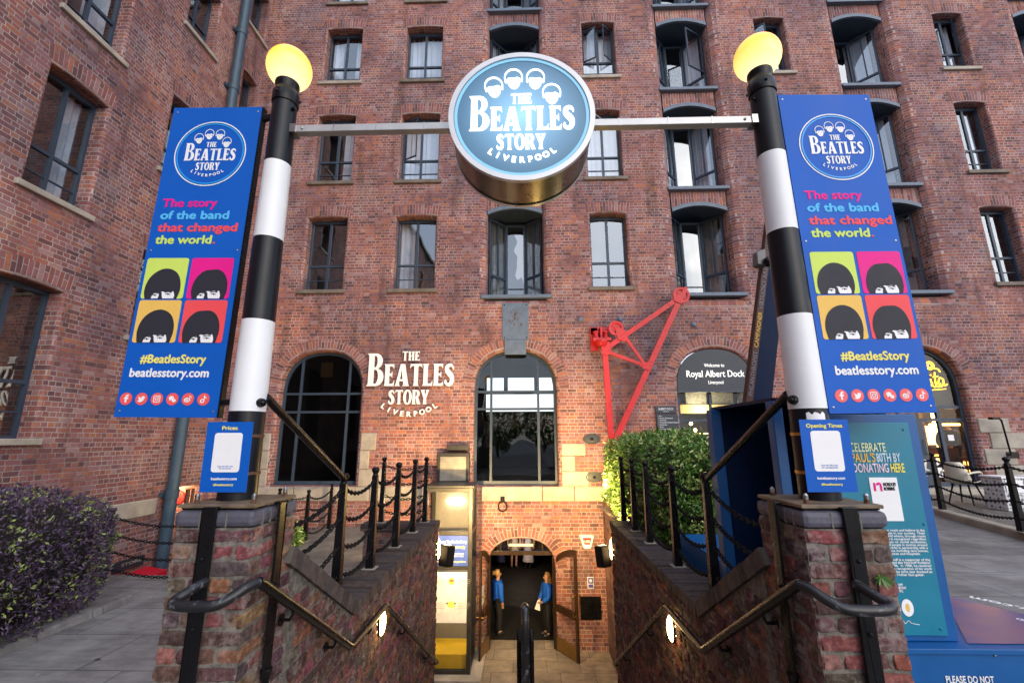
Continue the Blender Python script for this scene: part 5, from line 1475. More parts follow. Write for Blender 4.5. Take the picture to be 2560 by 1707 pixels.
for q in ([FW(X0,lo,dd),FW(X1,lo,dd),FW(X1,hi,dd),FW(X0,hi,dd)], [FW(X0,lo,.36),FW(X0,lo,dd),FW(X0,hi,dd),FW(X0,hi,.36)], [FW(X1,lo,dd),FW(X1,lo,.36),FW(X1,hi,.36),FW(X1,hi,dd)], [FW(X0,hi,.36),FW(X0,hi,dd),FW(X1,hi,dd),FW(X1,hi,.36)], [FW(X0,lo,dd),FW(X0,lo,.36),FW(X1,lo,.36),FW(X1,lo,dd)], [FW(X0,lo,.361),FW(x0,lo,.361),FW(x0,hi,.361),FW(X0,hi,.361)], [FW(x1,lo,.361),FW(X1,lo,.361),FW(X1,hi,.361),FW(x1,hi,.361)]): rm.face(q)
rm.build('room_lining', shopm, sf)
cp = MB()
for k in range(6): cp.box((3.5+k*.85, D+2.4, 3.25), (4.15+k*.85, D+2.46, 4.15))
cp.build('wall_panel', flat('silver herringbone panel', (.42, .45, .43), .35, metal=.4, vary=.4, scale=14), sf)
cp = MB(); cp.box((3.4, D+2.3, 2.95), (8.4, D+2.7, 3.22)); cp.build('beam', flat('cream beam', (.5, .45, .22), .6), sf)
cp = MB(); cp.box((4.9, D+3.2, .95), (5.4, D+3.5, 2.5)); cp.box((6.0, D+3.0, .95), (7.0, D+3.4, 1.9)); cp.box((6.4, D+3.3, 1.9), (8.0, D+3.6, 2.9)); cp.build('counter', flat('shop timber', (.12, .07, .035), .6), sf)
cp = MB(); rc_ = random.Random(9)
for k in range(26):
    x = 4.7+k*.13; hh = rc_.uniform(.18, .32); cp.lathe([(0, 0), (.035, 0), (.035, hh*.6), (.012, hh*.8), (.012, hh), (0, hh)], (x, D+3.1, 1.92+.42*(k % 2)), 7)
cp.build('bottles', flat('shop bottles', (.10, .09, .05), .2), sf)
cp = MB(); cp.box((4.6, D+3.05, 1.90), (8.3, D+3.3, 1.92)); cp.box((4.6, D+3.05, 2.32), (8.3, D+3.3, 2.34)); cp.build('shelf', flat('shop shelf', (.10, .05, .02), .6), sf)
M['bulb'] = emit('warm bulb', (1, .62, .22), 14)
for k, (x, z, y) in enumerate(((5.15, 2.62, 2.0), (5.22, 2.42, 1.9), (5.25, 2.15, 2.0), (6.05, 2.6, 2.0), (6.05, 2.38, 1.9), (6.2, 2.18, 2.1), (7.0, 2.5, 2.4))):
    b = MB(); b.ball((x, D+y, z), .05, 10); b.build('bulb', 'bulb', sf)
cp = MB(); cp.box((4.5, D+1.6, 2.30), (5.6, D+1.64, 2.33)); cp.box((4.5, D+1.6, 2.22), (5.5, D+1.64, 2.24)); cp.build('strip_light', emit('warm strip', (1, .55, .2), 5), sf)
lg = bpy.data.lights.new('shop_glow', 'POINT'); lg.energy = 40; lg.color = (1, .78, .45); lg.shadow_soft_size = .3
lo_ = bpy.data.objects.new('shop_glow', lg); link(lo_, sf); lo_.location = Vector((5.6, D+2.0, 3.0))-LOC[sf.name]

# directory board
t = thing('directory_board', 'small dark directory board listing places, beside the welcome arch', 'board', (3.78, D, 2.3))
mb = MB(); mb.box((3.49, D-.05, 2.83), (4.05, D-.01, 3.02)); mb.box((3.51, D-.05, 2.30), (4.07, D-.01, 2.81)); mb.build('panel', 'slate', t, bevel=.004)
text('ALBERT DOCK', .06, 'white', t, (3.77, D-.051, 2.915), align='CENTER', bold=.012, ext=.001, width=.40)
text('LIVERPOOL', .022, 'white', t, (3.77, D-.051, 2.865), align='CENTER', ext=.001, width=.17)
for k, s_ in enumerate(('Bars', 'Museum of Liverpool', 'Hotel Pool', 'Merseyside Maritime Museum', 'Restaurants', 'Shops', 'Tate Liverpool', 'Toilets')):
    text('+ '+s_, .030, 'white', t, (3.545, D-.051, 2.745-k*.056), bold=.02, ext=.001)

# ------------------------------------------------------------------ café front at the right
cf = thing('cafe_front', 'dark framed arched café door with yellow neon lettering and a warm interior', 'shop front', (10.55, D+.2, .95))
a = ARCH[3]
def archfr(a, t_, dep, parent, mat='frame'):
    lp = arch_loop(*a, n=20); x0, x1 = a[0], a[1]
    ins = [(x0+t_, a[2]+.03), (x1-t_, a[2]+.03)]+[((x0+x1)/2+(x-(x0+x1)/2)*(1-2*t_/(x1-x0)), z-t_) for (x, z) in lp[2:]]
    mb = MB()
    for k in range(len(lp)):
        j = (k+1) % len(lp)
        mb.hexa([FW(*lp[k], dep), FW(*lp[j], dep), FW(*lp[j], dep+.09), FW(*lp[k], dep+.09), FW(*ins[k], dep), FW(*ins[j], dep), FW(*ins[j], dep+.09), FW(*ins[k], dep+.09)])
    mb.build('frame', mat, parent); return ins
ins = archfr(a, .075, .2, cf)
fr = MB(); fr.box((9.5, D+.212, 2.93), (11.6, D+.278, 3.01)); fr.box((9.5, D+.212, 2.60), (11.6, D+.278, 2.68))
for x in (10.0, 11.02): fr.box((x-.04, D+.215, 2.68), (x+.04, D+.275, 2.93)); fr.box((x-.045, D+.21, .98), (x+.045, D+.28, 2.60))
fr.box((10.46, D+.215, 3.01), (10.54, D+.275, 4.4)); fr.box((10.40, D+.205, .98), (10.56, D+.285, 2.60)); fr.box((9.5, D+.21, .97), (11.6, D+.28, 1.06))
fr.build('door_frame', 'frame', cf)
g = MB(); g.face([FW(x, z, .24) for x, z in ins]); g.build('pane', glass('cafe glass', (.92, .92, .92), .02), cf)
bk = MB(); bk.face([FW(9.42, 3.0, .33), FW(11.68, 3.0, .33), FW(11.68, 4.6, .33), FW(9.42, 4.6, .33)]); bk.build('blind', 'ink', cf)
rm = MB(); X0, X1, lo, hi, dd = 8.9, 17.5, .95, 3.2, 4.0
for q in ([FW(X0,lo,dd),FW(X1,lo,dd),FW(X1,hi,dd),FW(X0,hi,dd)], [FW(X0,lo,.36),FW(X0,lo,dd),FW(X0,hi,dd),FW(X0,hi,.36)], [FW(X1,lo,dd),FW(X1,lo,.36),FW(X1,hi,.36),FW(X1,hi,dd)], [FW(X0,hi,.36),FW(X0,hi,dd),FW(X1,hi,dd),FW(X1,hi,.36)], [FW(X0,lo,dd),FW(X0,lo,.36),FW(X1,lo,.36),FW(X1,lo,dd)]): rm.face(q)
rm.build('room_lining', flat('cafe plaster', (.16, .08, .03), .8, vary=.3), cf)
fu = MB(); fu.box((11.9, D+1.7, .95), (13.6, D+2.2, 1.80)); fu.box((12.3, D+2.3, 1.8), (12.42, D+2.4, 3.1)); fu.box((13.6, D+3.2, .95), (16.5, D+3.7, 1.9))
rc_ = random.Random(6)
for k in range(7):          # stools and small tables between the door and the counter
    d_ = .5+.22*k; x = 10.75+.92*d_+rc_.uniform(-.2, .5); z = .95
    for (dx, dy) in ((0, 0), (.3, 0), (0, .3), (.3, .3)): fu.box((x+dx, D+d_+dy, z), (x+dx+.03, D+d_+dy+.03, z+.46+.2*(k % 2)))
    fu.box((x-.02, D+d_-.02, z+.46+.2*(k % 2)), (x+.35, D+d_+.35, z+.50+.2*(k % 2)))
    if k % 2 == 0: fu.box((x, D+d_+.30, z+.5), (x+.33, D+d_+.33, z+.95))
fu.build('furniture', flat('cafe timber', (.09, .04, .018), .5), cf)
wl = MB(); wl.box((12.55, D+3.0, 1.95), (13.5, D+3.05, 2.55)); wl.build('lit_shelf', emit('lit shelf', (1, .66, .3), 1.4), cf)
wl = MB(); wl.box((11.9, D+1.62, 1.45), (12.25, D+1.66, 1.70)); wl.box((12.0, D+1.4, 1.0), (12.5, D+1.44, 1.08)); wl.box((12.6, D+1.62, 1.2), (12.9, D+1.66, 1.5)); wl.build('lit_display', emit('amber display', (1, .45, .10), 1.6), cf)
sl = MB(); sl.box((11.1, D+.6, 2.50), (12.1, D+.64, 2.55)); sl.box((12.45, D+2.0, 1.9), (12.50, D+2.05, 2.9)); sl.build('strip_light', emit('amber strip', (1, .5, .12), 7), cf)
lg = bpy.data.lights.new('cafe_glow', 'POINT'); lg.energy = 45; lg.color = (1, .6, .25); lg.shadow_soft_size = .3
lo_ = bpy.data.objects.new('cafe_glow', lg); link(lo_, cf); lo_.location = Vector((12.6, D+1.3, 2.9))-LOC[cf.name]
st_ = MB(); st_.box((10.62, D+.232, 1.18), (10.85, D+.236, 1.42)); st_.lathe([(0, 0), (.085, 0)], (0, 0, 0), 16); 
st_.v[-16*3:] = [Vector((p.x+10.74, D+.232, p.y+1.56)) for p in st_.v[-16*3:]]
st_.box((11.17, D+.232, 2.10), (11.32, D+.236, 2.25)); st_.build('sticker', 'white', cf, weld=False)
ha = MB(); ha.tube([(10.5, D+.19, 1.75), (10.5, D+.15, 1.78), (10.5, D+.15, 2.1), (10.5, D+.19, 2.13)], .014, 8); ha.build('handle', 'chrome', cf)
ne = thing('neon_sign', 'glowing yellow neon script with a double ring, inside the café arch', 'neon sign', (11.0, D+.15, 3.45))
M['neon'] = emit('yellow neon', (1, .55, .04), 1.4); M['neon_red'] = emit('orange neon', (1, .25, .04), 3.0)
def neon(pts, m='neon', r=.016):
    mb = MB(); mb.tube([(x, D+.15, z) for x, z in smooth2(pts, 5)], r, 8); mb.build('tube', m, ne, smooth=True)
nx = lambda l, ox, oz, s=1: [(ox+x*s, oz+z*s) for x, z in l]
neon(nx([(0, .1), (.06, .36), (.13, .5), (.1, .52), (.06, .3), (.05, .06), (.12, 0), (.2, .12)], 10.78, 3.50))      # l
neon(nx([(0, .22), (.02, .05), (.08, 0), (.15, .12)], 10.95, 3.50)); neon(nx([(.02, .30), (.03, .31)], 10.95, 3.52), r=.022)
neon(nx([(.03, .40), (.0, .08), (.06, 0), (.13, .1)], 11.06, 3.50)); neon(nx([(-.04, .27), (.10, .29)], 11.06, 3.50))
neon(nx([(.14, .2), (.06, .25), (0, .12), (.04, .01), (.11, .08), (.14, .22), (.14, .04), (.22, .08)], 11.14, 3.50))
neon(nx([(0, .42), (.05, .6), (.12, .58), (.05, .3), (.03, .1), (.12, .04), (.2, .3), (.22, .55)], 10.50, 3.48))
neon([(10.62, 3.44), (10.9, 3.42), (11.3, 3.45)], r=.012)
neon(nx(circ(0, 0, .105, n=20)+[(.105, 0)], 11.0, 4.08)); neon(nx(circ(0, 0, .055, n=14)+[(.055, 0)], 11.0, 4.08), 'neon_red', .014)
neon([(10.62, 4.02), (10.72, 4.16), (10.84, 4.14), (10.90, 4.02)]); neon([(11.1, 4.0), (11.2, 3.98), (11.24, 3.9)]); neon([(10.6, 3.9), (10.72, 3.98), (10.86, 3.95)], 'neon_red')

# gooseneck lamp on the far right wall
t = thing('wall_lamp', 'black gooseneck wall lamp with flat head, at the right edge of the wall', 'wall lamp', (12.3, D, 1.5))
mb = MB(); mb.tube(smooth2([(12.35, D-.02, 1.75), (12.34, D-.10, 1.76), (12.25, D-.18, 1.80), (12.2, D-.22, 1.95), (12.13, D-.26, 2.55), (12.08, D-.28, 2.62), (11.98, D-.32, 2.65)], 5), .02, 10); mb.build('arm', 'black', t, smooth=True)
mb = MB(); mb.box((11.80, D-.38, 2.62), (12.0, D-.26, 2.68)); mb.box((12.28, D-.04, 1.66), (12.6, D, 1.82)); mb.build('head', 'black', t, bevel=.008)

# ------------------------------------------------------------------ drainpipe in the corner
t = thing('drainpipe', 'thick blue grey drainpipe running down the side wall behind the blue banner', 'drainpipe', (WX+.16, 10.65, FLOOR))
mb = MB(); mb.tube([(WX+.17, 10.65, FLOOR), (WX+.17, 10.65, 17.2)], .125, 20); mb.build('pipe', 'pipe', t, smooth=True)
for z in (.95, 4.3, 7.4, 10.6, 12.0, 13.9):
    mb = MB(); mb.lathe([(.126, z-.09), (.14, z-.09), (.145, z+.07), (.15, z+.075), (.15, z+.10), (.126, z+.10)], (WX+.17, 10.65, 0), 20); mb.box((WX, 10.46, z-.05), (WX+.05, 10.84, z+.05)); mb.build('collar', 'pipe', t)
t = thing('drainpipe', 'thin dark brown pipe beside the thick drainpipe, next to the lit brick', 'drainpipe', (WX+.1, 11.25, FLOOR))
mb = MB(); mb.tube([(WX+.1, 11.25, FLOOR), (WX+.1, 11.25, 1.0)], .05, 12); mb.tube([(WX+.1, 11.42, FLOOR), (WX+.1, 11.42, 1.0)], .035, 12); mb.build('pipe', 'rust', t, smooth=True)
# strip lamp in the corner of the area, red disc
t = thing('batten_lamp', 'bright warm strip lamp in the corner of the sunken area behind the drainpipe', 'wall lamp', (-8.95, 11.9, 1.0))
mb = MB(); mb.box((-9.3, 11.80, 1.10), (-8.5, 11.96, 1.16)); mb.build('housing', 'rust', t)
mb = MB(); mb.tube([(-9.22, 11.86, 1.055), (-8.80, 11.86, 1.055)], .045, 10); mb.build('tube', emit('warm tube', (1, .78, .5), 8), t)
lg = bpy.data.lights.new('batten_light', 'AREA'); lg.energy = 12; lg.color = (1, .58, .24); lg.shape = 'RECTANGLE'; lg.size = .5; lg.size_y = .1
lo_ = bpy.data.objects.new('batten_light', lg); link(lo_, t); lo_.location = Vector((-9.1, 11.6, .95))-LOC[t.name]; lo_.rotation_euler = (R(55), 0, 0)
mb = MB(); mb.lathe([(0, .04), (.16, .035), (.18, 0)], (0, 0, 0), 20); mb.move(Matrix.Translation((-9.02, D-.03, .72)) @ Matrix.Rotation(R(90), 4, 'X'))
tag(mb.build('alarm_bell', 'red', None, loc=(-9.02, D-.03, .72)), 'red round bell on the lamplit brick behind the drainpipe', 'bell')
t = thing('area_sign', 'black sign above a red board, low on the side wall behind the chains', 'sign', (WX, 9.6, -1.2))
mb = MB(); mb.box((WX+.01, 9.55, -.46), (WX+.04, 10.3, -.26)); mb.build('panel', 'ink', t)
mb = MB(); mb.hexa([(WX+.02, 9.45, -1.2), (WX+.5, 9.45, -1.2), (WX+.5, 10.42, -1.2), (WX+.02, 10.42, -1.2), (WX+.02, 9.45, -.58), (WX+.5, 9.45, -.64), (WX+.5, 10.42, -.60), (WX+.02, 10.42, -.53)]); mb.build('red_board', flat('red board', (.55, .01, .03), .5), t)
text('STORE', .06, 'sandstone', t, (WX+.043, 9.72, -.37), rt=(0, 1, 0), bold=.02, width=.5)

# ------------------------------------------------------------------ fittings round the cellar door
t = thing('alarm_box', 'white and red alarm box on the lamplit brick right of the door', 'alarm box', (1.56, D, -.35))
mt = frame_mtx((1.56, D-.09, -.34), (1, 0, 0), UPZ)
mb = MB()
pf = [(-.18, .14), (-.14, .16), (.14, .16), (.18, .14), (.10, -.13), (.06, -.16), (-.06, -.16), (-.10, -.13)]
A1 = [Vector((1.56+x*.9, D-.10, -.34+z*.9)) for x, z in pf]; A2 = [Vector((1.56+x, D, -.34+z)) for x, z in pf]
mb.face(A1); 
for k in range(8): j = (k+1) % 8; mb.face([A1[k], A2[k], A2[j], A1[j]])
mb.build('case', 'white', t)
shape([[(-.11, .10), (.11, .10), (.07, -.06), (-.07, -.06)]], 'red', t, frame_mtx((1.56, D-.101, -.33), (1, 0, 0), UPZ), .001, 'red_field')
text('UIS', .06, 'white', t, (1.56, D-.104, -.345), align='CENTER', bold=.03, width=.13)
t = thing('air_vent', 'square black iron grille low on the lamplit brick right of the door', 'vent', (1.6, D, -2.05))
mb = MB(); x0, z0, s_ = 1.37, -2.08, .47
n_ = 9; c_ = s_/n_
for i in range(n_+1): mb.box((x0+i*c_-.014, D-.035, z0), (x0+i*c_+.014, D-.012, z0+s_)); mb.box((x0, D-.033, z0+i*c_-.014), (x0+s_, D-.014, z0+i*c_+.014))
mb.box((x0-.02, D-.013, z0-.02), (x0+s_+.02, D-.001, z0+s_+.02)); mb.build('grille', 'black', t)
t = thing('wall_notice', 'small purple and white notice above the square iron grille', 'notice', (1.62, D, -1.39))
mb = MB(); mb.box((1.545, D-.012, -1.41), (1.70, D-.002, -1.15)); mb.build('plate', 'white', t)
pm = flat('violet print', (.10, .09, .42), .5)
shape([[(-.065, -.02), (.065, -.02), (.065, .11), (-.065, .11)], circ(0, .045, .038, n=20)], pm, t, frame_mtx((1.6225, D-.0125, -1.28), (1, 0, 0), UPZ), .0006, 'print')
shape([[(-.06, -.115), (.06, -.115), (.06, -.035), (-.06, -.035)]], pm, t, frame_mtx((1.6225, D-.0125, -1.28), (1, 0, 0), UPZ), .0006, 'print')
for sg, z_, l in ((-1, .22, 'left'), (1, .22, 'right')):
    t = thing('loudspeaker', 'small black loudspeaker on the end of the %s stair wall, by the lit tube' % l, 'loudspeaker', (sg*1.4, 8.4, .1), 'loudspeakers on the stair walls')
    mb = MB(); ang = sg*R(35)
    mb.box((-.11, -.09, -.17), (.11, .09, .17)); mb.move(Matrix.Translation((sg*1.36, 8.34, .20)) @ Matrix.Rotation(ang, 4, 'Z') @ Matrix.Rotation(R(-8), 4, 'X'))
    mb.build('case', 'iron', t, bevel=.025)
    mb = MB(); mb.tube([(sg*1.44, 8.34, .2), (sg*1.53, 8.36, .2)], .02, 8); mb.build('mount', 'black', t)
# bulkhead lamps on the stair walls
M['lampglow'] = emit('warm bulkhead glow', (1, .62, .25), 13)
def bulkhead(sg, y, z, label, en, hgt=.13, wid=.046, inward=.05, ahead=False):
    t = thing('wall_light', label, 'wall lamp', (sg*SX, y, z), 'lit wall lamps along the steps')
    mb = MB(); mb.lathe([(0, 0), (1, 0), (1, .5), (.9, .6)], (0, 0, 0), 20)
    mb.move(Matrix.Translation((sg*SX, y, z)) @ Matrix.Rotation(-sg*R(90), 4, 'Y') @ Matrix.Diagonal((hgt+.012, wid+.012, .04, 1))); mb.build('backplate', 'black', t)
    mb = MB(); mb.ball((0, 0, 0), 1, 14, sz=1); mb.move(Matrix.Translation((sg*(SX-.02), y, z)) @ Matrix.Diagonal((inward, wid, hgt, 1))); mb.build('diffuser', 'lampglow', t, smooth=True)
    if en:
        lg = bpy.data.lights.new('lamp_light', 'AREA' if ahead else 'POINT'); lg.energy = en; lg.color = (1, .66, .27)
        lo_ = bpy.data.objects.new('lamp_light', lg); link(lo_, t); lo_.location = (-sg*.16, .1 if ahead else 0, 0)
        if ahead: lg.shape = 'RECTANGLE'; lg.size = .06; lg.size_y = .3; lo_.rotation_euler = (R(90), 0, 0)
        else: lg.shadow_soft_size = .08
    return t
bulkhead(-1, 5.1, .335, 'lit oval wall lamp on the left stair wall, beside the handrail', 1.5)
bulkhead(1, 5.1, .30, 'lit oval wall lamp on the right stair wall, beside the handrail', 1.5)
bulkhead(-1, 8.26, .33, 'lit tube lamp at the end of the left stair wall, over the loudspeaker', 400, .17, .035, .04, True)
bulkhead(1, 8.26, .33, 'lit tube lamp at the end of the right stair wall, over the loudspeaker', 400, .17, .035, .04, True)
t = thing('garden_spotlight', 'small garden spotlight glowing at the lower left end of the green hedge', 'spotlight', (2.06, 9.9, .8))
mb = MB(); mb.tube([(2.06, 9.9, .80), (2.06, 9.9, .95)], .02, 8); mb.box((2.0, 9.86, .95), (2.12, 9.98, 1.03)); mb.build('body', 'black', t)
mb = MB(); mb.ball((2.06, 9.92, 1.06), .045, 10); mb.build('lens', emit('spot lens', (1, .75, .3), 30), t)
lg = bpy.data.lights.new('spot_light', 'POINT'); lg.energy = 110; lg.color = (1, .68, .22); lg.shadow_soft_size = .05
lo_ = bpy.data.objects.new('spot_light', lg); link(lo_, t); lo_.location = (-.15, .9, .35)
# ------------------------------------------------------------------ platform lift
t = thing('platform_lift', 'glazed platform lift with blue and white posters and yellow floor, beside the cellar door', 'lift', (-1.72, 11.3, FLOOR))
lx0, lx1, ly0, ly1 = -2.3, -1.18, 10.7, 11.7
mb = MB(); mb.box((lx0-.1, ly0-.25, FLOOR+.004), (lx1+.25, 11.98, FLOOR+.09)); mb.build('plinth', 'sandstone', t, bevel=.01)
mb = MB(); z0, z1 = FLOOR+.09, 1.08
for x in (lx0, lx1-.09):
    for y in (ly0, ly1-.08): mb.box((x, y, z0), (x+.09, y+.08, z1))
for z in (z0, -.66, .06, z1-.09): mb.box((lx0+.09, ly0+.003, z), (lx1-.09, ly0+.077, z+.085)); mb.box((lx1-.087, ly0+.08, z), (lx1-.003, ly1-.08, z+.085))
mb.box((lx0-.02, ly0-.02, z1), (lx1+.03, ly1, z1+.05))
mb.build('frame', 'silver', t, bevel=.006)
g = MB(); g.face([(lx0+.09, ly0+.04, .145), (lx1-.09, ly0+.04, .145), (lx1-.09, ly0+.04, z1-.09), (lx0+.09, ly0+.04, z1-.09)]); g.face([(lx1-.045, ly0+.08, z0), (lx1-.045, ly1-.08, z0), (lx1-.045, ly1-.08, z1-.09), (lx1-.045, ly0+.08, z1-.09)])
g.face([(lx0+.09, ly0+.04, z0+.085), (lx1-.09, ly0+.04, z0+.085), (lx1-.09, ly0+.04, -1.73), (lx0+.09, ly0+.04, -1.73)])
g.build('pane', glass('lift glass', (.85, .85, .82), .06), t, weld=False)
mb = MB(); mb.box((lx0+.03, ly1-.03, z0), (lx1-.03, ly1+.02, z1)); mb.build('back_panel', flat('cream lift panel', (.26, .24, .21), .5), t)
mb = MB(); mb.box((lx0+.1, ly0+.1, z0+.02), (lx1-.1, ly1-.1, z0+.34)); mb.build('platform', 'yellow', t)
mb = MB(); mb.box((lx0+.095, ly0-.012, -.575), (lx1-.095, ly0+.0, .055)); mb.build('blue_poster', flat('lift poster blue', (.05, .10, .42), .4), t)
xc = -1.62
text('Welcome to The Beatles Story', .062, 'white', t, (-1.30, ly0-.013, -.10), align='RIGHT', bold=.03, width=.80)
text('Have your ticket ready', .062, 'lemon', t, (-1.33, ly0-.013, -.21), align='RIGHT', bold=.03, width=.66)
text('We are now sanitising everything we\ncan. Please read and visitors safe.', .036, 'white', t, (-1.36, ly0-.013, -.335), align='RIGHT', bold=.02, width=.72)
text('Please read the following guidelines', .036, 'lemon', t, (-1.31, ly0-.013, -.50), align='RIGHT', bold=.02, width=.70)
mb = MB(); mb.box((lx0+.06, ly0-.014, -1.715), (lx1-.10, ly0+.0, -.70)); mb.build('white_poster', flat('poster white', (.85, .85, .83), .5), t)
gt = flat('grey print', (.35, .33, .3), .6)
for k, z in enumerate((-.86, -1.33)):
    for side, x in ((0, -1.60), (1, -2.12)):
        text('Lorem' and 'Please keep two metres\napart from other groups\nand follow the arrows\nround the exhibition', .024, gt, t, (x+.14, ly0-.0155, z), bold=.01, width=.26, line=1.1)
    mm = frame_mtx((-1.62, ly0-.0155, z-.03), (1, 0, 0), UPZ)
    if k == 0: shape([circ(0, 0, .07, n=24)], 'amber', t, mm, .0006, 'symbol'); shape([circ(0, .015, .05, .02, n=18)], 'coral', t, mm @ Matrix.Translation((0, 0, .002)), .0006, 'symbol')
    else: shape([[(-.08, -.05), (.08, -.05), (.08, .03), (.04, .07), (-.04, .07), (-.08, .03)]], 'lemon', t, mm, .0006, 'symbol'); shape([circ(-.085, .03, .02, n=10)], 'ink', t, mm, .0006, 'symbol'); shape([circ(.085, .03, .02, n=10)], 'ink', t, mm, .0006, 'symbol')
mb = MB(); mb.box((-1.9, ly1-.10, .62), (-1.5, ly1-.04, .70)); mb.build('lamp', emit('lift lamp', (1, .86, .6), 18), t)
lg = bpy.data.lights.new('lift_light', 'POINT'); lg.energy = 6; lg.color = (1, .84, .58); lg.shadow_soft_size = .1
lo_ = bpy.data.objects.new('lift_light', lg); link(lo_, t); lo_.location = Vector((-1.7, 11.2, .8))-LOC[t.name]
lo_ = bpy.data.objects.new('lift_light', lg); link(lo_, t); lo_.location = Vector((-1.7, 11.1, -1.5))-LOC[t.name]  # second light added to brighten the lower lift, no lamp there
mb = MB(); mb.box((-2.22, 11.72, z1+.04), (-1.40, 11.97, 1.83)); mb.build('lift_tower', 'silver', t, bevel=.01)
mb = MB(); mb.box((-2.14, 11.705, 1.15), (-1.48, 11.725, 1.74)); mb.build('tower_panel', flat('tower panel', (.3, .28, .24), .35, metal=.3, vary=.2), t)
mb = MB(); mb.box((-2.0, 11.8, 1.90), (-1.42, 11.96, 2.03)); tag(mb.build('wall_cabinet', 'silver', None, loc=(-1.7, 11.96, 1.9), bevel=.01), 'small metal cable box on the brick directly over the lift tower', 'box')
t = thing('wall_ring', 'iron mooring ring hung on the stone band over the cellar door', 'ring', (-.55, D, .55))
mb = MB(); mb.tube([(-.55+.11*math.cos(a), D-.05, .50+.12*math.sin(a)) for a in [2*PI*k/20 for k in range(21)]], .018, 8, cap=False); mb.build('ring', 'iron', t, smooth=True)
mb = MB(); mb.box((-.60, D-.09, .60), (-.50, D-.0, .74)); mb.build('staple', 'iron', t, bevel=.01)

# ------------------------------------------------------------------ cellar doors and what stands inside
dr = thing('door_leaf', 'open dark glazed door leaf swung out over the flags, beside the lift', 'door', (-.90, 12.12, FLOOR))
def leaf(t, hx, hy, ang, Wd, mirror, H0=1.98, H1=2.38):
    """glazed door with a curved head rising towards the meeting stile; hung at (hx, hy), turned by ang"""
    d = Vector((math.cos(ang), math.sin(ang), 0)); nn = Vector((-d.y, d.x, 0))
    P = lambda u, v, n=0: Vector((hx, hy, FLOOR+.015+v))+d*u+nn*n
    top = lambda u: H0+(H1-H0)*math.sin(min(1, u/Wd)*PI/2)**.8
    th = .045; s_ = .075
    mb = MB()
    def slab(us, f0, f1, mi=0, tt=th):
        for a, b in zip(us, us[1:]):
            c = [P(a, f0(a), -tt/2), P(b, f0(b), -tt/2), P(b, f0(b), tt/2), P(a, f0(a), tt/2), P(a, f1(a), -tt/2), P(b, f1(b), -tt/2), P(b, f1(b), tt/2), P(a, f1(a), tt/2)]
            mb.hexa(c, mi)
    slab([0, s_], lambda u: 0, top); slab([Wd-s_, Wd], lambda u: 0, top)
    us = [s_+(Wd-2*s_)*k/8 for k in range(9)]
    slab(us, lambda u: top(u)-.13, top); slab(us, lambda u: .86, lambda u: 1.02); slab(us, lambda u: .02, lambda u: .30, 1)
    mb.build('leaf_frame', ['doorwood', flat('kick plate', (.26, .15, .05), .35, metal=.6)], t)
    g = MB(); g.face([P(s_, .30), P(Wd-s_, .30), P(Wd-s_, .86), P(s_, .86)]); g.face([P(s_, 1.02), P(Wd-s_, 1.02)]+[P(u, top(u)-.13) for u in us[::-1]]); g.build('pane', 'glass_clear', t, weld=False)
    h = MB()
    for sg in (-1, 1): h.tube(smooth2([P(Wd-.05, .95, sg*.02), P(Wd-.05, .95, sg*.08), P(Wd-.05, 1.0, sg*.10), P(Wd-.05, 1.35, sg*.10), P(Wd-.05, 1.40, sg*.08), P(Wd-.05, 1.40, sg*.02)], 3), .013, 8)
    h.build('handle', 'brass', t, smooth=True)
    return P
P = leaf(dr, -.88, 12.10, R(-101), .84, False)
nt_ = MB(); nt_.face([P(.40, 1.12, -.03), P(.62, 1.12, -.03), P(.62, 1.55, -.03), P(.40, 1.55, -.03)]); nt_.build('notice', 'white', dr)
nt_ = MB(); nt_.face([P(.42, 1.24, -.032), P(.60, 1.24, -.032), P(.60, 1.38, -.032), P(.42, 1.38, -.032)]); nt_.build('notice_print', 'magenta', dr)
dr2 = thing('door_leaf', 'open dark glazed door leaf swung out before the lamplit brick, under the alarm box', 'door', (.76, 12.12, FLOOR))
leaf(dr2, .74, 12.10, R(-56), .86, True)
# door head, transom light, sill of the opening
df = thing('door_frame', 'dark arched door frame with fanlight in the lamplit cellar opening', 'door frame', (-.08, 12.2, FLOOR))
mb = MB(); mb.box((-.93, 12.16, -.70), (.77, 12.24, -.61)); mb.box((-.925, 12.14, FLOOR+.005), (-.86, 12.26, -.70)); mb.box((.70, 12.14, FLOOR+.005), (.765, 12.26, -.70))
for x in (-.62, -.34, .18, .46): mb.box((x-.015, 12.18, -.61), (x+.015, 12.22, -.42 if abs(x+.08) > .4 else -.30))
mb.build('frame', 'doorwood', df)
g = MB(); g.face([FW(-.92, -.61, .2), FW(.76, -.61, .2), FW(.76, -.58, .2), FW(.4, -.3, .2), FW(-.08, -.27, .2), FW(-.55, -.3, .2), FW(-.92, -.58, .2)]); g.build('fanlight', 'glass', df)
mb = MB(); mb.box((-.40, 12.05, -.47), (.22, 12.11, -.41)); mb.build('threshold_light', flat('pale plastic fitting', (.6, .58, .5), .5), df, bevel=.01)
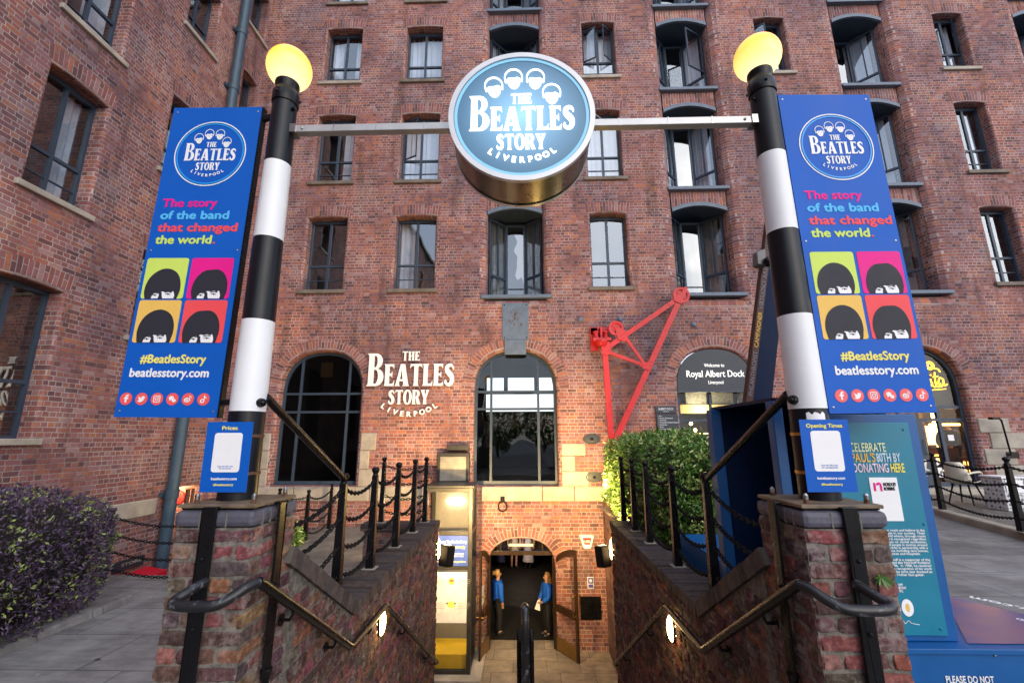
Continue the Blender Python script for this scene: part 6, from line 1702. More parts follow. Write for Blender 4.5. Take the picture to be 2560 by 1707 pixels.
# cellar lining (walls, ceiling)
cl = thing('cellar_room', 'dark entrance hall seen through the open cellar doors', 'room', (0, 16, FLOOR))
rm = MB(); x0, x1, lo, hi, y0, y1 = -2.2, 2.2, FLOOR, .45, .5, 9.0
for q in ([FW(x0,lo,y1),FW(x1,lo,y1),FW(x1,hi,y1),FW(x0,hi,y1)], [FW(x0,lo,y0),FW(x0,lo,y1),FW(x0,hi,y1),FW(x0,hi,y0)], [FW(x1,lo,y1),FW(x1,lo,y0),FW(x1,hi,y0),FW(x1,hi,y1)], [FW(x0,hi,y0),FW(x0,hi,y1),FW(x1,hi,y1),FW(x1,hi,y0)]): rm.face(q)
for (a, b) in ((-2.2, -.94), (.78, 2.2)): rm.face([FW(a, lo, .501), FW(b, lo, .501), FW(b, hi, .501), FW(a, hi, .501)])
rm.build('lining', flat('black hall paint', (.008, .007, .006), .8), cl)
lg = bpy.data.lights.new('hall_light', 'POINT'); lg.energy = 1.5; lg.color = (1, .7, .42); lg.shadow_soft_size = .15
lo_ = bpy.data.objects.new('hall_light', lg); link(lo_, cl); lo_.location = (0.1, 1.6, 3.0)
mb = MB(); mb.box((-.02, 17.57, .30), (.22, 17.63, .36)); mb.build('ceiling_lamp', emit('hall lamp', (1, .7, .4), 3), cl)

# ------------------------------------------------------------------ people
def skinmesh(name, nodes, edges, mat, parent, root, sub=2, smooth=True):
    me = bpy.data.meshes.new(name)
    keys = list(nodes); idx = {k: i for i, k in enumerate(keys)}
    me.from_pydata([tuple(nodes[k][0]) for k in keys], [(idx[a], idx[b]) for a, b in edges], [])
    o = bpy.data.objects.new(name, me)
    COL.objects.link(o)
    o.modifiers.new('skin', 'SKIN'); sb = o.modifiers.new('sub', 'SUBSURF'); sb.levels = sub; sb.render_levels = sub
    for i, k in enumerate(keys):
        r_ = nodes[k][1]; r_ = r_ if isinstance(r_, tuple) else (r_, r_)
        me.skin_vertices[0].data[i].radius = r_
        me.skin_vertices[0].data[i].use_root = (k == root)
    dg = bpy.context.evaluated_depsgraph_get(); dg.update()
    m2 = bpy.data.meshes.new_from_object(o.evaluated_get(dg), depsgraph=dg)
    bpy.data.objects.remove(o)
    m2.polygons.foreach_set('use_smooth', [True]*len(m2.polygons))
    return put_mesh(m2, name, mat, parent, Matrix())
M['skin'] = flat('skin', (.50, .27, .19), .5, vary=.06)
M['blonde'] = flat('blonde hair', (.45, .28, .11), .55, vary=.35, scale=40)
M['brownhair'] = flat('light brown hair', (.32, .17, .06), .55, vary=.35, scale=40)
M['darkhair'] = flat('dark hair', (.02, .015, .012), .5, vary=.3)
M['sweat'] = flat('royal blue sweatshirt', (.006, .11, .62), .8, vary=.12, scale=12, bump=.2)
M['trouser'] = flat('black trousers', (.012, .012, .014), .8, vary=.2)
M['shoe'] = flat('black shoes', (.02, .02, .02), .4)
def person(label, loc, face_deg, H=1.66, top='sweat', bottom='trouser', hair='blonde', style='bun', hands='front', skirt=None, long_sleeve=True, group=None, legs='skin'):
    """figure looking along +X of its own frame, turned by face_deg; one body surface, clothes over it"""
    t = thing('person', label, 'person', loc, group)
    s = H/1.66; rot = Matrix.Translation(loc) @ Matrix.Rotation(R(face_deg), 4, 'Z') @ Matrix.Scale(s, 4)
    V = lambda x, y, z: rot @ Vector((x, y, z))
    r = lambda v: (tuple(q*s for q in v) if isinstance(v, tuple) else v*s)
    nd = {}
    def n_(k, x, y, z, rad): nd[k] = (V(x, y, z), r(rad))
    n_('pel', 0, 0, .90, .13); n_('waist', -.005, 0, 1.05, (.12, .10)); n_('chest', 0, 0, 1.22, (.135, .115)); n_('shou', -.015, 0, 1.355, (.09, .09)); n_('neck', -.005, 0, 1.43, .05); n_('jaw', .02, 0, 1.50, .058); n_('head', .01, 0, 1.565, .085); n_('crown', 0, 0, 1.63, .062)
    ar = {'front': [(.02, .20, 1.30, .058), (.05, .235, 1.08, .047), (.20, .12, .93, .036), (.24, .05, .915, .03)],
          'side': [(.0, .20, 1.30, .058), (-.02, .245, 1.07, .046), (.03, .245, .86, .034), (.04, .235, .80, .03)]}[hands]
    for sg, q in ((1, 'l'), (-1, 'r')):
        for k, (x, y, z, rad) in zip(('sh', 'el', 'wr', 'pa'), ar): n_(k+q, x, sg*y, z, rad)
        n_('hip'+q, 0, sg*.085, .86, .092); n_('kn'+q, .015, sg*.09, .48, .06); n_('an'+q, -.015, sg*.09, .09, .04); n_('to'+q, .13, sg*.10, .035, .035)
    ed = [('pel', 'waist'), ('waist', 'chest'), ('chest', 'shou'), ('shou', 'neck'), ('neck', 'jaw'), ('jaw', 'head'), ('head', 'crown')]
    for q in 'lr': ed += [('shou', 'sh'+q), ('sh'+q, 'el'+q), ('el'+q, 'wr'+q), ('wr'+q, 'pa'+q), ('pel', 'hip'+q), ('hip'+q, 'kn'+q), ('kn'+q, 'an'+q), ('an'+q, 'to'+q)]
    # fingers: five short chains from each palm
    for q, sg in (('l', 1), ('r', -1)):
        b = nd['pa'+q][0]; w_ = nd['wr'+q][0]; d = (b-w_).normalized(); sd = d.cross(Vector((0, 0, 1)));
        sd = sd.normalized() if sd.length > .1 else rot.to_3x3() @ Vector((1, 0, 0)); sd.normalize()
        for f, (o_, L) in enumerate(((-.026, .055), (-.009, .07), (.009, .068), (.025, .052))):
            nd['f%d%s' % (f, q)] = (b+sd*o_*s+d*.03*s, .009*s); nd['g%d%s' % (f, q)] = (b+sd*o_*s+d*(.03+L)*s+Vector((0, 0, -.012*s)), .008*s)
            ed += [('pa'+q, 'f%d%s' % (f, q)), ('f%d%s' % (f, q), 'g%d%s' % (f, q))]
        nd['th'+q] = (b-sd*.045*s+d*.02*s, .010*s); ed.append(('pa'+q, 'th'+q))
    body = skinmesh('body', nd, ed, 'skin', t, 'pel')
    # face: nose, brows over eyes, mouth, ears
    fm = MB(); fm.ball(V(.10, 0, 1.545), .016*s, 8, sz=1.4); fm.ball(V(.005, .086, 1.55), .022*s, 8, sx=.6, sy=.5, sz=1.2); fm.ball(V(.005, -.086, 1.55), .022*s, 8, sx=.6, sy=.5, sz=1.2); fm.build('ears_and_nose', 'skin', body, smooth=True)
    fm = MB()
    for sg in (-1, 1): fm.ball(V(.082, sg*.034, 1.575), .010*s, 8)
    fm.build('eyes', 'ink', body)
    fm = MB(); fm.ball(V(.085, 0, 1.498), .014*s, 8, sz=.4, sy=1.6 if abs(math.sin(R(face_deg))) < .7 else 1); fm.build('mouth', flat('lips', (.42, .12, .11), .5), body)
    hb = MB(); hb.ball((0, 0, 0), .102, 18, sx=1.0, sy=.98, sz=.98)
    hb.v = [Vector((p.x-(.035 if p.x > 0.03 and p.z < .055 else 0)*min(1, (p.x-.03)/.05), p.y, p.z)) for p in hb.v]; hb.move(rot @ Matrix.Translation((-.018, 0, 1.592)))
    if style == 'bun':
        i = len(hb.v); hb.ball((0, 0, 0), .052, 12); hb.move(rot @ Matrix.Translation((-.12, 0, 1.60)), i)
        for k in range(6): i = len(hb.v); hb.ball((0, 0, 0), .018, 6); hb.move(rot @ Matrix.Translation((-.12+.045*math.cos(k), .045*math.sin(k*2), 1.60+.04*math.sin(k*1.7))), i)
    if style == 'long':
        i = len(hb.v); hb.tube([(-.03, 0, 1.60), (-.065, 0, 1.50), (-.075, 0, 1.40), (-.085, 0, 1.28), (-.09, 0, 1.22)], [.08, .085, .085, .07, .03], 12); hb.move(rot, i)
        for sg in (-1, 1): i = len(hb.v); hb.tube([(.0, sg*.075, 1.60), (.0, sg*.088, 1.50), (-.0, sg*.085, 1.40), (.0, sg*.075, 1.30)], [.03, .032, .03, .012], 8); hb.move(rot, i)
    if style == 'cap':
        i = len(hb.v); hb.lathe([(.108, -.01), (.108, .03), (.08, .075), (0, .09)], (0, 0, 0), 16); hb.move(rot @ Matrix.Translation((-.01, 0, 1.61)), i)
        i = len(hb.v); hb.ball((0, 0, 0), .07, 10, sz=.12); hb.move(rot @ Matrix.Translation((.11, 0, 1.61)), i)
    hb.build('hair', hair, t, smooth=True, ang=60)
    # top
    cn, ce = {}, []
    for k, (g_) in (('pel', .030), ('waist', .045), ('chest', .038), ('shou', .028)):
        rad = nd[k][1]; rad = rad if isinstance(rad, tuple) else (rad, rad); cn[k] = (nd[k][0], tuple(v+g_*s for v in rad))
    cn['hem'] = (V(.0, 0, .83), tuple(v*s for v in (.160, .160))); ce = [('hem', 'pel'), ('pel', 'waist'), ('waist', 'chest'), ('chest', 'shou')]
    cn['col'] = (V(-.006, 0, 1.405), .064*s); ce.append(('shou', 'col'))
    for q in 'lr':
        cn['sh'+q] = (nd['sh'+q][0], nd['sh'+q][1]+.030*s); cn['el'+q] = (nd['el'+q][0], nd['el'+q][1]+.030*s); ce += [('shou', 'sh'+q), ('sh'+q, 'el'+q)]
        if long_sleeve: cn['wr'+q] = (nd['wr'+q][0], nd['wr'+q][1]+.020*s); ce.append(('el'+q, 'wr'+q))
    skinmesh('top', cn, ce, top, t, 'chest')
    if skirt:
        zb, rb = skirt
        mb = MB(); mb.lathe([(.135, .98), (.165, .86), (.175, .75), (rb*.92, zb+.12), (rb, zb), (rb-.012, zb+.004), (.15, .75)], (0, 0, 0), 26)
        for k, p in enumerate(mb.v):
            a = math.atan2(p.y, p.x); f = 1+.05*math.sin(a*7)*(1-min(1, (p.z-zb)/.5))
            mb.v[k] = Vector((p.x*f*.92, p.y*f, p.z))
        mb.move(rot); mb.build('skirt', bottom, t, smooth=True, ang=70)
    else:
        cn = {'pel': (nd['pel'][0]-Vector((0, 0, .0)), .135*s)}; ce = []
        for q in 'lr':
            for k, g_ in (('hip', .026), ('kn', .034), ('an', .040)): cn[k+q] = (nd[k+q][0], nd[k+q][1]+g_*s)
            ce += [('pel', 'hip'+q), ('hip'+q, 'kn'+q), ('kn'+q, 'an'+q)]
        skinmesh('trousers', cn, ce, bottom, t, 'pel')
    for sg in (-1, 1):
        mb = MB(); mb.ball((0, 0, 0), 1, 12); mb.v = [Vector((p.x*.125, p.y*.048, max(-.55, p.z)*.062)) for p in mb.v]; mb.move(rot @ Matrix.Translation((.055, sg*.097, .035)))
        mb.build('shoe', 'shoe', t, smooth=True)
    return t
p1 = person('person with a blonde bun, blue sweatshirt and black trousers, just inside the left door leaf', (-.72, 12.95, FLOOR+.01), 28, 1.53, hair='blonde', style='bun', hands='side')
p2 = person('person with long fair hair and blue sweatshirt, holding white paper by the right door leaf', (.585, 12.85, FLOOR+.01), 200, 1.49, hair='brownhair', style='long', hands='front')
mb = MB(); mb.face([(.33, 12.80, FLOOR+.86), (.40, 12.76, FLOOR+.89), (.39, 12.78, FLOOR+.61), (.25, 12.80, FLOOR+.65)]); tag(mb.build('paper_sheet', 'white', None, loc=(.35, 12.8, FLOOR+.61)), 'white sheet of paper held by the fair haired person in blue', 'paper')
b = MB(); b.face([(.30, 12.66, FLOOR+1.2), (.30, 12.66, FLOOR+1.2), (.30, 12.66, FLOOR+1.2)]) if 0 else None
lilac = flat('pale satin', (.45, .42, .46), .4, vary=.15); cream = flat('cream dress cloth', (.40, .33, .27), .7); navy2 = flat('navy dress cloth', (.02, .02, .07), .7)
M['lilac'] = lilac; M['cream'] = cream; M['navycloth'] = navy2
person('person in a short cream dress with bare legs, at the back of the dark hall', (-.42, 19.0, FLOOR+.01), -80, 1.68, top='cream', bottom='cream', skirt=(.60, .20), hair='darkhair', style='long', hands='side', long_sleeve=False)
person('person in a long pale satin skirt, at the back of the dark hall', (.16, 19.1, FLOOR+.01), -110, 1.68, top='lilac', bottom='lilac', skirt=(.22, .24), hair='blonde', style='long', hands='side', long_sleeve=False)
person('person in a dark navy dress, in the shadow at the back of the hall', (-.92, 19.4, FLOOR+.01), -70, 1.68, top='navycloth', bottom='navycloth', skirt=(.15, .25), hair='darkhair', style='long', hands='side', long_sleeve=False)
lg = bpy.data.lights.new('back_fill', 'POINT'); lg.energy = 38; lg.color = (1, .75, .55); lg.shadow_soft_size = .15  # fill light added to bring out the figures at the back, no fixture
lo_ = bpy.data.objects.new('back_fill', lg); link(lo_, cl); lo_.location = (-.1, 2.2, 1.5)
person('person in a dark cap and dark clothes behind the café door glass', (11.95, 13.05, .95), 200, 1.7, top='trouser', bottom='trouser', hair='ink', style='cap', hands='front')

# ------------------------------------------------------------------ hedges
def leaves(name, mats, parent, sampler, n, size, share, seed, up=.0):
    rnd = random.Random(seed); mb = MB()
    for k in range(n):
        p, nrm = sampler(rnd)
        d = Vector((rnd.gauss(0, 1), rnd.gauss(0, 1), rnd.gauss(0, 1)+up)).normalized()
        a = (d+nrm*.6).normalized(); b = a.cross(Vector((rnd.gauss(0, 1), rnd.gauss(0, 1), rnd.gauss(0, 1)))).normalized(); c = a.cross(b)
        L = size*rnd.uniform(.6, 1.35); W_ = L*.42
        mi = 1 if rnd.random() < share(p, nrm, rnd) else 0
        tip = p+a*L; mid = p+a*L*.5
        mb.face([p, mid+b*W_*.5+c*L*.08, tip, mid-b*W_*.5+c*L*.08], mi)
    return mb.build(name, mats, parent, weld=False)
def hedge(name, label, x0, x1, y0, y1, z0, z1, mats, n, size, share, seed, pw=5.0, bump=.09, arms=None):
    t = thing(name, label, 'hedge', ((x0+x1)/2, (y0+y1)/2, z0))
    cx, cy, cz_, ax, ay, az = (x0+x1)/2, (y0+y1)/2, z0+(z1-z0)*.45, (x1-x0)/2, (y1-y0)/2, (z1-z0)*.55
    def sampler(rnd):
        while True:
            d = Vector((rnd.gauss(0, 1), rnd.gauss(0, 1), rnd.gauss(0, 1))).normalized()
            # even out over a box-like superellipsoid
            d = Vector((d.x/ax*max(ax, az), d.y/ay*max(ay, az)**1.0 if 0 else d.y, d.z)).normalized()
            s_ = (abs(d.x)**pw+abs(d.y)**pw+abs(d.z)**pw)**(-1/pw)
            q = d*s_
            p = Vector((cx+q.x*ax, cy+q.y*ay, cz_+q.z*az))
            nn = Vector((math.copysign(abs(q.x)**(pw-1), q.x)/ax, math.copysign(abs(q.y)**(pw-1), q.y)/ay, math.copysign(abs(q.z)**(pw-1), q.z)/az)).normalized()
            k = noise.noise(p*2.1)*bump*1.6+noise.noise(p*6.3)*bump
            p = p+nn*(k-rnd.random()**2*.13)
            if p.z < z0: continue
            return p, nn
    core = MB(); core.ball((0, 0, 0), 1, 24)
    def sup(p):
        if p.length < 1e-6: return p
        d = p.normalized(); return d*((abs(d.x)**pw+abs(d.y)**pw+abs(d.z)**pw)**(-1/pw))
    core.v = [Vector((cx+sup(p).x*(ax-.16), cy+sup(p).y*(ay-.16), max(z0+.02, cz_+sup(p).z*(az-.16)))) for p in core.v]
    core.build('inner_shade', flat(name+' shade core', (.012, .010, .008) if 'purple' in name else (.012, .018, .006), .95), t)  # solid dark core paints in the shade behind the leaves
    leaves('foliage', mats, t, sampler, n, size, share, seed, .2)
    tw = MB(); rnd = random.Random(seed+9)
    for k in range(26):
        p, nn = sampler(rnd); 
        if p.z > z0+.5: tw.tube([p-nn*.1, p+nn*.05+Vector((0, 0, .05)), p+nn*.10+Vector((rnd.uniform(-.03, .03), rnd.uniform(-.03, .03), .10))], .003, 5)
    tw.build('twigs', 'twig', t)
    return t
clump = lambda sc_, th: (lambda p, nrm, rnd: (.62 if noise.noise(p*sc_) > th else .06)*(1.0 if nrm.z > -.2 else .5))
hedge('purple_hedge', 'dark purple hedge flecked with young green leaves, on the stone edged bed at the left', -8.2, -5.36, 1.6, 6.75, .05, 1.60, ['leaf_purple', 'leaf_tip'], 52000, .048, clump(7.5, .30), 3, pw=3.9, bump=.07)
hedge('green_hedge', 'clipped green hedge with pale leaf tips, lit yellow at its end over the court', 1.90, 3.7, 6.75, 11.35, .66, 2.20, ['leaf_green', 'leaf_lime'], 34000, .075, clump(4.6, .22), 5, pw=5.0, bump=.12)
kb = MB(); rnd = random.Random(4); y = 1.2
while y < 6.5:
    l = rnd.uniform(.35, .7); kb.hexa([(-5.64, y, 0), (-5.44+rnd.uniform(-.02, .02), y, 0), (-5.44+rnd.uniform(-.02, .02), y+l-.015, 0), (-5.64, y+l-.015, 0), (-5.63, y, .10), (-5.46, y, .085), (-5.46, y+l-.015, .09), (-5.63, y+l-.015, .10)]); y += l
tag(kb.build('kerb_edging', 'slate_paving', None, loc=(-5.54, 3.8, 0), bevel=.012), None, None, None, 'structure')
sh = thing('shrub', 'small bright green shrub at the foot of the terrace chain posts', 'shrub', (-5.0, 9.9, 0))
def ss(rnd):
    d = Vector((rnd.gauss(0, 1), rnd.gauss(0, 1), abs(rnd.gauss(0, 1)))).normalized(); q = rnd.uniform(.6, 1)
    return Vector((-5.05+d.x*.42*q, 9.75+d.y*.5*q, .05+d.z*.52*q)), d
leaves('foliage', ['leaf_green', 'leaf_lime'], sh, ss, 1500, .09, lambda p, n, r: .3, 8)
tw = MB()
for k in range(9): tw.tube([(-5.05+.05*math.cos(k), 9.75+.05*math.sin(k), 0), (-5.05+.3*math.cos(k*1.3), 9.75+.3*math.sin(k*1.3), .35)], .008, 5)
tw.build('stems', 'twig', sh)
fe = thing('wall_fern', 'tuft of green fern growing from a joint of the right pier', 'fern', (1.92, YP, 1.46))
mb = MB(); rnd = random.Random(2)
for k in range(22):
    a = rnd.uniform(0, 2*PI); d = Vector((math.cos(a)*.05, -rnd.uniform(.01, .05), math.sin(a)*.035-.012)); p = Vector((1.91, YP-.004, 1.465)); s_ = Vector((-d.z, 0, d.x)).normalized()*.006
    mb.face([p, p+d*.6+s_, p+d, p+d*.6-s_])
mb.build('leaf', 'leaf_green', fe, weld=False)

# ------------------------------------------------------------------ blue guitar display on its plinth
dp = thing('display_stand', 'blue display stand with open cabinet, teal donation panel, leaning guitar neck and low plinth', 'display', (2.5, 3.9, .6))
mb = MB()
pl = [(2.08, 3.2), (4.6, 3.2), (3.75, 3.75), (3.5, 4.3), (3.2, 6.6), (2.12, 6.6)]
zt = .90
mb.face([(x, y, zt) for x, y in pl]); 
for k in range(len(pl)): j = (k+1) % len(pl); mb.face([(*pl[k], .3), (*pl[j], .3), (*pl[j], zt), (*pl[k], zt)])
mb.build('plinth', 'display', dp)
mb = MB(); mb.box((2.06, 3.185, .875), (4.6, 3.199, .905)); mb.build('plinth_edge', 'display', dp, bevel=.003)
gp = MB(); gp.face([(2.84, 3.27, .904), (4.4, 3.27, .904), (3.76, 3.70, .904), (3.52, 4.2, .904)])
def sunset():
    m, n, b = nmat('printed sunset sheet'); tc = N(n, 'TexCoord'); ns = N(n, 'TexNoise', Scale=1.6, Detail=2.0); n.links.new(tc.outputs['Object'], ns.inputs['Vector'])
    r = ramp(n, [(.3, (.04, .07, .26)), (.52, (.07, .08, .26)), (.68, (.19, .11, .20)), (.78, (.05, .09, .32))]); n.links.new(ns.outputs[0], r.inputs[0]); n.links.new(r.outputs[0], b.inputs['Base Color']); b.inputs['Roughness'].default_value = .3; return m
gp.build('printed_sheet', sunset(), dp)
text('beatlesstory.com', .10, 'white', dp, (4.08, 3.58, .906), rt=(-.92, .39, 0), up=(-.39, -.92, 0), align='LEFT', bold=.03, width=.86) if 0 else None
ax = Vector((-.55, .83, 0)).normalized()
text('beatlesstory.com', .085, 'white', dp, (4.25, 3.33, .906), rt=tuple(ax), up=(-ax.y, ax.x, 0), bold=.03, width=.98)
text('PLEASE DO NOT', .048, 'white', dp, (3.95, 3.32, .906), rt=tuple(ax), up=(-ax.y, ax.x, 0), bold=.03, width=.42); text('CLIMB, SIT OR STAND', .048, 'white', dp, (3.86, 3.29, .906), rt=tuple(ax), up=(-ax.y, ax.x, 0), bold=.03, width=.48)
text('PLEASE DO NOT', .040, 'white', dp, (2.60, 3.197, .715), bold=.025, width=.29); text('CLIMB, SIT OR STAND', .040, 'white', dp, (2.60, 3.197, .65), bold=.025, width=.42)
sc_ = MB(); sc_.ball((2.93, 3.198, .865), .008, 8); sc_.build('screw', 'chrome', dp)
# cabinet: back, sides, top; open towards the steps
mb = MB(); bx0, bx1, by0, by1, bz0, bz1 = 1.955, 2.81, 3.55, 4.72, .905, 2.475
mb.box((bx0, by1-.05, bz0), (bx1, by1, bz1)); mb.box((bx1-.05, by0, bz0), (bx1, by1-.05, bz1)); mb.box((bx0, by0, bz1), (bx1+.02, by1, bz1+.03)); mb.box((bx0+.05, by0, bz0), (bx1-.05, by1-.05, bz0+.03))
mb.build('cabinet', 'navy', dp, bevel=.006)
mb = MB()
mb.box((bx0-.05, by1-.12, bz0-.02), (bx0+.045, by1+.012, bz1)); mb.box((bx0-.03, by0-.03, bz0), (bx0+.05, by0+.06, bz1)); mb.box((bx0-.03, by0+.06, bz0-.05), (bx0+.05, by1-.12, bz0+.06))
mb.build('cabinet_post', 'display', dp, bevel=.006)
mb = MB(); mb.box((2.2, 3.30, .902), (2.815, 3.36, 2.36)); mb.build('front_board', 'display', dp, bevel=.006)
mb = MB(); mb.box((2.2, 3.286, .94), (2.742, 3.299, 2.30)); mb.build('panel', 'teal', dp, bevel=.003)
py = 3.284
text('CELEBRATE', .062, flat('pale lime print', (.70, .78, .5), .5), dp, (2.30, py, 2.10), bold=.02, width=.25)
text("PAUL'S", .062, 'amber', dp, (2.30, py, 2.03), bold=.02, width=.165); text('80TH BY', .062, flat('pale aqua print', (.6, .75, .85), .5), dp, (2.475, py, 2.03), bold=.02, width=.165)
text('DONATING', .062, flat('pale pink print', (.75, .6, .72), .5), dp, (2.30, py, 1.96), bold=.02, width=.245); text('HERE', .062, 'lemon', dp, (2.56, py, 1.96), bold=.03, width=.095)
mb = MB(); mb.box((2.40, 3.282, 1.64), (2.59, 3.2855, 1.925)); mb.build('white_field', 'white', dp)
text('NORDOFF\nROBBINS', .024, 'ink', dp, (2.49, 3.2805, 1.868), bold=.02, width=.085, line=.85)
shape([stroke([(0, 0), (0, .055)], .014), stroke(smooth2([(.014, .04), (.03, .052), (.042, .04), (.042, .0)], 4), .013)], 'magenta', dp, frame_mtx((2.43, 3.2805, 1.835), (1, 0, 0), UPZ), .0005, 'emblem')
body = ["We are united for music and believe in the", "potential of all people in our society. Their", "vision is of a world where, through music", "everyone's potential is recognised regardless", "of disability, illness or social exclusion.", "They help thousands of people in centres around", "the UK. They works in partnership with a", "range of organisations including care homes,", "schools, hospices and hospitals.", "", "The star himself is a supporter of the", "charity and first visited the Nordoff Robbins'", "centre in 1986.  In 1988, he received", "their award, in recognition of his work", "and in the same year donated an", "autographed Hofner bass guitar."]
for k, s_ in enumerate(body):
    if s_: text(s_, .0155, 'white', dp, (2.715 if k not in (8, 15) else 2.66, py, 1.575-k*.0195*.95), align='RIGHT', bold=.03, ext=.0004, width=.0098*len(s_))
text('HAPPY\nBIRTHDAY\nPAUL.', .016, 'white', dp, (2.475, py, 1.235), bold=.03, width=.05, line=.85)
shape([circ(.035, .05, .033, .034, 20), circ(.035, .05, .010, n=10)], 'white', dp, frame_mtx((2.40, py, 1.05), (1, 0, 0), UPZ), .0005, 'emblem')
shape([circ(.035, .105, .024, .022, 18), circ(.035, .105, .008, n=8)], 'white', dp, frame_mtx((2.40, py, 1.05), (1, 0, 0), UPZ), .0006, 'emblem')
shape([circ(0, 0, .038, .052, 24), circ(0, 0, .014, .026, 14)], 'white', dp, frame_mtx((2.512, py, 1.105), (1, 0, 0), UPZ), .0005, 'emblem')
shape([circ(0, 0, .013, .025, 14)], 'amber', dp, frame_mtx((2.512, py, 1.105), (1, 0, 0), UPZ), .0005, 'emblem')
shape([stroke([(0, 0), (-.012, .15), (-.012, .19)], [.012, .010, .018])], 'white', dp, frame_mtx((2.435, py, 1.17), (1, 0, 0), UPZ), .0005, 'emblem')
shape([stroke(smooth2([(0, 0), (.02, .02), (.03, -.005), (.05, .012), (.06, -.004), (.085, .014), (.10, 0), (.15, -.01)], 5), .003)], 'white', dp, frame_mtx((2.42, py, 1.015), (1, 0, 0), UPZ), .0004, 'emblem')
sc_ = MB()
for x, z in ((2.70, 2.25), (2.70, .98), (2.28, 2.25), (2.72, 1.62)): sc_.ball((x, 3.286, z), .008, 8)
sc_.build('screw', 'teal', dp)
# guitar neck leaning up behind the lamp post: brown edge with words, dark blue flank
nk = MB(); A, B = Vector((2.035, 4.1, 2.505)), Vector((2.455, 4.1, 4.30))
d = (B-A).normalized(); sdv = Vector((1, 0, 0)); up_ = Vector((0, 1, 0))
def nb(w0, w1, y0, y1, m, nm):
    mb = MB(); mb.hexa([A+sdv*w0+up_*y0, A+sdv*w1+up_*y0, A+sdv*w1+up_*y1, A+sdv*w0+up_*y1, B+sdv*w0+up_*y0, B+sdv*w1+up_*y0, B+sdv*w1+up_*y1, B+sdv*w0+up_*y1]); return mb.build(nm, m, dp, bevel=.004)
M['mauveprint'] = flat('mauve print', (.24, .22, .27), .6); M['maroon'] = flat('maroon neck edge', (.07, .025, .02), .5)
nb(-.02, .045, 0, .07, 'maroon', 'neck_edge'); nb(.046, .22, .012, .068, 'navy', 'neck')
for s_, t0, L, m_ in (('PHILANTHROPIST', .06, .42, 'mauveprint'), ('CAMPAIGNER', .52, .35, 'amber'), ('VIRTUOSO', .90, .28, 'mauveprint'), ('ARTIST', 1.21, .20, 'mauveprint'), ('Hofner', 1.52, .16, 'mauveprint')):
    text(s_, .038, m_, dp, A+d*t0+sdv*.030+up_*-.003, rt=tuple(d), up=(-d.z, 0, d.x), bold=.02, width=L)
tn = MB(); c = A+d*1.40+Vector((-.055, -.01, .02)); tn.hexa([c+Vector(v) for v in ((-.05, -.05, -.07), (.03, -.05, -.10), (.03, .05, -.10), (-.05, .05, -.07), (-.04, -.04, .06), (.05, -.04, .09), (.05, .04, .09), (-.04, .04, .06))]); tn.build('tuning_peg', flat('dull nickel', (.16, .16, .17), .4, vary=.2), dp, bevel=.008)
tn = MB(); tn.ball(c+Vector((.035, -.07, -.06)), .035, 12, sz=1.5); tn.build('peg_button', 'black', dp, smooth=True)

# ------------------------------------------------------------------ white chairs and tiled boxes on the setts
def chair(x, y, rz, label):
    t = thing('chair', label, 'chair', (x, y, .815), 'white moulded chairs outside the café')
    rot = Matrix.Translation((x, y, .815)) @ Matrix.Rotation(R(rz), 4, 'Z')
    cm = 'chair_white'; prof = smooth2([(.24, .42, .40), (.14, .425, .44), (.0, .40, .46), (-.14, .40, .46), (-.22, .47, .45), (-.27, .62, .42), (-.31, .78, .36), (-.33, .86, .26)], 4)
    mb = MB(); n = 10; prev = None
    for (px, pz, w_) in prof:
        row = []
        for k in range(n+1):
            s_ = -1+2*k/n; row.append(Vector((px+.10*abs(s_)**3*(1 if pz > .5 else .0), s_*w_/2, pz+.05*abs(s_)**3*(1 if pz < .5 else 0))))
        if prev:
            for k in range(n): mb.face([prev[k], prev[k+1], row[k+1], row[k]])
        prev = row
    mb.move(rot); o = mb.build('shell', cm, t, smooth=True); so_ = o.modifiers.new('thickness', 'SOLIDIFY'); so_.thickness = .014
    for sx, sy in ((1, 1), (1, -1), (-1, 1), (-1, -1)):
        mb = MB(); mb.tube([(sx*.12, sy*.13, .40), (sx*.22, sy*.21, 0)], [.018, .012], 8); mb.move(rot); mb.build('leg', 'iron', t)
    for sy in (1, -1):
        mb = MB(); mb.tube(smooth2([(-.27, sy*.22, .62), (-.1, sy*.27, .66), (.14, sy*.26, .64), (.20, sy*.22, .45)], 4), .02, 8); mb.move(rot); mb.build('arm', cm, t, smooth=True)
    return t
M['chair_white'] = flat('ivory chair shell', (.66, .61, .50), .4, vary=.05)
chair(9.35, 10.1, 20, 'ivory moulded chair turned sideways behind the chains, nearer the tiled boxes')
chair(9.2, 11.2, 160, 'ivory moulded chair close to the café door, half behind the blue display')
def tiles():
    m, n, b = nmat('patterned tiles'); tc = N(n, 'TexCoord'); mp = N(n, 'Mapping'); mp.inputs['Scale'].default_value = (5, 5, 5); n.links.new(tc.outputs['Object'], mp.inputs[0])
    wv = N(n, 'TexMagic', Scale=1.6, Distortion=1.4); wv.turbulence_depth = 3; n.links.new(mp.outputs[0], wv.inputs['Vector'])
    r = ramp(n, [(.42, (.10, .11, .14)), (.5, (.62, .62, .62))]); n.links.new(wv.outputs[1], r.inputs[0]); n.links.new(r.outputs[0], b.inputs['Base Color']); return m
M['tiles'] = tiles()
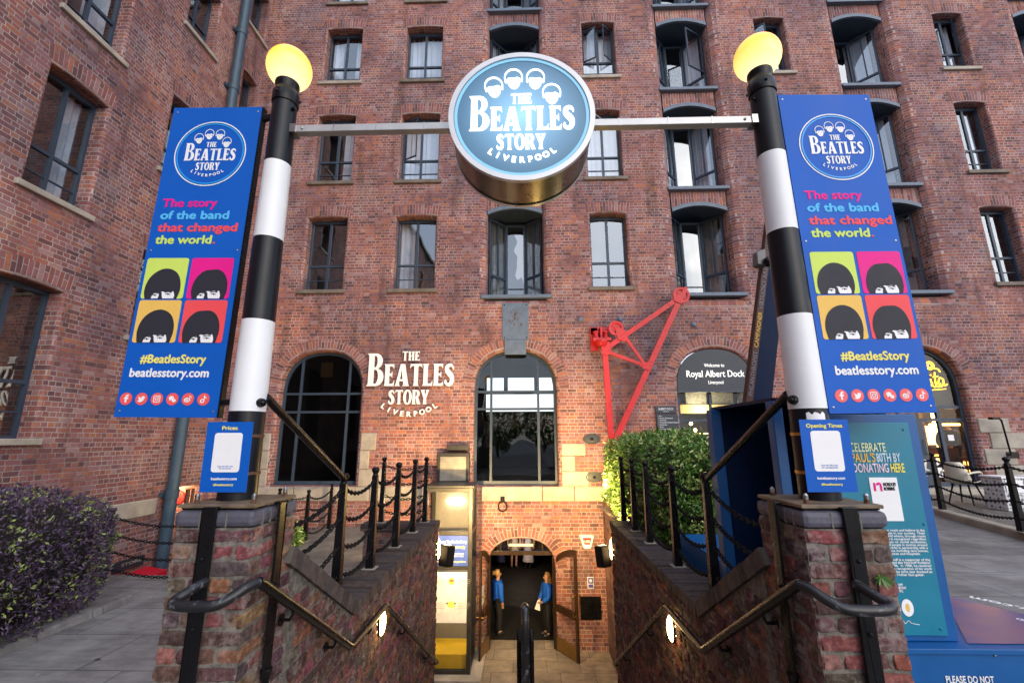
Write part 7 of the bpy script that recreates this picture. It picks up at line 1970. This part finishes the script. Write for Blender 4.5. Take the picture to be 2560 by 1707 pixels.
for k, (x, y, l) in enumerate(((9.35, 9.3, 'grey and white tiled box with a square top panel, beside the ivory chair'), (10.0, 9.3, 'grey and white patterned tile box at the right edge, behind a chain post'))):
    t = thing('tiled_planter', l, 'planter', (x, y, .815), 'tiled boxes outside the café')
    mb = MB(); mb.box((x-.2, y-.2, .82), (x+.2, y+.2, 1.42)); mb.build('box', 'tiles', t, bevel=.01)
    mb = MB(); mb.box((x-.22, y-.22, 1.42), (x+.22, y+.22, 1.45)); mb.box((x-.16, y-.215, 1.16), (x+.16, y-.201, 1.38)); mb.build('trim', 'white', t)
tag(text('', .1, 'white', None, (0, 0, 0)), None, None) if 0 else None
# a fallen leaf and a bit of litter on the path
for k, (x, y) in enumerate(((-3.9, 3.3), (-3.3, 4.6), (-4.4, 5.0))):
    mb = MB(); mb.face([(x, y, .012), (x+.04, y+.015, .02), (x+.075, y, .012), (x+.035, y-.02, .018)]); tag(mb.build('fallen_leaf', 'twig', None, loc=(x, y, .01), weld=False), 'dry brown leaf lying on the slate path', 'leaf', 'fallen leaves on the path')

# trees across the forecourt behind the camera, mirrored in the big arched window
rnd = random.Random(12)
for k in range(7):
    x, y, h = -14+k*5.5+rnd.uniform(-1, 1), -38+rnd.uniform(-3, 3), rnd.uniform(5.6, 7.6)
    t = thing('tree', 'broad leafy tree across the forecourt, behind the viewer', 'tree', (x, y, 0), 'trees across the forecourt')
    mb = MB(); mb.tube([(x, y, 0), (x+.1, y, 1.4), (x, y+.1, 3.2), (x+.2, y, 5)], [.22, .18, .13, .05], 9)
    for j in range(5):
        a = j*1.3; mb.tube([(x, y, 1.6+j*.35), (x+math.cos(a)*1.1, y+math.sin(a)*1.1, 2.8+j*.4), (x+math.cos(a)*2, y+math.sin(a)*2, 3.4+j*.4)], [.09, .06, .02], 6)
    mb.build('trunk', 'twig', t)
    def ts(r_):
        d = Vector((r_.gauss(0, 1), r_.gauss(0, 1), r_.gauss(0, 1))).normalized(); q = r_.uniform(.55, 1)**.5*(1+.3*noise.noise(d*2.3+Vector((k, 0, 0))))
        return Vector((x+d.x*3.1*q, y+d.y*2.6*q, h*.58+d.z*h*.42*q)), d
    leaves('crown', ['leaf_green', 'leaf_green'], t, ts, 2600, .42, lambda p, n, r: .3, 40+k)
